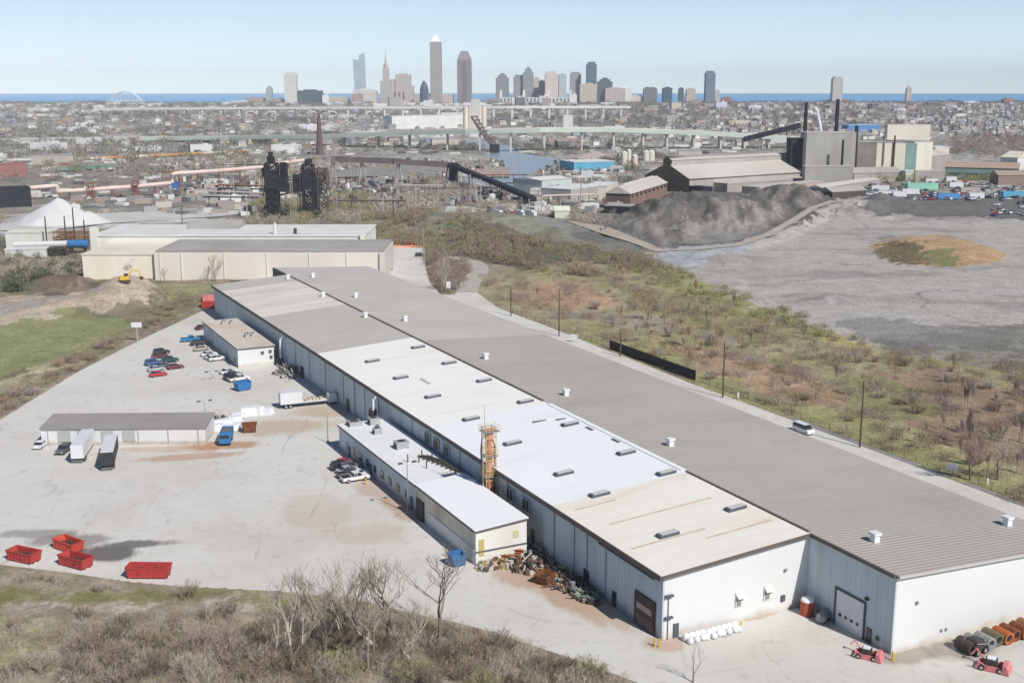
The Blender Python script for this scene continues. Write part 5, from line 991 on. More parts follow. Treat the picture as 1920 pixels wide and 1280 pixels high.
# pipe racks and trestles among the works
rk = random.Random(21)
for i in range(22):
    u, v = rk.uniform(330, 1150), rk.uniform(318, 392)
    if 490 < u < 640 and v > 330: continue
    x, y = at(u, v); L_ = rk.uniform(18, 60); z = rk.uniform(3.5, 8); o = thing("pipe_rack", "long low pipe rack among the works beside the river", "pipe rack", (x, y, gh(x,y)), rk.uniform(-.35,.35), "pipe racks among the works")
    MB().tube([(-L_/2,0,z),(L_/2,0,z)], .5, 6).tube([(-L_/2,1.6,z),(L_/2,1.6,z)], .35, 6).build("pipe", rk.choice([M_FGREY, M_RUST, M_FDGREY, M_FDARK, M_PIPE]), o)
    for k in range(5): MB().tube([(-L_/2+L_*(k+.5)/5,.8,-1),(-L_/2+L_*(k+.5)/5,.8,z)], .25, 4).build("trestle", M_FDARK, o)
# river crossing motorway bridge
def bridge(name, label, pts, wd, th, m, piers, pm, cat="bridge", rail=True, pw=2.2, par=1.4):
    o = thing(name, label, cat, (0,0,0)); P = [Vector(p) for p in pts]; L_, R_ = [], []
    for i, p in enumerate(P):
        d = P[min(i+1,len(P)-1)]-P[max(0,i-1)]; n = Vector((-d.y,d.x,0)).normalized()*wd/2; L_.append(p+n); R_.append(p-n)
    def ribbon(A, B, z0, z1, nm, mm):
        V = [q+Vector((0,0,z0)) for q in A]+[q+Vector((0,0,z0)) for q in B]+[q+Vector((0,0,z1)) for q in A]+[q+Vector((0,0,z1)) for q in B]; k = len(A); F = []
        for i in range(k-1): F += [(i,k+i,k+i+1,i+1),(2*k+i,2*k+i+1,3*k+i+1,3*k+i),(i,i+1,2*k+i+1,2*k+i),(k+i,3*k+i,3*k+i+1,k+i+1)]
        F += [(0,2*k,3*k,k),(k-1,2*k-1,4*k-1,3*k-1)]; MB().add(V, F).build(nm, mm, o)
    ribbon(L_, R_, -th, 0, "deck", m)
    ribbon([q for q in R_], [q+(l-q).normalized()*.6 for q, l in zip(R_, L_)], 0, par, "parapet", M_FCONC); ribbon([q+(r_-q).normalized()*.6 for q, r_ in zip(L_, R_)], [q for q in L_], 0, par, "parapet", M_FCONC)
    for px_, vb in piers:
        x0 = None
        for a, b in zip(P, P[1:]):
            ua = 960+FPX*a.x/(a.y*math.cos(PITCH)-(a.z-75)*math.sin(PITCH)); ub = 960+FPX*b.x/(b.y*math.cos(PITCH)-(b.z-75)*math.sin(PITCH))
            if ua <= px_ <= ub: t_ = (px_-ua)/(ub-ua); x0 = a.lerp(b, t_)
        if x0 is None: continue
        MB().box((x0.x, x0.y-wd*.3, -2), (pw, pw*1.2, x0.z-th+2)).box((x0.x, x0.y+wd*.3, -2), (pw, pw*1.2, x0.z-th+2)).box((x0.x, x0.y, x0.z-th-2), (pw*1.3, wd*.8, 2)).build("pier", pm, o)
    return o
def pz(u, v, y): z = zat(y, v); return (xat(u, y, z), y, z)
bridge("motorway_bridge", "pale green motorway bridge crossing the river on tall piers", [pz(-80,262,1750), pz(300,258,1720), pz(440,256,1680), pz(600,254,1600), pz(760,248,1530), pz(880,244,1480), pz(1010,241.5,1470), pz(1130,241,1500), pz(1250,245,1520), pz(1380,251,1530), pz(1500,258,1540)], 26, 4.0, M_BGREEN, [(u, 0) for u in (645,710,768,840,900,958,1020,1090,1150,1205,1250,1300,1350,1395,1440)], M_FCONC)
bridge("far_viaduct", "long white viaduct on slim piers in front of downtown", [pz(180,204,2950), pz(440,202.5,2900), pz(700,201.5,2850), pz(950,200.5,2850), pz(1180,200.5,2950)], 20, 3.2, M_FWHITE, [(u, 0) for u in range(280,1170,34)], M_FWHITE, par=2.0, pw=4)
va = thing("arch_viaduct", "row of low concrete arches under the white viaduct", "viaduct", (0,0,0))
for k in range(5):
    x0 = xat(452+38*k, 2820, 10); x1 = xat(452+38*(k+1), 2820, 10); q = MB(); N_ = 8; pts = [(x0+(x1-x0)*i/N_, 2815, 4+18*math.sin(math.pi*i/N_)) for i in range(N_+1)]
    q.tube(pts, 2.2, 5); q.build("arch", M_FCONC, va)
ab = thing("arch_bridge", "pale blue arch bridge on the left skyline", "bridge", (xat(236,5000,20), 5000, 24)); 
for s in (-8, 8): MB().tube([(-66+132*i/14, s, 38*math.sin(math.pi*i/14)**.8) for i in range(15)], 2.6, 5).build("arch", mat("pale_blue_steel", S(190,214,232), .8), ab)
MB().box((0,0,-2),(150,18,4)).build("deck", M_FWHITE, ab)
for k in range(1, 8): MB().box((-66+132*k/8, -8, 2), (1.5,1.5,max(4,38*math.sin(math.pi*k/8)**.8-3))).build("hanger", M_FWHITE, ab)
# grain silos and raised bridge leaf
x, y = pz(890,240,2050)[:2]; o = thing("grain_silo", "pale concrete silo group beside the river behind the bridge", "silo", (x, y, 0))
for k, (dx, hh) in enumerate([(-15,44),(-7,46),(8,46),(16,44)]): MB().tube([(dx,0,-1),(dx,0,hh)], 4.6, 14).build("silo_tube", M_FCREAM, o)
MB().box((2,0,-1),(15,10,58)).build("head_house", M_FCONC, o); MB().box((0,0,46.5),(38,9,5)).build("gallery", M_FWHITE, o)
o = thing("bridge_leaf", "dark raised bridge leaf leaning over the river", "bridge", (*pz(918,280,1440)[:2], 0)); q = MB(); 
for s in (-3.5, 3.5): q.tube([(-22,s,42),(-10,s,22),(4,s,6),(8,s,0)], 1.0, 4); q.tube([(-16,s,42),(-4,s,22),(9,s,8)], .8, 4)
for k in range(9): f = k/8; q.tube([(-22+26*f,-3.5,42-36*f),(-14+24*f,3.5,42-34*f)], .7, 4)
q.build("truss", mat("dark_brown_steel", S(112,98,98), .9), o); MB().box((6,0,-1),(12,12,10)).build("counterweight", M_FDARK, o); MB().add([(-22,-3,41),(4,-3,6),(4,3,6),(-22,3,41),(-21,-3,42.5),(5,-3,7.5),(5,3,7.5),(-21,3,42.5)], [(3,2,1,0),(4,5,6,7),(0,1,5,4),(2,3,7,6)]).build("roadway", mat("dark_brown_steel", S(112,98,98), .9), o)
# halls around the plant
hall("warehouse_block", "light blue warehouse near the river bend", (1076,321), (1152,319), 8, 34, M_FBLUE, M_FWHITE, cat="warehouse"); hall("warehouse_block", "pale grey warehouse left of the brick pump house", (1016,364), (1072,359), 10, 30, mat("pale_green_wall", S(200,208,204), .8), M_FWHITE, 1.5, cat="warehouse")
hall("warehouse_block", "white flat warehouse in front of the pale grey one", (1070,381), (1132,372), 8.5, 24, M_FGREY, M_FWHITE, cat="warehouse"); hall("warehouse_block", "small cream warehouse beside the brick pump house", (1138,374), (1158,366), 9, 16, M_FCREAM, M_FWHITE, cat="warehouse"); hall("tent_hall", "pale green tent with a dark open end", (1040,410), (1068,410), 4.2, 12, mat("pale_green_tent", S(222,226,204), .8), mat("pale_green_tent", S(222,226,204)), 2.4, cat="tent")
hall("warehouse_block", "low white shed between the river and the conveyor", (1082,343), (1110,341), 4, 14, M_FWHITE, M_FWHITE, cat="shed"); hall("warehouse_block", "low white shed right of the river", (1115,340), (1142,338), 4, 14, M_FWHITE, M_FWHITE, cat="shed")
for i, (u, vb, vt, rr) in enumerate([(1170,312,286,3.2),(1179,311,282,2.2),(1190,310,292,3.0),(1211,301,284,3.6),(1221,301,284,3.6)]): x, y = at(u, vb); h = zat(y, vt); o = thing("silo", ["leftmost cream silo of the river group","slimmest cream silo of the river group","pinkish silo beside the two slim ones","left one of the paired cream silos","right one of the paired cream silos"][i], "silo", (x, y, 0)); MB().tube([(0,0,-1),(0,0,h)], rr, 12).build("shell", M_FCREAM if i != 2 else M_PIPE, o); MB().lathe([(rr*1.02,0),(rr*.3,1.4)], (0,0,h), 12).build("cap", M_FWHITE, o)
ph, L_ = hall("pump_house", "brown brick hall with a row of dark windows and pale roof", (1181,392), (1250,368), 9.5, 16, M_BRICK, M_FROOF, 4.8, win=(9, 6.8, 1.6), over=.8)
MB().add([(-L_/2-.06,-8,-1),(-L_/2-.06,8,-1),(-L_/2-.06,8,9.5),(-L_/2-.06,0,14.1),(-L_/2-.06,-8,9.5)], [(0,4,3,2,1)]).build("gable_wall", M_FBROWN, ph); MB().gable((0,0,13.2),(L_*.8,5),1.8).build("roof_monitor", M_FROOF, ph)
hall("low_building", "low dark building with a flat roof in front of the brick hall", (1132,400), (1180,402), 4.5, 12, M_FDARK, M_FGREY)
mh, L_ = hall("mill_hall", "huge steel mill hall with a dark gable end and long pale roof", (1292,362), (1545,344), 10, 46, M_FGREY, M_FROOF, 10.5, over=1.2, cat="mill")
MB().add([(-L_/2-1.3,-24,-1),(-L_/2-1.3,24,-1),(-L_/2-1.3,24,10),(-L_/2-1.3,4,18.6),(-L_/2-1.3,4,23.4),(-L_/2-1.3,0,25),(-L_/2-1.3,-4,23.4),(-L_/2-1.3,-4,18.6),(-L_/2-1.3,-24,10)], [(0,8,7,6,5,4,3,2,1)]).build("gable_wall", M_FBROWN, mh)
MB().box((-3,0,18.4),(L_-6,8,4)).build("roof_monitor", M_FGREY, mh); MB().gable((-3,0,22.4),(L_-6,9),1.6).build("monitor_roof", M_FROOF, mh); MB().box((10,-30,-1),(L_-30,14,7)).build("lean_to", M_FROOF2, mh); MB().box((10,-30,6),(L_-30,14.6,.5)).build("lean_to_roof", M_FROOF, mh)
MB().box((-L_/2+4,-30,-1),(10,16,6)).build("side_shed", M_FDARK, mh)
hall("plant_shed", "long low grey shed behind the mill hall", (1290,318), (1420,310), 11, 30, M_FDGREY, M_FROOF2); hall("plant_shed", "sloping grey shed right of the long low one", (1390,320), (1475,312), 10, 30, M_FROOF2, M_FROOF, 3)
hall("plant_block", "tall grey windowless block of the steel plant", (1508,348), (1600,348), 41, 20, M_FGREY, M_FROOF, cat="plant"); hall("plant_block", "soot black block left of the tall grey one", (1480,346), (1507,346), 36, 16, M_FDARK, M_FDARK, cat="plant"); hall("plant_block", "stepped grey roofed annex below the tall grey block", (1508,354), (1598,354), 17, 9, M_FROOF2, M_FROOF, cat="plant")
hall("plant_block", "low grey block with soot stains between the two tall ones", (1601,345), (1640,345), 33, 20, mat("soot_stained_sheet", S(150,144,138), .85, S(92,84,80), .05, 1), M_FROOF2, cat="plant"); cb_, L_ = hall("plant_block", "tall cream block catching the sun", (1640,343), (1694,343), 32, 18, M_FCREAM, M_FROOF2, cat="plant"); MB().tube([(2,-10,0),(2,-10,38)], .7, 6).build("flue", M_STEELD, cb_); MB().tube([(-6,-10,14),(-6,-10,36)], .5, 6).build("flue", M_FGREY, cb_)
hall("plant_block", "teal grey block right of the cream one", (1695,340), (1715,340), 30, 18, M_TEAL, M_TEAL, cat="plant"); hall("plant_block", "pale block under the long white duct", (1710,332), (1745,330), 30, 34, M_FCREAM, M_FROOF2, cat="plant"); hall("plant_block", "grey sloping block at the right end of the plant", (1745,330), (1782,326), 17, 30, M_FROOF2, M_FROOF, 4, cat="plant")
hall("duct_house", "long white duct housing on top of the plant", (1660,304), (1740,304), 38, 9, M_FCREAM, M_FCREAM, cat="duct"); hall("blue_shed", "bright blue roofed sheds behind the plant", (1590,252), (1650,252), 15, 40, mat("strong_blue_sheet", S(96,150,206), .8), mat("pale_blue_roof", S(170,200,226), .8), cat="shed")
mast("left black chimney of the steel plant", 1505, 330, 192, 2.2, M_FDARK, .7, "chimney", "chimney", True); mast("right black chimney of the steel plant", 1563, 330, 186, 2.2, M_FDARK, .7, "chimney", "chimney", True); mast("short dark chimney in front of the grey block", 1576, 350, 262, 1.2, M_FDARK, .7, "chimney", "chimney", True); mast("thin dark chimney between the grey and cream blocks", 1600, 346, 236, 1.8, M_FDARK, .8, "chimney", "chimney", True)
o = thing("flare_pipe", "white leaning pipe between the two black chimneys", "pipe", (*pz(1540,250,960)[:2], 41)); MB().tube([(0,0,-3),(-1.5,0,6),(-4.5,0,17)], [1.4,1.2,.7], 8).build("pipe", M_WHTARP, o); MB().tube([(-4.5,0,17),(-6.5,0,19)], 1.0, 8).build("tip", M_WHTARP, o)
hall("plant_shed", "low pale conveyor shed at the foot of the plant", (1540,372), (1650,355), 7, 10, M_FROOF2, M_FROOF, 2); hall("plant_shed", "dark open shed at the foot of the mill hall", (1560,380), (1625,376), 7, 14, M_FDGREY, M_FROOF2, 3); hall("plant_shed", "pale low roof running beside the mill hall", (1420,368), (1545,356), 6, 14, mat("rosy_wall", S(188,170,160), .9), M_FROOF)
hall("plant_shed", "grey gabled shed behind the junkyard", (1600,352), (1690,350), 7, 20, M_FGREY, M_FROOF2, 4); gh_, L_ = hall("rolling_hall", "long dark teal hall with a reddish roof on the right", (1770,338), (1908,342), 11, 36, mat("dark_teal_sheet", S(92,104,106), .85), mat("reddish_roof", S(178,154,140), .9), 4, cat="hall"); MB().box((0,-18.2,6.5),(L_,.4,3.4)).build("upper_band", M_TEAL, gh_)
hall("gable_house", "pale hall with a bright gable end at the right edge", (1874,318), (1906,320), 12, 30, M_FWHITE, M_FCREAM, 5); hall("white_block", "small cream block among trees beyond the plant", (1752,304), (1778,304), 15, 24, M_FCREAM, M_FWHITE); hall("low_building", "pale grey pipe rack building beside the junkyard trees", (1712,352), (1770,352), 8, 10, M_FGREY, M_FROOF); hall("small_house", "pale green cabin near the junkyard", (1696,352), (1714,352), 8, 10, mat("pale_green_wall2", S(206,212,190), .8), M_FWHITE)
hall("small_house", "brown roofed shed at the far right of the junkyard", (1870,358), (1960,358), 7, 16, mat("brown_wall", S(150,134,122), .9), mat("brown_roof", S(168,150,138), .9), 3)
# tank yard on the left
hall("works_building", "long cream works building in the tank yard", (12,466), (92,466), 7.5, 12, M_CREAM, M_FCREAM, cat="building"); hall("works_building", "low white shed below the cream works building", (10,484), (88,482), 3.2, 7, M_FWHITE, M_FWHITE, cat="shed")
x, y = at(147,474); o = thing("horizontal_tank", "blue horizontal tank in the tank yard", "tank", (x, y, 0)); MB().tube([(-5,0,4.2),(-4.4,0,4.2),(4.4,0,4.2),(5,0,4.2)], [1.0,1.9,1.9,1.0], 14).build("tank_body", M_BLUE, o); MB().box((-3,0,0),(.6,2.4,2.6)).build("cradle", M_STEELD, o); MB().box((3,0,0),(.6,2.4,2.6)).build("cradle", M_STEELD, o)
x, y = at(80,474); o = thing("horizontal_tank", "long white pipe tank left of the blue tank", "tank", (x, y, 0)); MB().tube([(-13,0,3.6),(16,0,4.4)], 1.5, 12).build("tank_body", M_FWHITE, o)
for s in (-10,-2,6,13): MB().box((s,0,-.5),(.6,1.6,3.0)).build("cradle", M_STEELD, o)
for u, v, l in ((120,462,"rusty pipe frame behind the blue tank"),(150,462,"rust coloured frame beside the blue tank"),(105,480,"low dark scrap frame in the tank yard")):
    x, y = at(u, v); o = thing("steel_rack", l, "frame", (x, y, 0)); lattice(o, -5, 5, -2, 2, -.5, 7 if v < 470 else 3.5, M_RUST if v < 470 else M_STEELD, "frame", 3, .22); MB().box((0,0,3),(9.6,3.6,.3)).build("deck", M_STEELD, o)
hall("dark_works", "dark sooty block at the far left behind the salt heap", (-30,392), (60,388), 12, 18, M_FDARK, M_FDARK, cat="building"); x, y = at(40,390); 
hall("red_shed", "long dull red shed on the left edge", (-60,348), (52,345), 10, 20, mat("dull_red_roof", S(158,112,108), .9), mat("dull_red_roof", S(158,112,108)), cat="shed"); hall("white_block", "white block seen between the dark towers", (523,372), (547,372), 9, 12, M_FWHITE, M_FWHITE); hall("blue_shed", "small blue shed by the pink pipeline", (322,355), (336,355), 5, 6, M_BLUE, M_BLUE, cat="shed")
# wall-like light blocks along the downtown side of the valley
hall("white_factory", "long white factory between the two bridges", (735,243), (868,240), 24, 30, M_FWHITE, M_FWHITE, cat="factory"); hall("white_block", "white block standing under the motorway bridge", (757,272), (776,272), 16, 16, M_FWHITE, M_FWHITE); hall("white_block", "cream plant block beyond the motorway bridge", (1056,243), (1074,243), 26, 16, M_FWHITE, M_FWHITE)
# rail wagons
def rail_row(label, pts, n, cols, grp, L_=11):
    for i in range(n):
        f = i/(n-1); u = pts[0][0]+(pts[1][0]-pts[0][0])*f; v = pts[0][1]+(pts[1][1]-pts[0][1])*f; x, y = at(u, v); m, cn = cols[int(rnd.random()*len(cols))]
        o = thing("rail_wagon", f"{cn} rail wagon in the {label}", "rail wagon", (x, y, gh(x,y)), .12, grp+", "+cn); MB().box((0,0,1.1),(L_,2.8,2.4)).build("body", m, o); MB().box((0,0,.3),(L_-.6,1.6,.8)).build("bogie", M_STEELD, o)
rail_row("long row on the left", ((4,304),(175,301)), 12, [(M_FCREAM,"cream"),(M_FWHITE,"white")], "rail wagons in the long row on the left", 15); rail_row("orange row beyond the pink pipeline", ((188,300),(456,287)), 24, [(mat("orange_wagon", S(206,150,110), .9),"orange brown"),(M_FCREAM,"cream"),(mat("ochre_wagon", S(214,178,110), .9),"ochre")], "rail wagons in the orange row", 10)
rail_row("green row above the pipeline", ((118,322),(218,316)), 8, [(mat("green_wagon", S(96,140,122), .9),"green"),(mat("grey_green_wagon", S(130,150,140), .9),"grey green")], "rail wagons in the green row", 12)
for i in range(4): x, y = at(935+20*i*.6+i*8, 405+4.6*i); o = thing("parked_truck", ["white truck farthest up the works road","red and white truck on the works road","white truck third along the works road","white truck nearest on the works road"][i], "truck", (x, y, gh(x,y)), -.9); MB().box((-1,0,.9),(6.5,2.4,2.6)).build("cargo_box", M_TRW, o); MB().box((3.3,0,.6),(1.8,2.3,2.1)).build("cab", M_RED if i == 1 else M_TRW, o); wheels((-3,2.8), 1.1, .5, o, .3)
# junkyard on the shelf above the slag field
r = random.Random(33)
for i, (u, v, L_, c, l) in enumerate([(1660,369,13,M_TRW,"long white trailer at the left front of the junkyard"),(1686,370,9,M_TRW,"white trailer beside the long one at the junkyard front"),(1727,357,22,mat("mint_sheet", S(150,206,186), .7),"big mint green container in the junkyard"),(1778,374,14,mat("strong_blue_sheet", S(60,116,184), .7),"blue container at the junkyard edge"),(1792,352,10,M_TRW,"white trailer under the pale rack building"),(1830,373,10,M_TRW,"white trailer right of the blue container"),(1818,362,14,M_FGREY,"long grey trailer right of the green container"),(1650,358,12,M_TRW,"white trailer at the back left of the junkyard"),(1900,370,15,M_FBLUE,"pale blue trailer at the right edge"),(1746,345,9,M_TRW,"white trailer at the back of the junkyard"),(1783,341,8,M_TRW,"white trailer by the junkyard trees"),(1706,365,12,M_TRW,"tilted white trailer between the mint container and the front row")]):
    x, y = at(u, v, 4.6); o = thing("container" if 'container' in l else "box_trailer", l, "container" if 'container' in l else "trailer", (x, y, 4.5), r.uniform(-.12,.12)); hh = 4.6 if L_ > 20 else 3.4; MB().box((0,0,.6),(L_,6 if L_>20 else 2.6,hh)).build("box", c, o); MB().box((0,0,-.2),(L_-1,1.6,.8)).build("chassis", M_STEELD, o); MB().box((0,0,hh+.62),(L_+.1,2.7 if L_<20 else 6.1,.1)).build("roof", c, o)
SC = {}
def mini_car(cn):
    if cn in SC: return SC[cn]
    b = MB(); b.m = 0; b.prism([(-2.2,-.9),(2.2,-.9),(2.2,.9),(-2.2,.9)], .35, 1.0, [(-2.1,-.8),(2.0,-.8),(2.0,.8),(-2.1,.8)]); b.m = 1; b.prism([(-1.6,-.8),(1.1,-.8),(1.1,.8),(-1.6,.8)], 1.0, 1.5, [(-1.2,-.65),(.5,-.65),(.5,.65),(-1.2,.65)]); b.m = 0; b.box((-.35,0,1.5),(1.7,1.3,.05))
    b.m = 2
    for x in (-1.4,1.4):
        for y in (-.85,.85): b.tube([(x,y-.1,.35),(x,y+.1,.35)], .34, 8)
    SC[cn] = b; return b
cols = ['white','white','white','silver','grey','black','red','blue','tan','silver']; first = {}
nj = 0
for i in range(400):
    u = r.uniform(1622, 1960); v = r.uniform(342, 376) if u < 1860 else r.uniform(350, 392)
    if nj >= 190: break
    x, y = at(u, v, 4.6); cn = r.choice(cols); nj += 1
    if cn not in first: o = mini_car(cn).build("junk_car", [PAINT[cn], M_GLASSD, M_RUBBER]); first[cn] = o
    else: o = first[cn].copy(); COL.objects.link(o)
    o.location = (x, y, gh(x,y)+.1); o.rotation_euler.z = r.uniform(0, 6.3); o.scale = (1.35,1.35,1.35) if r.random() < .3 else (1,1,1)
    tag(o, f"{cn} junk car among the rows of the junkyard", "car", f"{cn} junk cars in the junkyard")
# ------------------------------------------------------------ downtown
def tmat(name, c, per=11, dk=.8, c2=None, rough=.7): return mat(name, c, rough, c2 or tuple(q*.85 for q in c), .02, .7, stripes=('Z', per, dk, 0), xwin=(0, 7.5, .8))
TY = 4700.0; PB = 18.0
def txz(u, v, y=TY): z = zat(y, v); return xat(u, y, z), z
def tower(name, label, u0, u1, vt, m, depth=None, y=TY, crown=None, rz=None, cat="skyscraper", setbacks=(), windows=True):
    x0, z = txz(u0, vt, y); x1, _ = txz(u1, vt, y); w_ = x1-x0; d = depth or w_*.8; o = thing(name, label, cat, ((x0+x1)/2, y, PB), 0 if rz is None else rz); h = z-PB
    MB().box((0,0,-2),(w_*.94,d,h+2)).build("shaft", m, o)
    n = max(2, int(w_/9))
    if crown == 'cap': MB().box((0,0,h),(w_*.7,d*.7,h*.05+2)).build("crown", m, o)
    elif crown == 'step': MB().box((0,0,h),(w_*.65,d*.65,h*.1)).build("crown", m, o); MB().box((0,0,h*1.1),(w_*.35,d*.35,h*.07)).build("penthouse", m, o)
    elif crown == 'gable': MB().gable((0,0,h),(w_*.94,d),h*.1).build("crown", m, o)
    else: MB().box((0,0,h),(w_*.5,d*.5,4)).build("penthouse", m, o)
    return o, w_, d, h
C_ = lambda *a: S(*[sum(a[:3])/3+(q-sum(a[:3])/3)*.68 for q in a[:3]], 1.0)
# named by look only
o, w_, d, h = tower("skyscraper", "tallest grey skyscraper with a white pyramid top", 806, 828, 79, tmat("warm_grey_stone", C_(178,168,164), 9, .86), 46)
MB().add([(-17,-17,h-1),(17,-17,h-1),(17,17,h-1),(-17,17,h-1),(-12,-12,h+14),(12,-12,h+14),(12,12,h+14),(-12,12,h+14),(0,0,h+30)], [(0,1,5,4),(1,2,6,5),(2,3,7,6),(3,0,4,7),(4,5,8),(5,6,8),(6,7,8),(7,4,8)]).build("pyramid", mat("white_metal_crown", S(244,246,248), .5), o); MB().tube([(0,0,h+28),(0,0,h+40)], [1.4,.5], 6).build("spire", M_FWHITE, o)
for s in (-1,1): MB().box((s*20,0,0),(5,34,h-22)).build("side_bay", tmat("warm_grey_stone", C_(178,168,164)), o)
x0, z0 = txz(857, 94); x1, _ = txz(884, 94); w_ = x1-x0; o = thing("skyscraper", "mauve brown skyscraper with chamfered shoulders", "skyscraper", ((x0+x1)/2, TY, PB)); h1 = zat(TY,112)-PB; h2 = zat(TY,96)-PB
MB().prism([(-w_/2,-18),(w_/2,-18),(w_/2,18),(-w_/2,18)], -2, h1).build("shaft", tmat("mauve_granite", C_(152,134,142), 9, .86), o); MB().prism([(-w_/2,-18),(w_/2,-18),(w_/2,18),(-w_/2,18)], h1, h2, [(-w_*.24,-12),(w_*.24,-12),(w_*.24,12),(-w_*.24,12)]).build("crown", mat("mauve_granite_plain", C_(152,134,142), .8), o); MB().box((0,-18.3,10),(w_*.3,.8,h1*.9)).build("centre_bay", mat("dark_mauve_glass", C_(120,106,116), .5), o)
x0, z0 = txz(662, 110); x1, z1 = txz(684, 102); w_ = x1-x0; o = thing("skyscraper", "pale blue glass skyscraper with a slanted notched top", "skyscraper", ((x0+x1)/2, TY, PB)); gm = tmat("pale_blue_glass", C_(150,186,204), 12, .9, C_(190,206,214), .3)
MB().add([(-w_*.36,-15,-2),(w_*.42,-15,-2),(w_*.42,15,-2),(-w_*.36,15,-2),(-w_*.5,-15,z0-PB-2),(w_*.02,-15,z0-PB-8),(w_*.02,15,z0-PB-8),(-w_*.5,15,z0-PB-2)], [(0,3,2,1),(4,5,6,7),(0,1,5,4),(1,2,6,5),(2,3,7,6),(3,0,4,7)]).build("west_slab", gm, o); MB().add([(-w_*.2,-16,-2),(w_*.5,-16,-2),(w_*.5,16,-2),(-w_*.2,16,-2),(w_*.02,-16,z1-PB-4),(w_*.46,-16,z1-PB+4),(w_*.46,16,z1-PB+4),(w_*.02,16,z1-PB-4)], [(0,3,2,1),(4,5,6,7),(0,1,5,4),(1,2,6,5),(2,3,7,6),(3,0,4,7)]).build("east_slab", gm, o)
st = tmat("pinkish_limestone", C_(206,186,178), 10, .88)
x0, _ = txz(712, 150); x1, _ = txz(776, 150); cx = (x0+x1)/2; o = thing("old_tower", "ornate stone tower with a needle spire above a pinkish block", "skyscraper", (xat(725,TY,100), TY-20, PB)); hh = lambda v: zat(TY,v)-PB
MB().box((0,0,-2),(44,34,hh(152)+2)).build("base_block", mat("shaded_limestone", C_(176,168,166), .8), o); MB().box((0,0,hh(152)),(24,24,hh(128)-hh(152))).build("shaft", st, o); MB().lathe([(9,0),(9,12),(5,18),(4,30),(1.2,48),(.5,72)], (0,0,hh(128)), 10).build("spire", st, o)
o, *_ = tower("skyscraper", "pinkish broad block right of the needle spire", 741, 771, 140, st, 44); MB().box((30,0,-2),(22,38,hh(160))).build("wing", st, o); MB().box((-38,0,-2),(24,36,hh(148))).build("wing", st, o)
for k in range(3): MB().box((-30+16*k,-22.6,hh(186)),(6,1.5,26)).build("arched_window", mat("shadow_glass", C_(112,104,110), .5), o)
L_ = [("skyscraper","white slab with a flared top left of downtown",533,557,140,C_(226,224,210),'cap'),("office_block","wide dark teal office block",559,605,170,C_(64,92,112),None),("office_block","grey small tower left of the white slab",499,511,166,C_(178,182,186),'step'),("office_block","salmon low block on the left of downtown",462,497,184,C_(196,162,152),None),
("office_block","pinkish low block behind the salmon one",510,534,186,C_(188,160,156),None),("office_block","beige low block right of the dark teal one",606,655,183,C_(204,190,176),'cap'),("office_block","white stepped block below the glass skyscraper",662,708,170,C_(222,214,202),'step'),("office_block","beige low block between two skyscrapers",794,852,178,C_(212,190,184),'cap'),
("skyscraper","grey tower with a rounded cap left in the cluster",929,955,146,C_(146,148,156),'step'),("skyscraper","grey tower with pale columns in the cluster",962,984,144,C_(158,156,158),'cap'),("skyscraper","grey stepped tower behind the columned one",980,1001,136,C_(150,160,168),'step'),("skyscraper","slim beige stepped tower",998,1014,152,C_(208,194,172),'step'),("office_block","dark grey low tower beside the cream one",1010,1022,152,C_(118,126,138),None),
("skyscraper","cream pink tower in the middle of the cluster",1021,1047,138,C_(232,212,198),'cap'),("skyscraper","pale grey blue tower right of the cream pink one",1047,1062,140,C_(190,206,214),None),("skyscraper","grey slab with a dark roof",1068,1090,139,C_(168,168,172),'cap'),("skyscraper","dark blue glass tower, tallest of the right cluster",1099,1119,121,C_(82,118,144),'cap'),("office_block","yellow block in front of the blue glass tower",1086,1119,158,C_(214,202,170),None),
("office_block","dark green grey stepped block right of the blue tower",1119,1149,153,C_(92,108,118),'step'),("office_block","pinkish low block right of the cluster",1132,1172,166,C_(206,184,180),None),("office_block","bright white block right of the cluster",1158,1184,165,C_(240,240,236),None),("office_block","cream low wide block right of the cluster",1152,1208,180,C_(222,212,196),'cap'),
("office_block","grey block left of the blue slabs",1206,1232,166,C_(122,126,136),'cap'),("office_block","dark blue glass slab",1242,1260,165,C_(58,98,126),None),("office_block","slim dark slab right of the dark blue one",1272,1282,166,C_(84,100,116),None),("office_block","cream apartment slab with brown stripe",1286,1304,167,C_(214,190,170),None),
("skyscraper","lone blue grey tower right of downtown",1322,1341,137,C_(104,134,156),'cap'),("office_block","pale slim block beside the lone blue tower",1340,1350,170,C_(206,204,198),None),("office_block","red brick low block right of the lone tower",1352,1372,184,C_(180,120,106),None),("skyscraper","cream grey tower with a dark crown band on the right",1560,1580,147,C_(206,202,192),'cap'),
("office_block","red brick base right of the cream tower",1552,1588,187,C_(176,112,104),None),("skyscraper","small pink tower on the right skyline",1699,1709,166,C_(214,186,180),'step'),("office_block","orange brick block at the far right",1880,1900,186,C_(206,130,100),None),("office_block","pink and red block at the left skyline",214,228,196,C_(222,170,164),None),("office_block","pale block at the left of the skyline",106,142,194,C_(220,214,202),None),
("office_block","grey block in front of the stadium",905,934,186,C_(170,166,164),None),("office_block","white block behind the viaduct silo",866,884,182,C_(222,216,208),None),("office_block","grey block left of the cone roof",776,794,178,C_(190,190,192),None)]
for nm, l, a, b, v, c, cr in L_:
    o, w_, d, h = tower(nm, l, a, b, v, tmat("facade_%02x%02x%02x" % tuple(int(q*200) for q in c), c, 10, .82), None, TY+rnd.uniform(-60,60), cr, rnd.uniform(-.06,.06), "skyscraper" if nm == "skyscraper" else "office block")
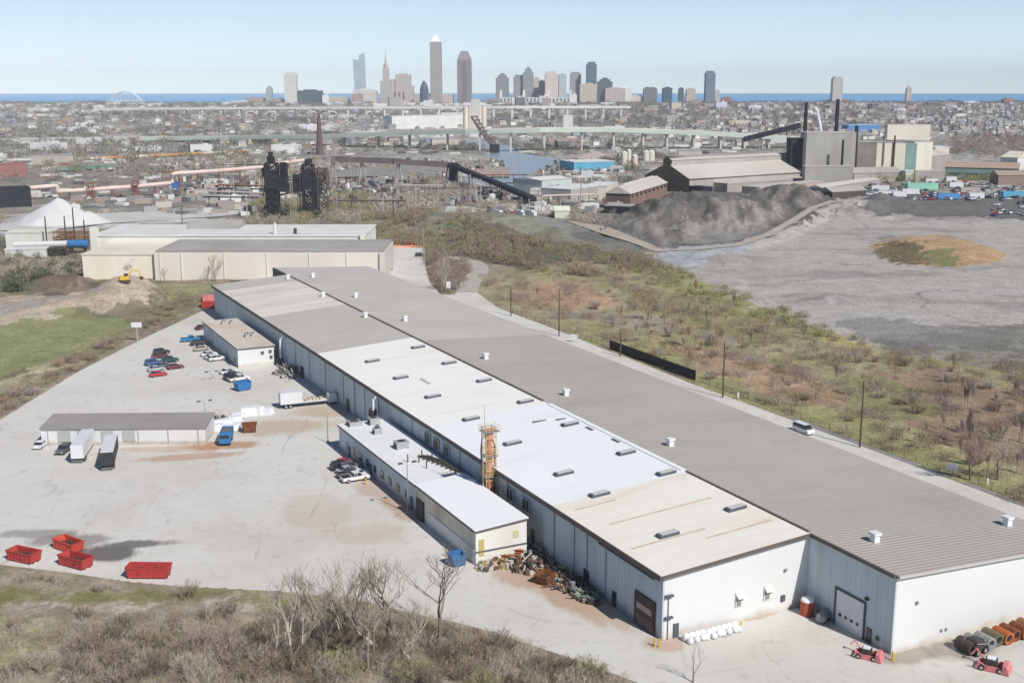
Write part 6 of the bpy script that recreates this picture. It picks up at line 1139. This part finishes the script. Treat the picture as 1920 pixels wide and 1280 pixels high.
x0, _ = txz(790, 160); x1, _ = txz(806,160); o = thing("domed_tower", "dark blue rounded pointed tower beside the tallest skyscraper", "office block", ((x0+x1)/2, TY-80, PB)); hq = zat(TY,152)-PB; dm = mat("dark_blue_glass", C_(60,84,116), .4)
MB().lathe([(17,-2),(17,hq*.6)], (0,0,0), 14).build("shaft", dm, o); MB().lathe([(17,0),(13,hq*.2),(6,hq*.35),(.5,hq*.42)], (0,0,hq*.6), 14).build("crown", dm, o)
x0, _ = txz(934, 185); x1, _ = txz(1072, 185); o = thing("stadium", "white stadium with light towers and dark openings", "stadium", ((x0+x1)/2, TY-330, 16)); W = (x1-x0)*.94
MB().box((0,0,0),(W,60,zat(TY-330,182)-18)).build("stand", M_FWHITE, o)
for k in range(20): MB().box((-W/2+W*(k+.5)/20,-30.5,10),(W/20*.5,1.5,14)).build("opening", mat("stadium_shade", C_(120,124,134), .8), o)
for k in (-.48,-.17,.16,.46): MB().box((W*k,30,0),(8,5,zat(TY-330,168)-18)).build("light_tower", M_FWHITE, o)
# low skyline filler: separate plain blocks, warehouses and halls
r = random.Random(77); FC = [("white",C_(226,224,220)),("grey",C_(168,166,164)),("brick red",C_(184,150,140)),("beige",C_(208,194,176)),("pale",C_(212,216,220)),("dark grey",C_(110,114,120)),("tan",C_(190,168,150))]
FM = [mat("city_"+n.replace(" ","_"), c, .85, tuple(q*.8 for q in c), .03, .8) for n, c in FC]; proto = {}
def city_block(x, y, z, w_, d, h, ci, grp, lab, rz, nm="city_block"):
    if ci not in proto:
        b = MB(); b.m = 0; b.box((0,0,-.3),(1,1,1.3)); b.m = 1; b.box((0,0,1.0),(1.01,1.01,.06)); b.box((.2,.1,1.0),(.2,.25,.22)); o = b.build(nm, [FM[ci], M_FWHITE if ci in (0,4) else M_FROOF2]); proto[ci] = o
    else: o = proto[ci].copy(); COL.objects.link(o)
    o.name = nm; o.location = (x, y, z); o.scale = (w_, d, h); o.rotation_euler.z = rz; return tag(o, lab, "building", grp)
for i in range(150):
    u = r.uniform(-60, 1980); y = r.uniform(3500, 4250); x = xat(u, y, 30); ci = r.choice([0,0,1,3,4,4,5,6,2]); h = r.uniform(5, 11)+(r.random() < .25)*r.uniform(0, 26)*(430 < u < 1400)
    city_block(x, y, gh(x,y), r.uniform(18, 60), r.uniform(15, 40), h, ci, f"{FC[ci][0]} low buildings on the skyline", f"{FC[ci][0]} low building among many along the skyline", r.uniform(-.2,.2))
EXCL = [pxpoly(p) for p in ([(850,268),(860,262),(960,262),(1090,290),(1040,350),(860,350)], [(1180,330),(1500,265),(1790,262),(1930,290),(1930,400),(1180,420)], [(600,290),(880,290),(1010,385),(620,400)], [(480,290),(640,290),(640,430),(480,430)])] + [RIVER]
def free(x, y): return not any(inside(x, y, p) for p in EXCL)
k = 0
while k < 110:
    v = 212+115*r.random()**1.6; u = r.uniform(-80, 2000); x, y = at(u, v)
    if not free(x, y): continue
    ci = r.choice([0,0,0,4,1,1,3,3,6,2,5]); s = r.random(); k += 1
    city_block(x, y, gh(x,y), r.uniform(12, 46)*(.6+y/3500), r.uniform(10, 26), r.uniform(4, 9), ci, f"{FC[ci][0]} sheds and stores in the valley", f"{FC[ci][0]} shed among many across the valley", r.uniform(-.25,.25), "store_building")
# small works sheds nearer by
k = 0
while k < 60:
    v = r.uniform(318, 400); u = r.uniform(340, 1180); x, y = at(u, v)
    if not free(x, y) or (v > 385 and u < 700): continue
    ci = r.choice([0,1,1,5,5,6,3,0]); k += 1
    city_block(x, y, gh(x,y), r.uniform(5, 18), r.uniform(4, 9), r.uniform(2.5, 6), ci, f"{FC[ci][0]} works sheds by the river", f"{FC[ci][0]} works shed among many by the river", r.uniform(-.6,.6), "works_shed")
k = 0
while k < 40:
    v = r.uniform(372, 404); u = r.uniform(110, 480); x, y = at(u, v); k += 1
    ci = r.choice([0,1,1,5,6,3,2]); city_block(x, y, gh(x,y), r.uniform(4, 12), r.uniform(3, 6), r.uniform(1.5, 4), ci, f"{FC[ci][0]} huts by the pale yard", f"{FC[ci][0]} hut in the strip behind the salt heap", r.uniform(-.5,.5), "works_hut")
SB2 = MB()
for i in range(2600):
    v = 206+205*r.random()**1.3; u = r.uniform(-60, 1980); x, y = at(u, v); c_ = r.choice([0,0,0,1,1,2,3])
    if not free(x, y) or (v > 330 and u > 1150) or (v > 378): continue
    q = y/1000; SB2.m = c_; SB2.box((x, y, gh(x,y)-.5), (r.uniform(1.5,7)*(.6+q), r.uniform(1.5,4)*(.6+q), r.uniform(1,3.2)*(.6+.3*q)), r.uniform(-.4,.4))
for i in range(2200):
    v = 300+88*r.random(); u = r.uniform(300, 1190); x, y = at(u, v); c_ = r.choice([0,1,3,3,2,1])
    if inside(x, y, RIVER) or (v > 378 and u < 700): continue
    SB2.m = c_; SB2.box((x, y, gh(x,y)-.5), (r.uniform(1,5), r.uniform(.8,3), r.uniform(1,4.5)), r.uniform(-.8,.8))
tag(SB2.build("yard_clutter", [mat("clutter_pale", C_(216,214,208), .9), mat("clutter_grey", C_(160,156,152), .9), mat("clutter_rust", C_(164,124,104), .9), mat("clutter_dark", C_(92,92,98), .9)]), "small stores, containers and vehicles strewn over the valley floor", "clutter", kind="stuff")
# poles scattered in the works
for k in range(46):
    v = r.uniform(300, 410); u = r.uniform(380, 1200); x, y = at(u, v)
    if k == 0: p0 = MB().tube([(0,0,-1),(0,0,15)], .32, 5).build("works_pole", M_FGREY); o = p0
    else: o = p0.copy(); COL.objects.link(o)
    o.location = (x, y, gh(x,y)); o.scale.z = r.uniform(.6, 1.3); tag(o, "grey pole among many standing in the works", "pole", "grey poles in the works")
# houses of the far neighbourhoods
HM = [mat("house_"+n, c, .85) for n, c in (("white",C_(232,230,226)),("cream",C_(218,208,186)),("grey",C_(172,174,178)),("red",C_(184,150,140)),("blue",C_(158,176,190)))]; HN = ["white","cream","grey","red","pale blue"]; HR = [mat("shingle_dark", C_(148,144,144), .9), mat("shingle_brown", C_(168,154,144), .9)]; hp = {}
def house_mesh(ci, ri):
    b = MB(); b.m = 0; b.box((0,0,-2),(11,8,7.5)); b.m = 1; b.gable((0,0,5.5),(11,8),3.4,0,.5); b.m = 0; b.add([(-5.5,-4,5.5),(-5.5,4,5.5),(-5.5,0,8.6)], [(0,2,1)]); b.add([(5.5,-4,5.5),(5.5,4,5.5),(5.5,0,8.6)], [(0,1,2)]); b.box((2,1,6.5),(.9,.9,3.2))
    return b
def px_density(u, v):
    if u < 640: return .6 if 205 < v < 240 else .15
    if u > 1250: return 1.0 if 196 < v < 262 else .2
    return .35
n = 0; pts_ = []
while n < 760:
    v = r.uniform(199, 275); u = r.uniform(-60, 1980)
    if r.random() > px_density(u, v): continue
    x, y = at(u, v); 
    if y > 3900: y = 3300+r.uniform(0, 500); x = xat(u, y, 20)
    if free(x, y): pts_.append((x, y)); n += 1
pts_.sort(key=lambda p: p[1])
stuffs = [MB(), ]; SB = MB()
for i, (x, y) in enumerate(pts_):
    ci = r.choice([0,0,0,1,1,2,2,3,4]); ri = r.randrange(2); rz = r.choice([0, math.pi/2])+r.uniform(-.3,.3)
    if i < 280:
        if (ci, ri) not in hp: o = house_mesh(ci, ri).build("house", [HM[ci], HR[ri]]); hp[(ci, ri)] = o
        else: o = hp[(ci, ri)].copy(); COL.objects.link(o)
        s = r.uniform(.8, 1.15); o.location = (x, y, gh(x,y)); o.rotation_euler.z = rz; o.scale = (s, s, s); tag(o, f"{HN[ci]} gabled house in the neighbourhood beyond the works", "house", f"{HN[ci]} houses beyond the works")
    else:
        s = r.uniform(.9, 1.4); c, sn_ = math.cos(rz)*s, math.sin(rz)*s; z = gh(x, y); hm = house_mesh(ci, ri); off_ = len(SB.v)
        SB.v += [(x+a*c-b_*sn_, y+a*sn_+b_*c, z+d_*s) for a, b_, d_ in hm.v]; SB.f += [tuple(q+off_ for q in f) for f in hm.f]; SB.mi += [q*5+ci if q == 0 else 5+ri for q in hm.mi]
tag(SB.build("distant_houses", HM+HR), "distant houses spread over the far neighbourhoods", "houses", kind="stuff")
# ------------------------------------------------------------ vegetation: early spring, mostly bare
def vm(name, c, c2=None): return mat(name, c, .95, c2 or tuple(q*.7 for q in c), .6, .9, spec=.05)
V_BARK = vm("grey_bark", S(128,118,106)); V_PALE = vm("pale_bark", S(146,136,122)); V_TW = vm("grey_brown_twigs", S(192,180,164)); V_PURP = vm("purple_brown_twigs", S(172,154,146)); V_RED = vm("reddish_twigs", S(178,148,130)); V_OL = vm("olive_twigs", S(164,160,120)); V_GRN = vm("fresh_green_leaves", S(146,156,92)); V_DK = vm("dark_evergreen", S(104,110,88)); V_TAN = vm("tan_reeds", S(214,190,154)); V_GB = vm("dull_brown_brush", S(162,146,124))
def bare_tree(seed, h, spread=.55, depth=5, upright=.25, r0=None, kids=3):
    r = random.Random(seed); T, Cn = MB(), MB(); r0 = r0 or h*.022
    def go(p, d, L_, rad_, dep, trunk):
        pts = [p]; dd = d.copy(); n = 3
        for i in range(n):
            dd = (dd + Vector((r.uniform(-1,1), r.uniform(-1,1), r.uniform(-.3,.6)))*.14 + Vector((0,0,upright*.12))).normalized(); pts.append(pts[-1]+dd*L_/n)
        rr = [rad_*(1-.45*i/n) for i in range(n+1)]; (T if trunk else Cn).tube([q[:] for q in pts], rr, 5 if trunk else 3, False)
        if dep == 0: return
        k = kids + (r.random() < .5)
        for i in range(k):
            f = r.uniform(.45, 1.0) if i else 1.0; q = pts[min(n, max(1, int(round(f*n))))]; a = r.uniform(0, 6.28); sp = r.uniform(.5, 1.25)*spread if i else spread*.35
            side = Vector((math.cos(a), math.sin(a), 0)); nd = (dd + side*sp*1.5 + Vector((0,0,upright))).normalized()
            go(q, nd, L_*r.uniform(.62,.84), max(.016, rad_*.6), dep-1, False)
    go(Vector((0,0,-.3)), Vector((0,0,1)), h*.3, r0, depth, True)
    return T, Cn
def shrub(seed, h, w_, stems=46, tw=5):
    r = random.Random(seed); b = MB()
    for i in range(stems):
        a = r.uniform(0, 6.28); q = r.random()**.6*w_*.5; x, y = q*math.cos(a)*.5, q*math.sin(a)*.5; hh = h*r.uniform(.5, 1.0); tx, ty = x+math.cos(a)*q*.8, y+math.sin(a)*q*.8
        m_ = ((x+tx)/2+r.uniform(-.1,.1), (y+ty)/2, hh*.55); b.tube([(x,y,-.2), m_, (tx,ty,hh)], [.035,.026,.012], 3, False)
        for k in range(tw): f = r.uniform(.25, .95); s = [m_[j]+((tx,ty,hh)[j]-m_[j])*f for j in range(3)]; a2 = r.uniform(0,6.28); l = h*r.uniform(.12,.3); b.tube([tuple(s), (s[0]+math.cos(a2)*l*.7, s[1]+math.sin(a2)*l*.7, s[2]+l*.7)], [.02,.008], 3, False)
    return b
def tree_proto(nm, seed, h, barkm, twm, **k):
    T, Cn = bare_tree(seed, h, **k); e = thing(nm, None, "tree", (0,0,-500)); T.build("trunk", barkm, e); Cn.build("crown", twm, e); KIDS[e.name] = list(e.children); return e
used = set()
def place(pr, x, y, rz, s, label, group=None, z=None):
    zz = gh(x, y) if z is None else z
    if pr.name in used: o = dup(pr, (x, y, zz), rz, label, s, group); o.name = pr.name.split(".")[0]
    else: used.add(pr.name); pr.location = (x, y, zz); pr.rotation_euler.z = rz; pr.scale = s if isinstance(s, tuple) else (s,)*3; pr["label"] = label; o = pr; 
    if group: o["group"] = group
    return o
def keep(e): KIDS[e.name] = list(e.children); return e
r = random.Random(99)
big = [tree_proto("bare_tree", 11+i, 11.5, V_PALE if i % 2 else V_BARK, V_PALE if i < 2 else V_TW, depth=6, spread=[.85,.95,.9,.6][i], kids=2, upright=.32, r0=.25) for i in range(4)]
for i, (u, v, vt, k, l) in enumerate([(728,1226,1022,0,"tall forked pale tree in the middle of the foreground brush"),(826,1216,1018,1,"largest spreading pale tree, right of the forked one"),(640,1232,1050,2,"bushy bare tree left of the forked pale one"),(590,1196,1060,0,"slim bare tree at the left of the foreground group"),(548,1266,1090,2,"leaning dark bare tree low in the foreground group"),(1300,1278,1206,3,"lone little bare tree in front of the warehouse end wall"),(610,1240,1080,1,"twisted pale tree between the bushy one and the slim one"),(690,1264,1110,1,"low bare tree in front of the tall forked one"),(770,1270,1130,2,"low tangled tree between the two tall pale ones"),(668,1205,1070,0,"thin grey tree behind the bushy bare tree"),(700,1245,1060,2,"dense grey tree just left of the forked one"),(520,1250,1140,3,"small upright tree at the far left of the clump")]):
    x, y = at(u, v); h = max(3, zat(y, vt)-gh(x,y)); place(big[k], x, y, r.uniform(0,6.28), h/9.6, l)
sh_m = [("twiggy_shrub", V_TW), ("twiggy_shrub", V_PURP), ("twiggy_shrub", V_GB), ("twiggy_shrub", V_OL), ("twiggy_shrub", V_BARK), ("twiggy_shrub", V_RED)]
SHR = []
for i, (nm, m) in enumerate(sh_m):
    o = shrub(200+i, 2.6, 3.0, 56, 6).build(nm, m, loc=(0,0,-500)); o["category"] = "shrub"; SHR.append(o)
SHN = ["grey brown","purple brown","dull brown","olive","pale grey","reddish"]
BR = pxpoly([(-60,1072),(0,1074),(240,1104),(520,1116),(700,1136),(860,1176),(1000,1222),(1150,1276),(1200,1300),(-100,1310)])
def dens(u, v):
    if u < 520: return .18 if v < 1130 else (.22 if u < 130 else (.5 if v < 1170 else .95))
    return 1.0
n = 0
def px_of(x, y, z=0):
    dz = z-CAMZ; fw = y*math.cos(PITCH)-dz*math.sin(PITCH); return 960+FPX*x/fw, 640+FPX*(-(y*math.sin(PITCH)+dz*math.cos(PITCH)))/fw
while n < 190:
    u = r.uniform(-60, 1200); v = r.uniform(1072, 1300); x, y = at(u, v)
    if not inside(x, y, BR) or inside(x, y, YARD) or r.random() > dens(u, v) or (v < 1158 and v > 1124 and u < 560): continue
    edge = max(0, 1-(1.0 if inside(x, y+3.5, YARD) else 0)*.55); k = r.choice([0,0,1,2,2,4,4,3 if v > 1180 else 0]); s = r.uniform(.5, 1.15)*edge*(1.15 if v > 1200 else .85); n += 1
    place(SHR[k], x, y, r.uniform(0,6.3), (s*1.15, s*1.15, s), f"{SHN[k]} leafless shrub in the brush along the near edge of the yard", f"{SHN[k]} shrubs along the near yard edge")
M_BRUSH = [vm("brush_twigs_grey", S(200,188,170)), vm("brush_twigs_brown", S(182,166,146))]
# right-hand scrub: slender pale trees, purple shrubs
pop = [tree_proto("young_tree", 31+i, 8.5, V_PALE, [V_TAN, V_TW, V_PURP][i], depth=5, spread=.3, upright=.7, kids=3, r0=.1) for i in range(3)]
RS = pxpoly([(905,560),(893,520),(960,500),(1060,490),(1200,500),(1240,530),(1340,570),(1500,630),(1640,655),(1920,672),(2150,700),(2150,1020),(1930,950),(1610,828),(1300,716),(1150,650),(940,570)])
n = 0
while n < 115:
    u = r.uniform(900, 2060); v = r.uniform(490, 930); x, y = at(u, v)
    if not inside(x, y, RS): continue
    a = math.exp(-((u-1300)/110)**2-((v-600)/55)**2) + .45*(u > 1800 and 740 < v < 900) + .8*(1240 < u < 1440 and v < 680) + .1
    if r.random() > a: continue
    k = 2 if u > 1750 else r.choice([0,0,1]); n += 1; g = "purplish young trees at the right edge" if u > 1750 else "slender pale young trees in the right scrub"
    place(pop[k], x, y, r.uniform(0,6.3), r.uniform(.55, 1.0)*(.95 if u > 1750 else 1), ["pale tan","grey brown","purplish brown"][k]+(" young bare tree in the stand at the right edge" if u > 1750 else " slender young tree in the scrub beyond the east road"), ["pale tan ","grey brown ",""][k]+g)
n = 0
while n < 80:
    u = r.uniform(900, 2060); v = r.uniform(495, 940); x, y = at(u, v)
    if not inside(x, y, RS): continue
    k = r.choice([0,2,5,3,0,1]); s = r.uniform(.4, 1.25); n += 1
    place(SHR[k], x, y, r.uniform(0,6.3), (s*1.3, s*1.3, s*.9), f"{SHN[k]} shrub in the scrub beyond the east road", f"{SHN[k]} shrubs in the scrub beyond the east road")
mid = [tree_proto("bare_tree", 51+i, 9.5, V_BARK, [V_TW, V_RED][i], depth=5, spread=.7, kids=3) for i in range(2)]
for i, (u, v, vt, l) in enumerate([(404,528,474,"pale spreading bare tree against the factory wall"),(244,522,478,"reddish bare bush tree against the yellowed factory wall"),(308,530,500,"small bare tree between the two larger ones by the factory"),(1530,748,700,"spreading bare tree among tan reeds in the right scrub"),(1458,760,705,"bare tree in front of the tan reeds"),(1215,600,540,"bare tree at the green edge of the slag field"),(835,545,478,"bare tree on the grass island by the far road"),(1820,900,800,"largest bare tree at the right edge"),(1870,900,790,"purplish bare tree nearest the right edge"),(1340,860,780,"thin bare tree near the east road verge")]):
    x, y = at(u, v); h = zat(y, vt)-gh(x,y); place(mid[i % 2 if i != 0 else 0], x, y, r.uniform(0,6.3), max(3,h)/9.0, l)
# left hedge line and dark bushes
LH = pxpoly([(-40,812),(0,780),(150,690),(255,634),(390,572),(400,556),(330,560),(240,620),(120,676),(0,740)])
n = 0
while n < 36:
    u = r.uniform(-40, 400); v = r.uniform(556, 810); x, y = at(u, v)
    if not inside(x, y, LH) or inside(x, y, YARD): continue
    k = r.choice([1,2,3,5]); s = r.uniform(.5, 1.2); n += 1; place(SHR[k], x, y, r.uniform(0,6.3), (s*1.5, s*1.5, s*.8), f"{SHN[k]} shrub along the left edge of the yard", f"{SHN[k]} shrubs along the left yard edge")
# ---- masses nobody could count
rs = np.random.RandomState(4)
def slivers(name, cx, cy, cz, size, hgt, per, m, label, cat, wid=.5, droop=0.0, upright=.6, trunk=True):
    n = len(cx); N = n*per; c = np.repeat(np.stack([cx, cy, cz], 1), per, 0); sz = np.repeat(size, per); hh = np.repeat(hgt, per)
    d = rs.normal(size=(N,3)); d /= np.linalg.norm(d, axis=1)[:,None]; q = rs.rand(N)**.45; p = d*q[:,None]
    lump = 1+.35*np.sin(d[:,0]*5+np.repeat(rs.rand(n)*6, per))*np.cos(d[:,1]*4+d[:,2]*5)
    P = np.stack([p[:,0]*sz*.5*lump, p[:,1]*sz*.5*lump, (p[:,2]*.5+.55)*hh], 1)+c
    t1 = rs.normal(size=(N,3)); t1[:,2] = np.abs(t1[:,2])*upright*2+.2; t1 /= np.linalg.norm(t1, axis=1)[:,None]; t2 = np.cross(t1, rs.normal(size=(N,3))); t2 /= np.linalg.norm(t2, axis=1)[:,None]
    L_ = (sz*(.16+.2*rs.rand(N)))[:,None]; W = L_*wid*.5
    V = np.stack([P-t1*L_*.5-t2*W*.5, P-t1*L_*.5+t2*W*.5, P+t1*L_*.5], 1).reshape(-1,3).astype(np.float32)
    me = bpy.data.meshes.new(name); me.vertices.add(N*3); me.vertices.foreach_set("co", V.reshape(-1)); me.loops.add(N*3); me.loops.foreach_set("vertex_index", np.arange(N*3, dtype=np.int32)); me.polygons.add(N); me.polygons.foreach_set("loop_start", (np.arange(N)*3).astype(np.int32)); me.update(calc_edges=True)
    me.materials.append(m); o = bpy.data.objects.new(name, me); COL.objects.link(o); return tag(o, label, cat, kind="stuff")
def scatter(num, poly, seed, avoid=(), dfun=None):
    q = random.Random(seed); xs_ = [p[0] for p in poly]; ys_ = [p[1] for p in poly]; out = []
    while len(out) < num:
        x, y = q.uniform(min(xs_), max(xs_)), q.uniform(min(ys_), max(ys_))
        if inside(x, y, poly) and not any(inside(x, y, a) for a in avoid) and (dfun is None or q.random() < dfun(x, y)): out.append((x, y, gh(x, y)))
    return np.array(out).T
def mass(name, num, px, seed, m, label, cat, size, hgt, per, avoid=(), dfun=None, world=None, **k):
    cx, cy, cz = scatter(num, world or pxpoly(px), seed, avoid, dfun); s = size[0]+(size[1]-size[0])*rs.rand(num); h = hgt[0]+(hgt[1]-hgt[0])*rs.rand(num)
    return slivers(name, cx, cy, cz-.1, s, h, per, m, label, cat, **k)
clump = lambda s, t_=.5: (lambda x, y: max(0.02, min(1, (mnoise.noise(Vector((x/s, y/s, t_*9)))+.25)*2.2)))
RFRONT = pxpoly([(880,352),(930,345),(1000,338),(1080,296),(1110,300),(1060,350),(1010,385),(890,385)]); TRK = pxpoly([(780,396),(850,384),(960,396),(1080,418),(1250,470),(1240,484),(1060,444),(940,418),(860,404),(790,404)]); AV = (YARD, TRK); FV0 = vm("river_wood", S(136,130,120))
mass("scrub", 420, [(893,520),(960,500),(1060,490),(1200,500),(1330,560),(1640,655),(2150,700),(2150,1020),(1930,948),(1610,826),(1300,714),(1150,648),(940,566)], 1, V_GB, "brown low scrub between the east road and the slag field", "scrub", (2,6), (.8,2.4), 120, AV, clump(14), wid=.12, upright=1.2)
mass("scrub", 260, [(893,520),(1060,490),(1200,500),(1330,560),(1640,655),(2150,700),(2150,1020),(1930,948),(1300,714),(940,566)], 2, V_PURP, "purple brown thicket patches in the right scrub", "scrub", (2.5,7), (1.2,3.4), 130, AV, clump(18,.9), wid=.11, upright=1.2)
mass("reeds", 520, [(960,545),(1010,530),(1080,528),(1130,550),(1150,575),(1060,582),(980,570)], 3, V_TAN, "tan dry reeds right of the far road", "reeds", (.8,2.2), (.8,1.6), 24, AV, wid=.25, upright=2)
mass("reeds", 700, [(1250,655),(1330,648),(1420,680),(1520,700),(1590,735),(1560,760),(1440,735),(1320,700)], 4, V_TAN, "tan dry reeds beyond the black screen", "reeds", (.8,2.0), (.6,1.4), 22, AV, clump(6), wid=.25, upright=2)
mass("scrub", 200, [(1150,500),(1260,498),(1420,562),(1560,612),(1640,640),(1600,655),(1340,572),(1240,535)], 5, V_OL, "olive bushes along the green edge of the slag field", "scrub", (2,5), (1,2.6), 70, AV, clump(10), wid=.3)
mass("woodland", 380, [(560,470),(700,400),(790,405),(900,440),(1080,460),(1240,500),(1250,530),(1100,520),(960,500),(900,485),(850,478),(800,500),(798,462),(690,462),(690,440),(560,440)], 6, V_GB, "brown brushwood between the factory and the slag hill", "woodland", (4,9), (2.5,6), 110, AV, clump(26), wid=.2)
mass("woodland", 170, [(690,440),(770,410),(900,440),(1080,458),(1240,498),(1240,520),(1060,490),(900,480),(850,478),(800,498),(798,466),(700,462)], 7, V_OL, "olive bushes mixed into the brushwood behind the far road", "woodland", (3,7), (2,4.5), 100, AV, clump(20,.8), wid=.25)
mass("woodland", 90, [(800,478),(875,478),(888,508),(866,532),(850,550),(828,550),(806,525)], 8, V_PURP, "reddish brown thicket on the island by the far road", "thicket", (3,6), (2,5), 110, AV, wid=.18)
mass("woodland", 420, [(430,420),(650,400),(760,330),(1000,375),(1150,400),(1150,440),(900,420),(780,408),(690,425),(640,425),(430,422)], 9, V_TW, "grey trees among the works in front of the river", "woodland", (4,9), (3,7), 90, (RIVER, RFRONT, TRK), clump(30,.3), wid=.22)
mass("woodland", 420, [(300,300),(620,300),(900,330),(1180,330),(1180,385),(1000,372),(800,345),(640,345),(480,350),(300,345)], 51, V_TW, "grey brown trees scattered through the works", "woodland", (5,10), (4,8), 80, (RIVER, RFRONT), clump(26,.5), wid=.25)
mass("woodland", 260, [(-200,300),(480,300),(480,350),(330,352),(-200,372)], 52, V_PURP, "purple grey bushes along the pink pipeline", "woodland", (5,10), (3,7), 70, (), clump(30,.2), wid=.25)
mass("woodland", 300, [(640,262),(1180,262),(1250,300),(1180,330),(1060,300),(960,280),(640,290)], 53, FV0, "brown grey trees along the river banks", "woodland", (7,14), (5,9), 60, (RIVER, RFRONT), clump(40,.2), wid=.35)
mass("woodland", 260, [(430,428),(480,380),(700,365),(700,428)], 10, V_OL, "greenish trees around the dark steel structure", "woodland", (4,8), (3,7), 90, (), clump(22,.6), wid=.25)
mass("woodland", 110, [(-200,450),(0,458),(60,490),(150,505),(146,520),(60,545),(-200,560)], 11, V_DK, "dark bushes at the left edge", "thicket", (4,8), (2.5,5.5), 150, AV, clump(14), wid=.35)
mass("woodland", 90, [(0,480),(60,490),(150,492),(148,520),(60,530),(0,520)], 12, V_TW, "grey brown bushes below the tank yard", "thicket", (3,6), (2,4), 110, AV, wid=.25)
mass("scrub", 160, [(-40,830),(0,780),(150,690),(255,632),(395,570),(395,545),(300,545),(240,610),(120,676),(0,735)], 13, V_GB, "brown weeds along the left edge of the yard", "scrub", (1.5,4), (.6,1.6), 50, AV, clump(10), wid=.3)
mass("scrub", 130, [(1640,470),(1672,458),(1740,466),(1750,492),(1690,500),(1650,486)], 14, V_GB, "dark weeds on the orange mound in the slag field", "scrub", (1.5,4), (.8,2.2), 50, (), wid=.3)
mass("woodland", 120, [(1600,345),(1690,340),(1780,330),(2000,340),(2000,358),(1780,350),(1640,360)], 15, V_OL, "trees between the steel plant and the junkyard", "woodland", (6,11), (5,9), 120, (), wid=.25)
mass("woodland", 260, [(1770,308),(1790,262),(1930,255),(2100,270),(2100,325),(1920,312),(1800,300)], 16, V_PURP, "grey purple wood behind the plant at the right", "woodland", (9,15), (8,14), 120, (), wid=.2)
# far woods and street trees
FV = [vm("far_grey_wood", S(146,140,132)), vm("far_purple_wood", S(132,125,128)), vm("far_olive_wood", S(142,142,118)), vm("far_brown_wood", S(146,135,122))]
EX = tuple(EXCL)
mass("far_woodland", 1500, [(-260,200),(640,205),(760,222),(640,300),(300,330),(-260,320)], 20, FV[0], "far grey woods on the left hillside", "woodland", (9,20), (7,13), 34, EX, clump(110), wid=.5)
mass("far_woodland", 1300, [(-260,202),(700,204),(700,262),(300,290),(-260,300)], 21, FV[1], "far purple grey woods on the left hillside", "woodland", (10,22), (8,14), 34, EX, clump(140,.9), wid=.5)
mass("far_woodland", 700, [(-260,240),(600,250),(600,330),(-260,350)], 22, FV[2], "far olive bushes along the left valley floor", "woodland", (8,16), (4,9), 34, EX, clump(80,.2), wid=.5)
mass("far_woodland", 1500, [(900,203),(2150,198),(2150,262),(1800,262),(1240,250),(900,238)], 23, FV[1], "far purple grey woods behind the motorway bridge", "woodland", (10,24), (8,15), 34, EX, clump(130,.4), wid=.5)
mass("far_woodland", 1500, [(900,205),(2150,200),(2150,300),(1800,280),(1240,256),(900,238)], 24, FV[3], "far brown woods on the right of the valley", "woodland", (9,20), (7,13), 34, EX, clump(90,.7), wid=.5)
mass("far_woodland", 500, [(1000,205),(1500,205),(1500,240),(1000,238)], 25, FV[2], "olive slope below the downtown edge", "woodland", (9,20), (6,12), 34, EX, clump(100,.1), wid=.5)
mass("far_woodland", 1700, None, 26, FV[0], "far street trees between the houses of the skyline", "woodland", (12,24), (6,11), 26, EX, None, wid=.6, world=[(-2400,3250),(2400,3250),(3200,4500),(-3200,4500)])
# dry grass of the near verge
def grass(name, num, poly, seed, m, label, h=.55, dfun=None):
    cx, cy, cz = scatter(num, poly, seed, AV, dfun); s = .5+.7*rs.rand(num); return slivers(name, cx, cy, cz-.08, s*1.1, h*(.5+rs.rand(num)), 9, m, label, "grass", wid=.16, upright=2.2)
BF = lambda x, y: min(1, dens(*px_of(x, y))*1.0)*(.25+.75*max(0, min(1, (mnoise.noise(Vector((x/5, y/5, 2)))+.35)*2)))*(0 if (px_of(x,y)[0] < 560 and 1108 < px_of(x,y)[1] < 1160) else 1)
mass("brushwood", 620, None, 41, M_BRUSH[0], "pale tangled brush twigs along the near yard edge", "brushwood", (1.6,3.6), (1.0,2.6), 170, AV, BF, world=BR, wid=.09, upright=1.2)
mass("brushwood", 520, None, 42, M_BRUSH[1], "brown tangled brush twigs along the near yard edge", "brushwood", (1.6,3.6), (.8,2.2), 170, AV, BF, world=BR, wid=.1, upright=1.0)
grass("dry_grass", 9000, BR, 31, vm("dry_grass_blades", S(176,160,130)), "dry grass of the near verge", .6, clump(6))
grass("green_grass", 3500, pxpoly([(-60,1100),(0,1096),(200,1106),(520,1112),(560,1120),(540,1132),(300,1128),(-60,1130)]), 32, vm("green_grass_blades", S(150,152,96)), "green grass strip beside the yard", .4, clump(5,.8))
grass("dry_grass", 9000, RS, 33, vm("straw_blades", S(168,150,112)), "dry grass beyond the east road", .7, clump(16,.3))
# ------------------------------------------------------------ air
hz = MB(); hz.box((0, 9300, -5), (38000, 19000, 345)); m = bpy.data.materials.new("haze_air"); m.use_nodes = True; t = m.node_tree; t.nodes.remove(t.nodes["Principled BSDF"])
pv = t.nodes.new("ShaderNodeVolumePrincipled"); pv.inputs["Density"].default_value = 4.8e-5; pv.inputs["Color"].default_value = (.95,.98,1,1); pv.inputs["Anisotropy"].default_value = -.5; t.links.new(pv.outputs[0], t.nodes["Material Output"].inputs["Volume"])
o = hz.build("haze", m); tag(o, "thin pale haze over the valley and the lake", "haze", kind="stuff")
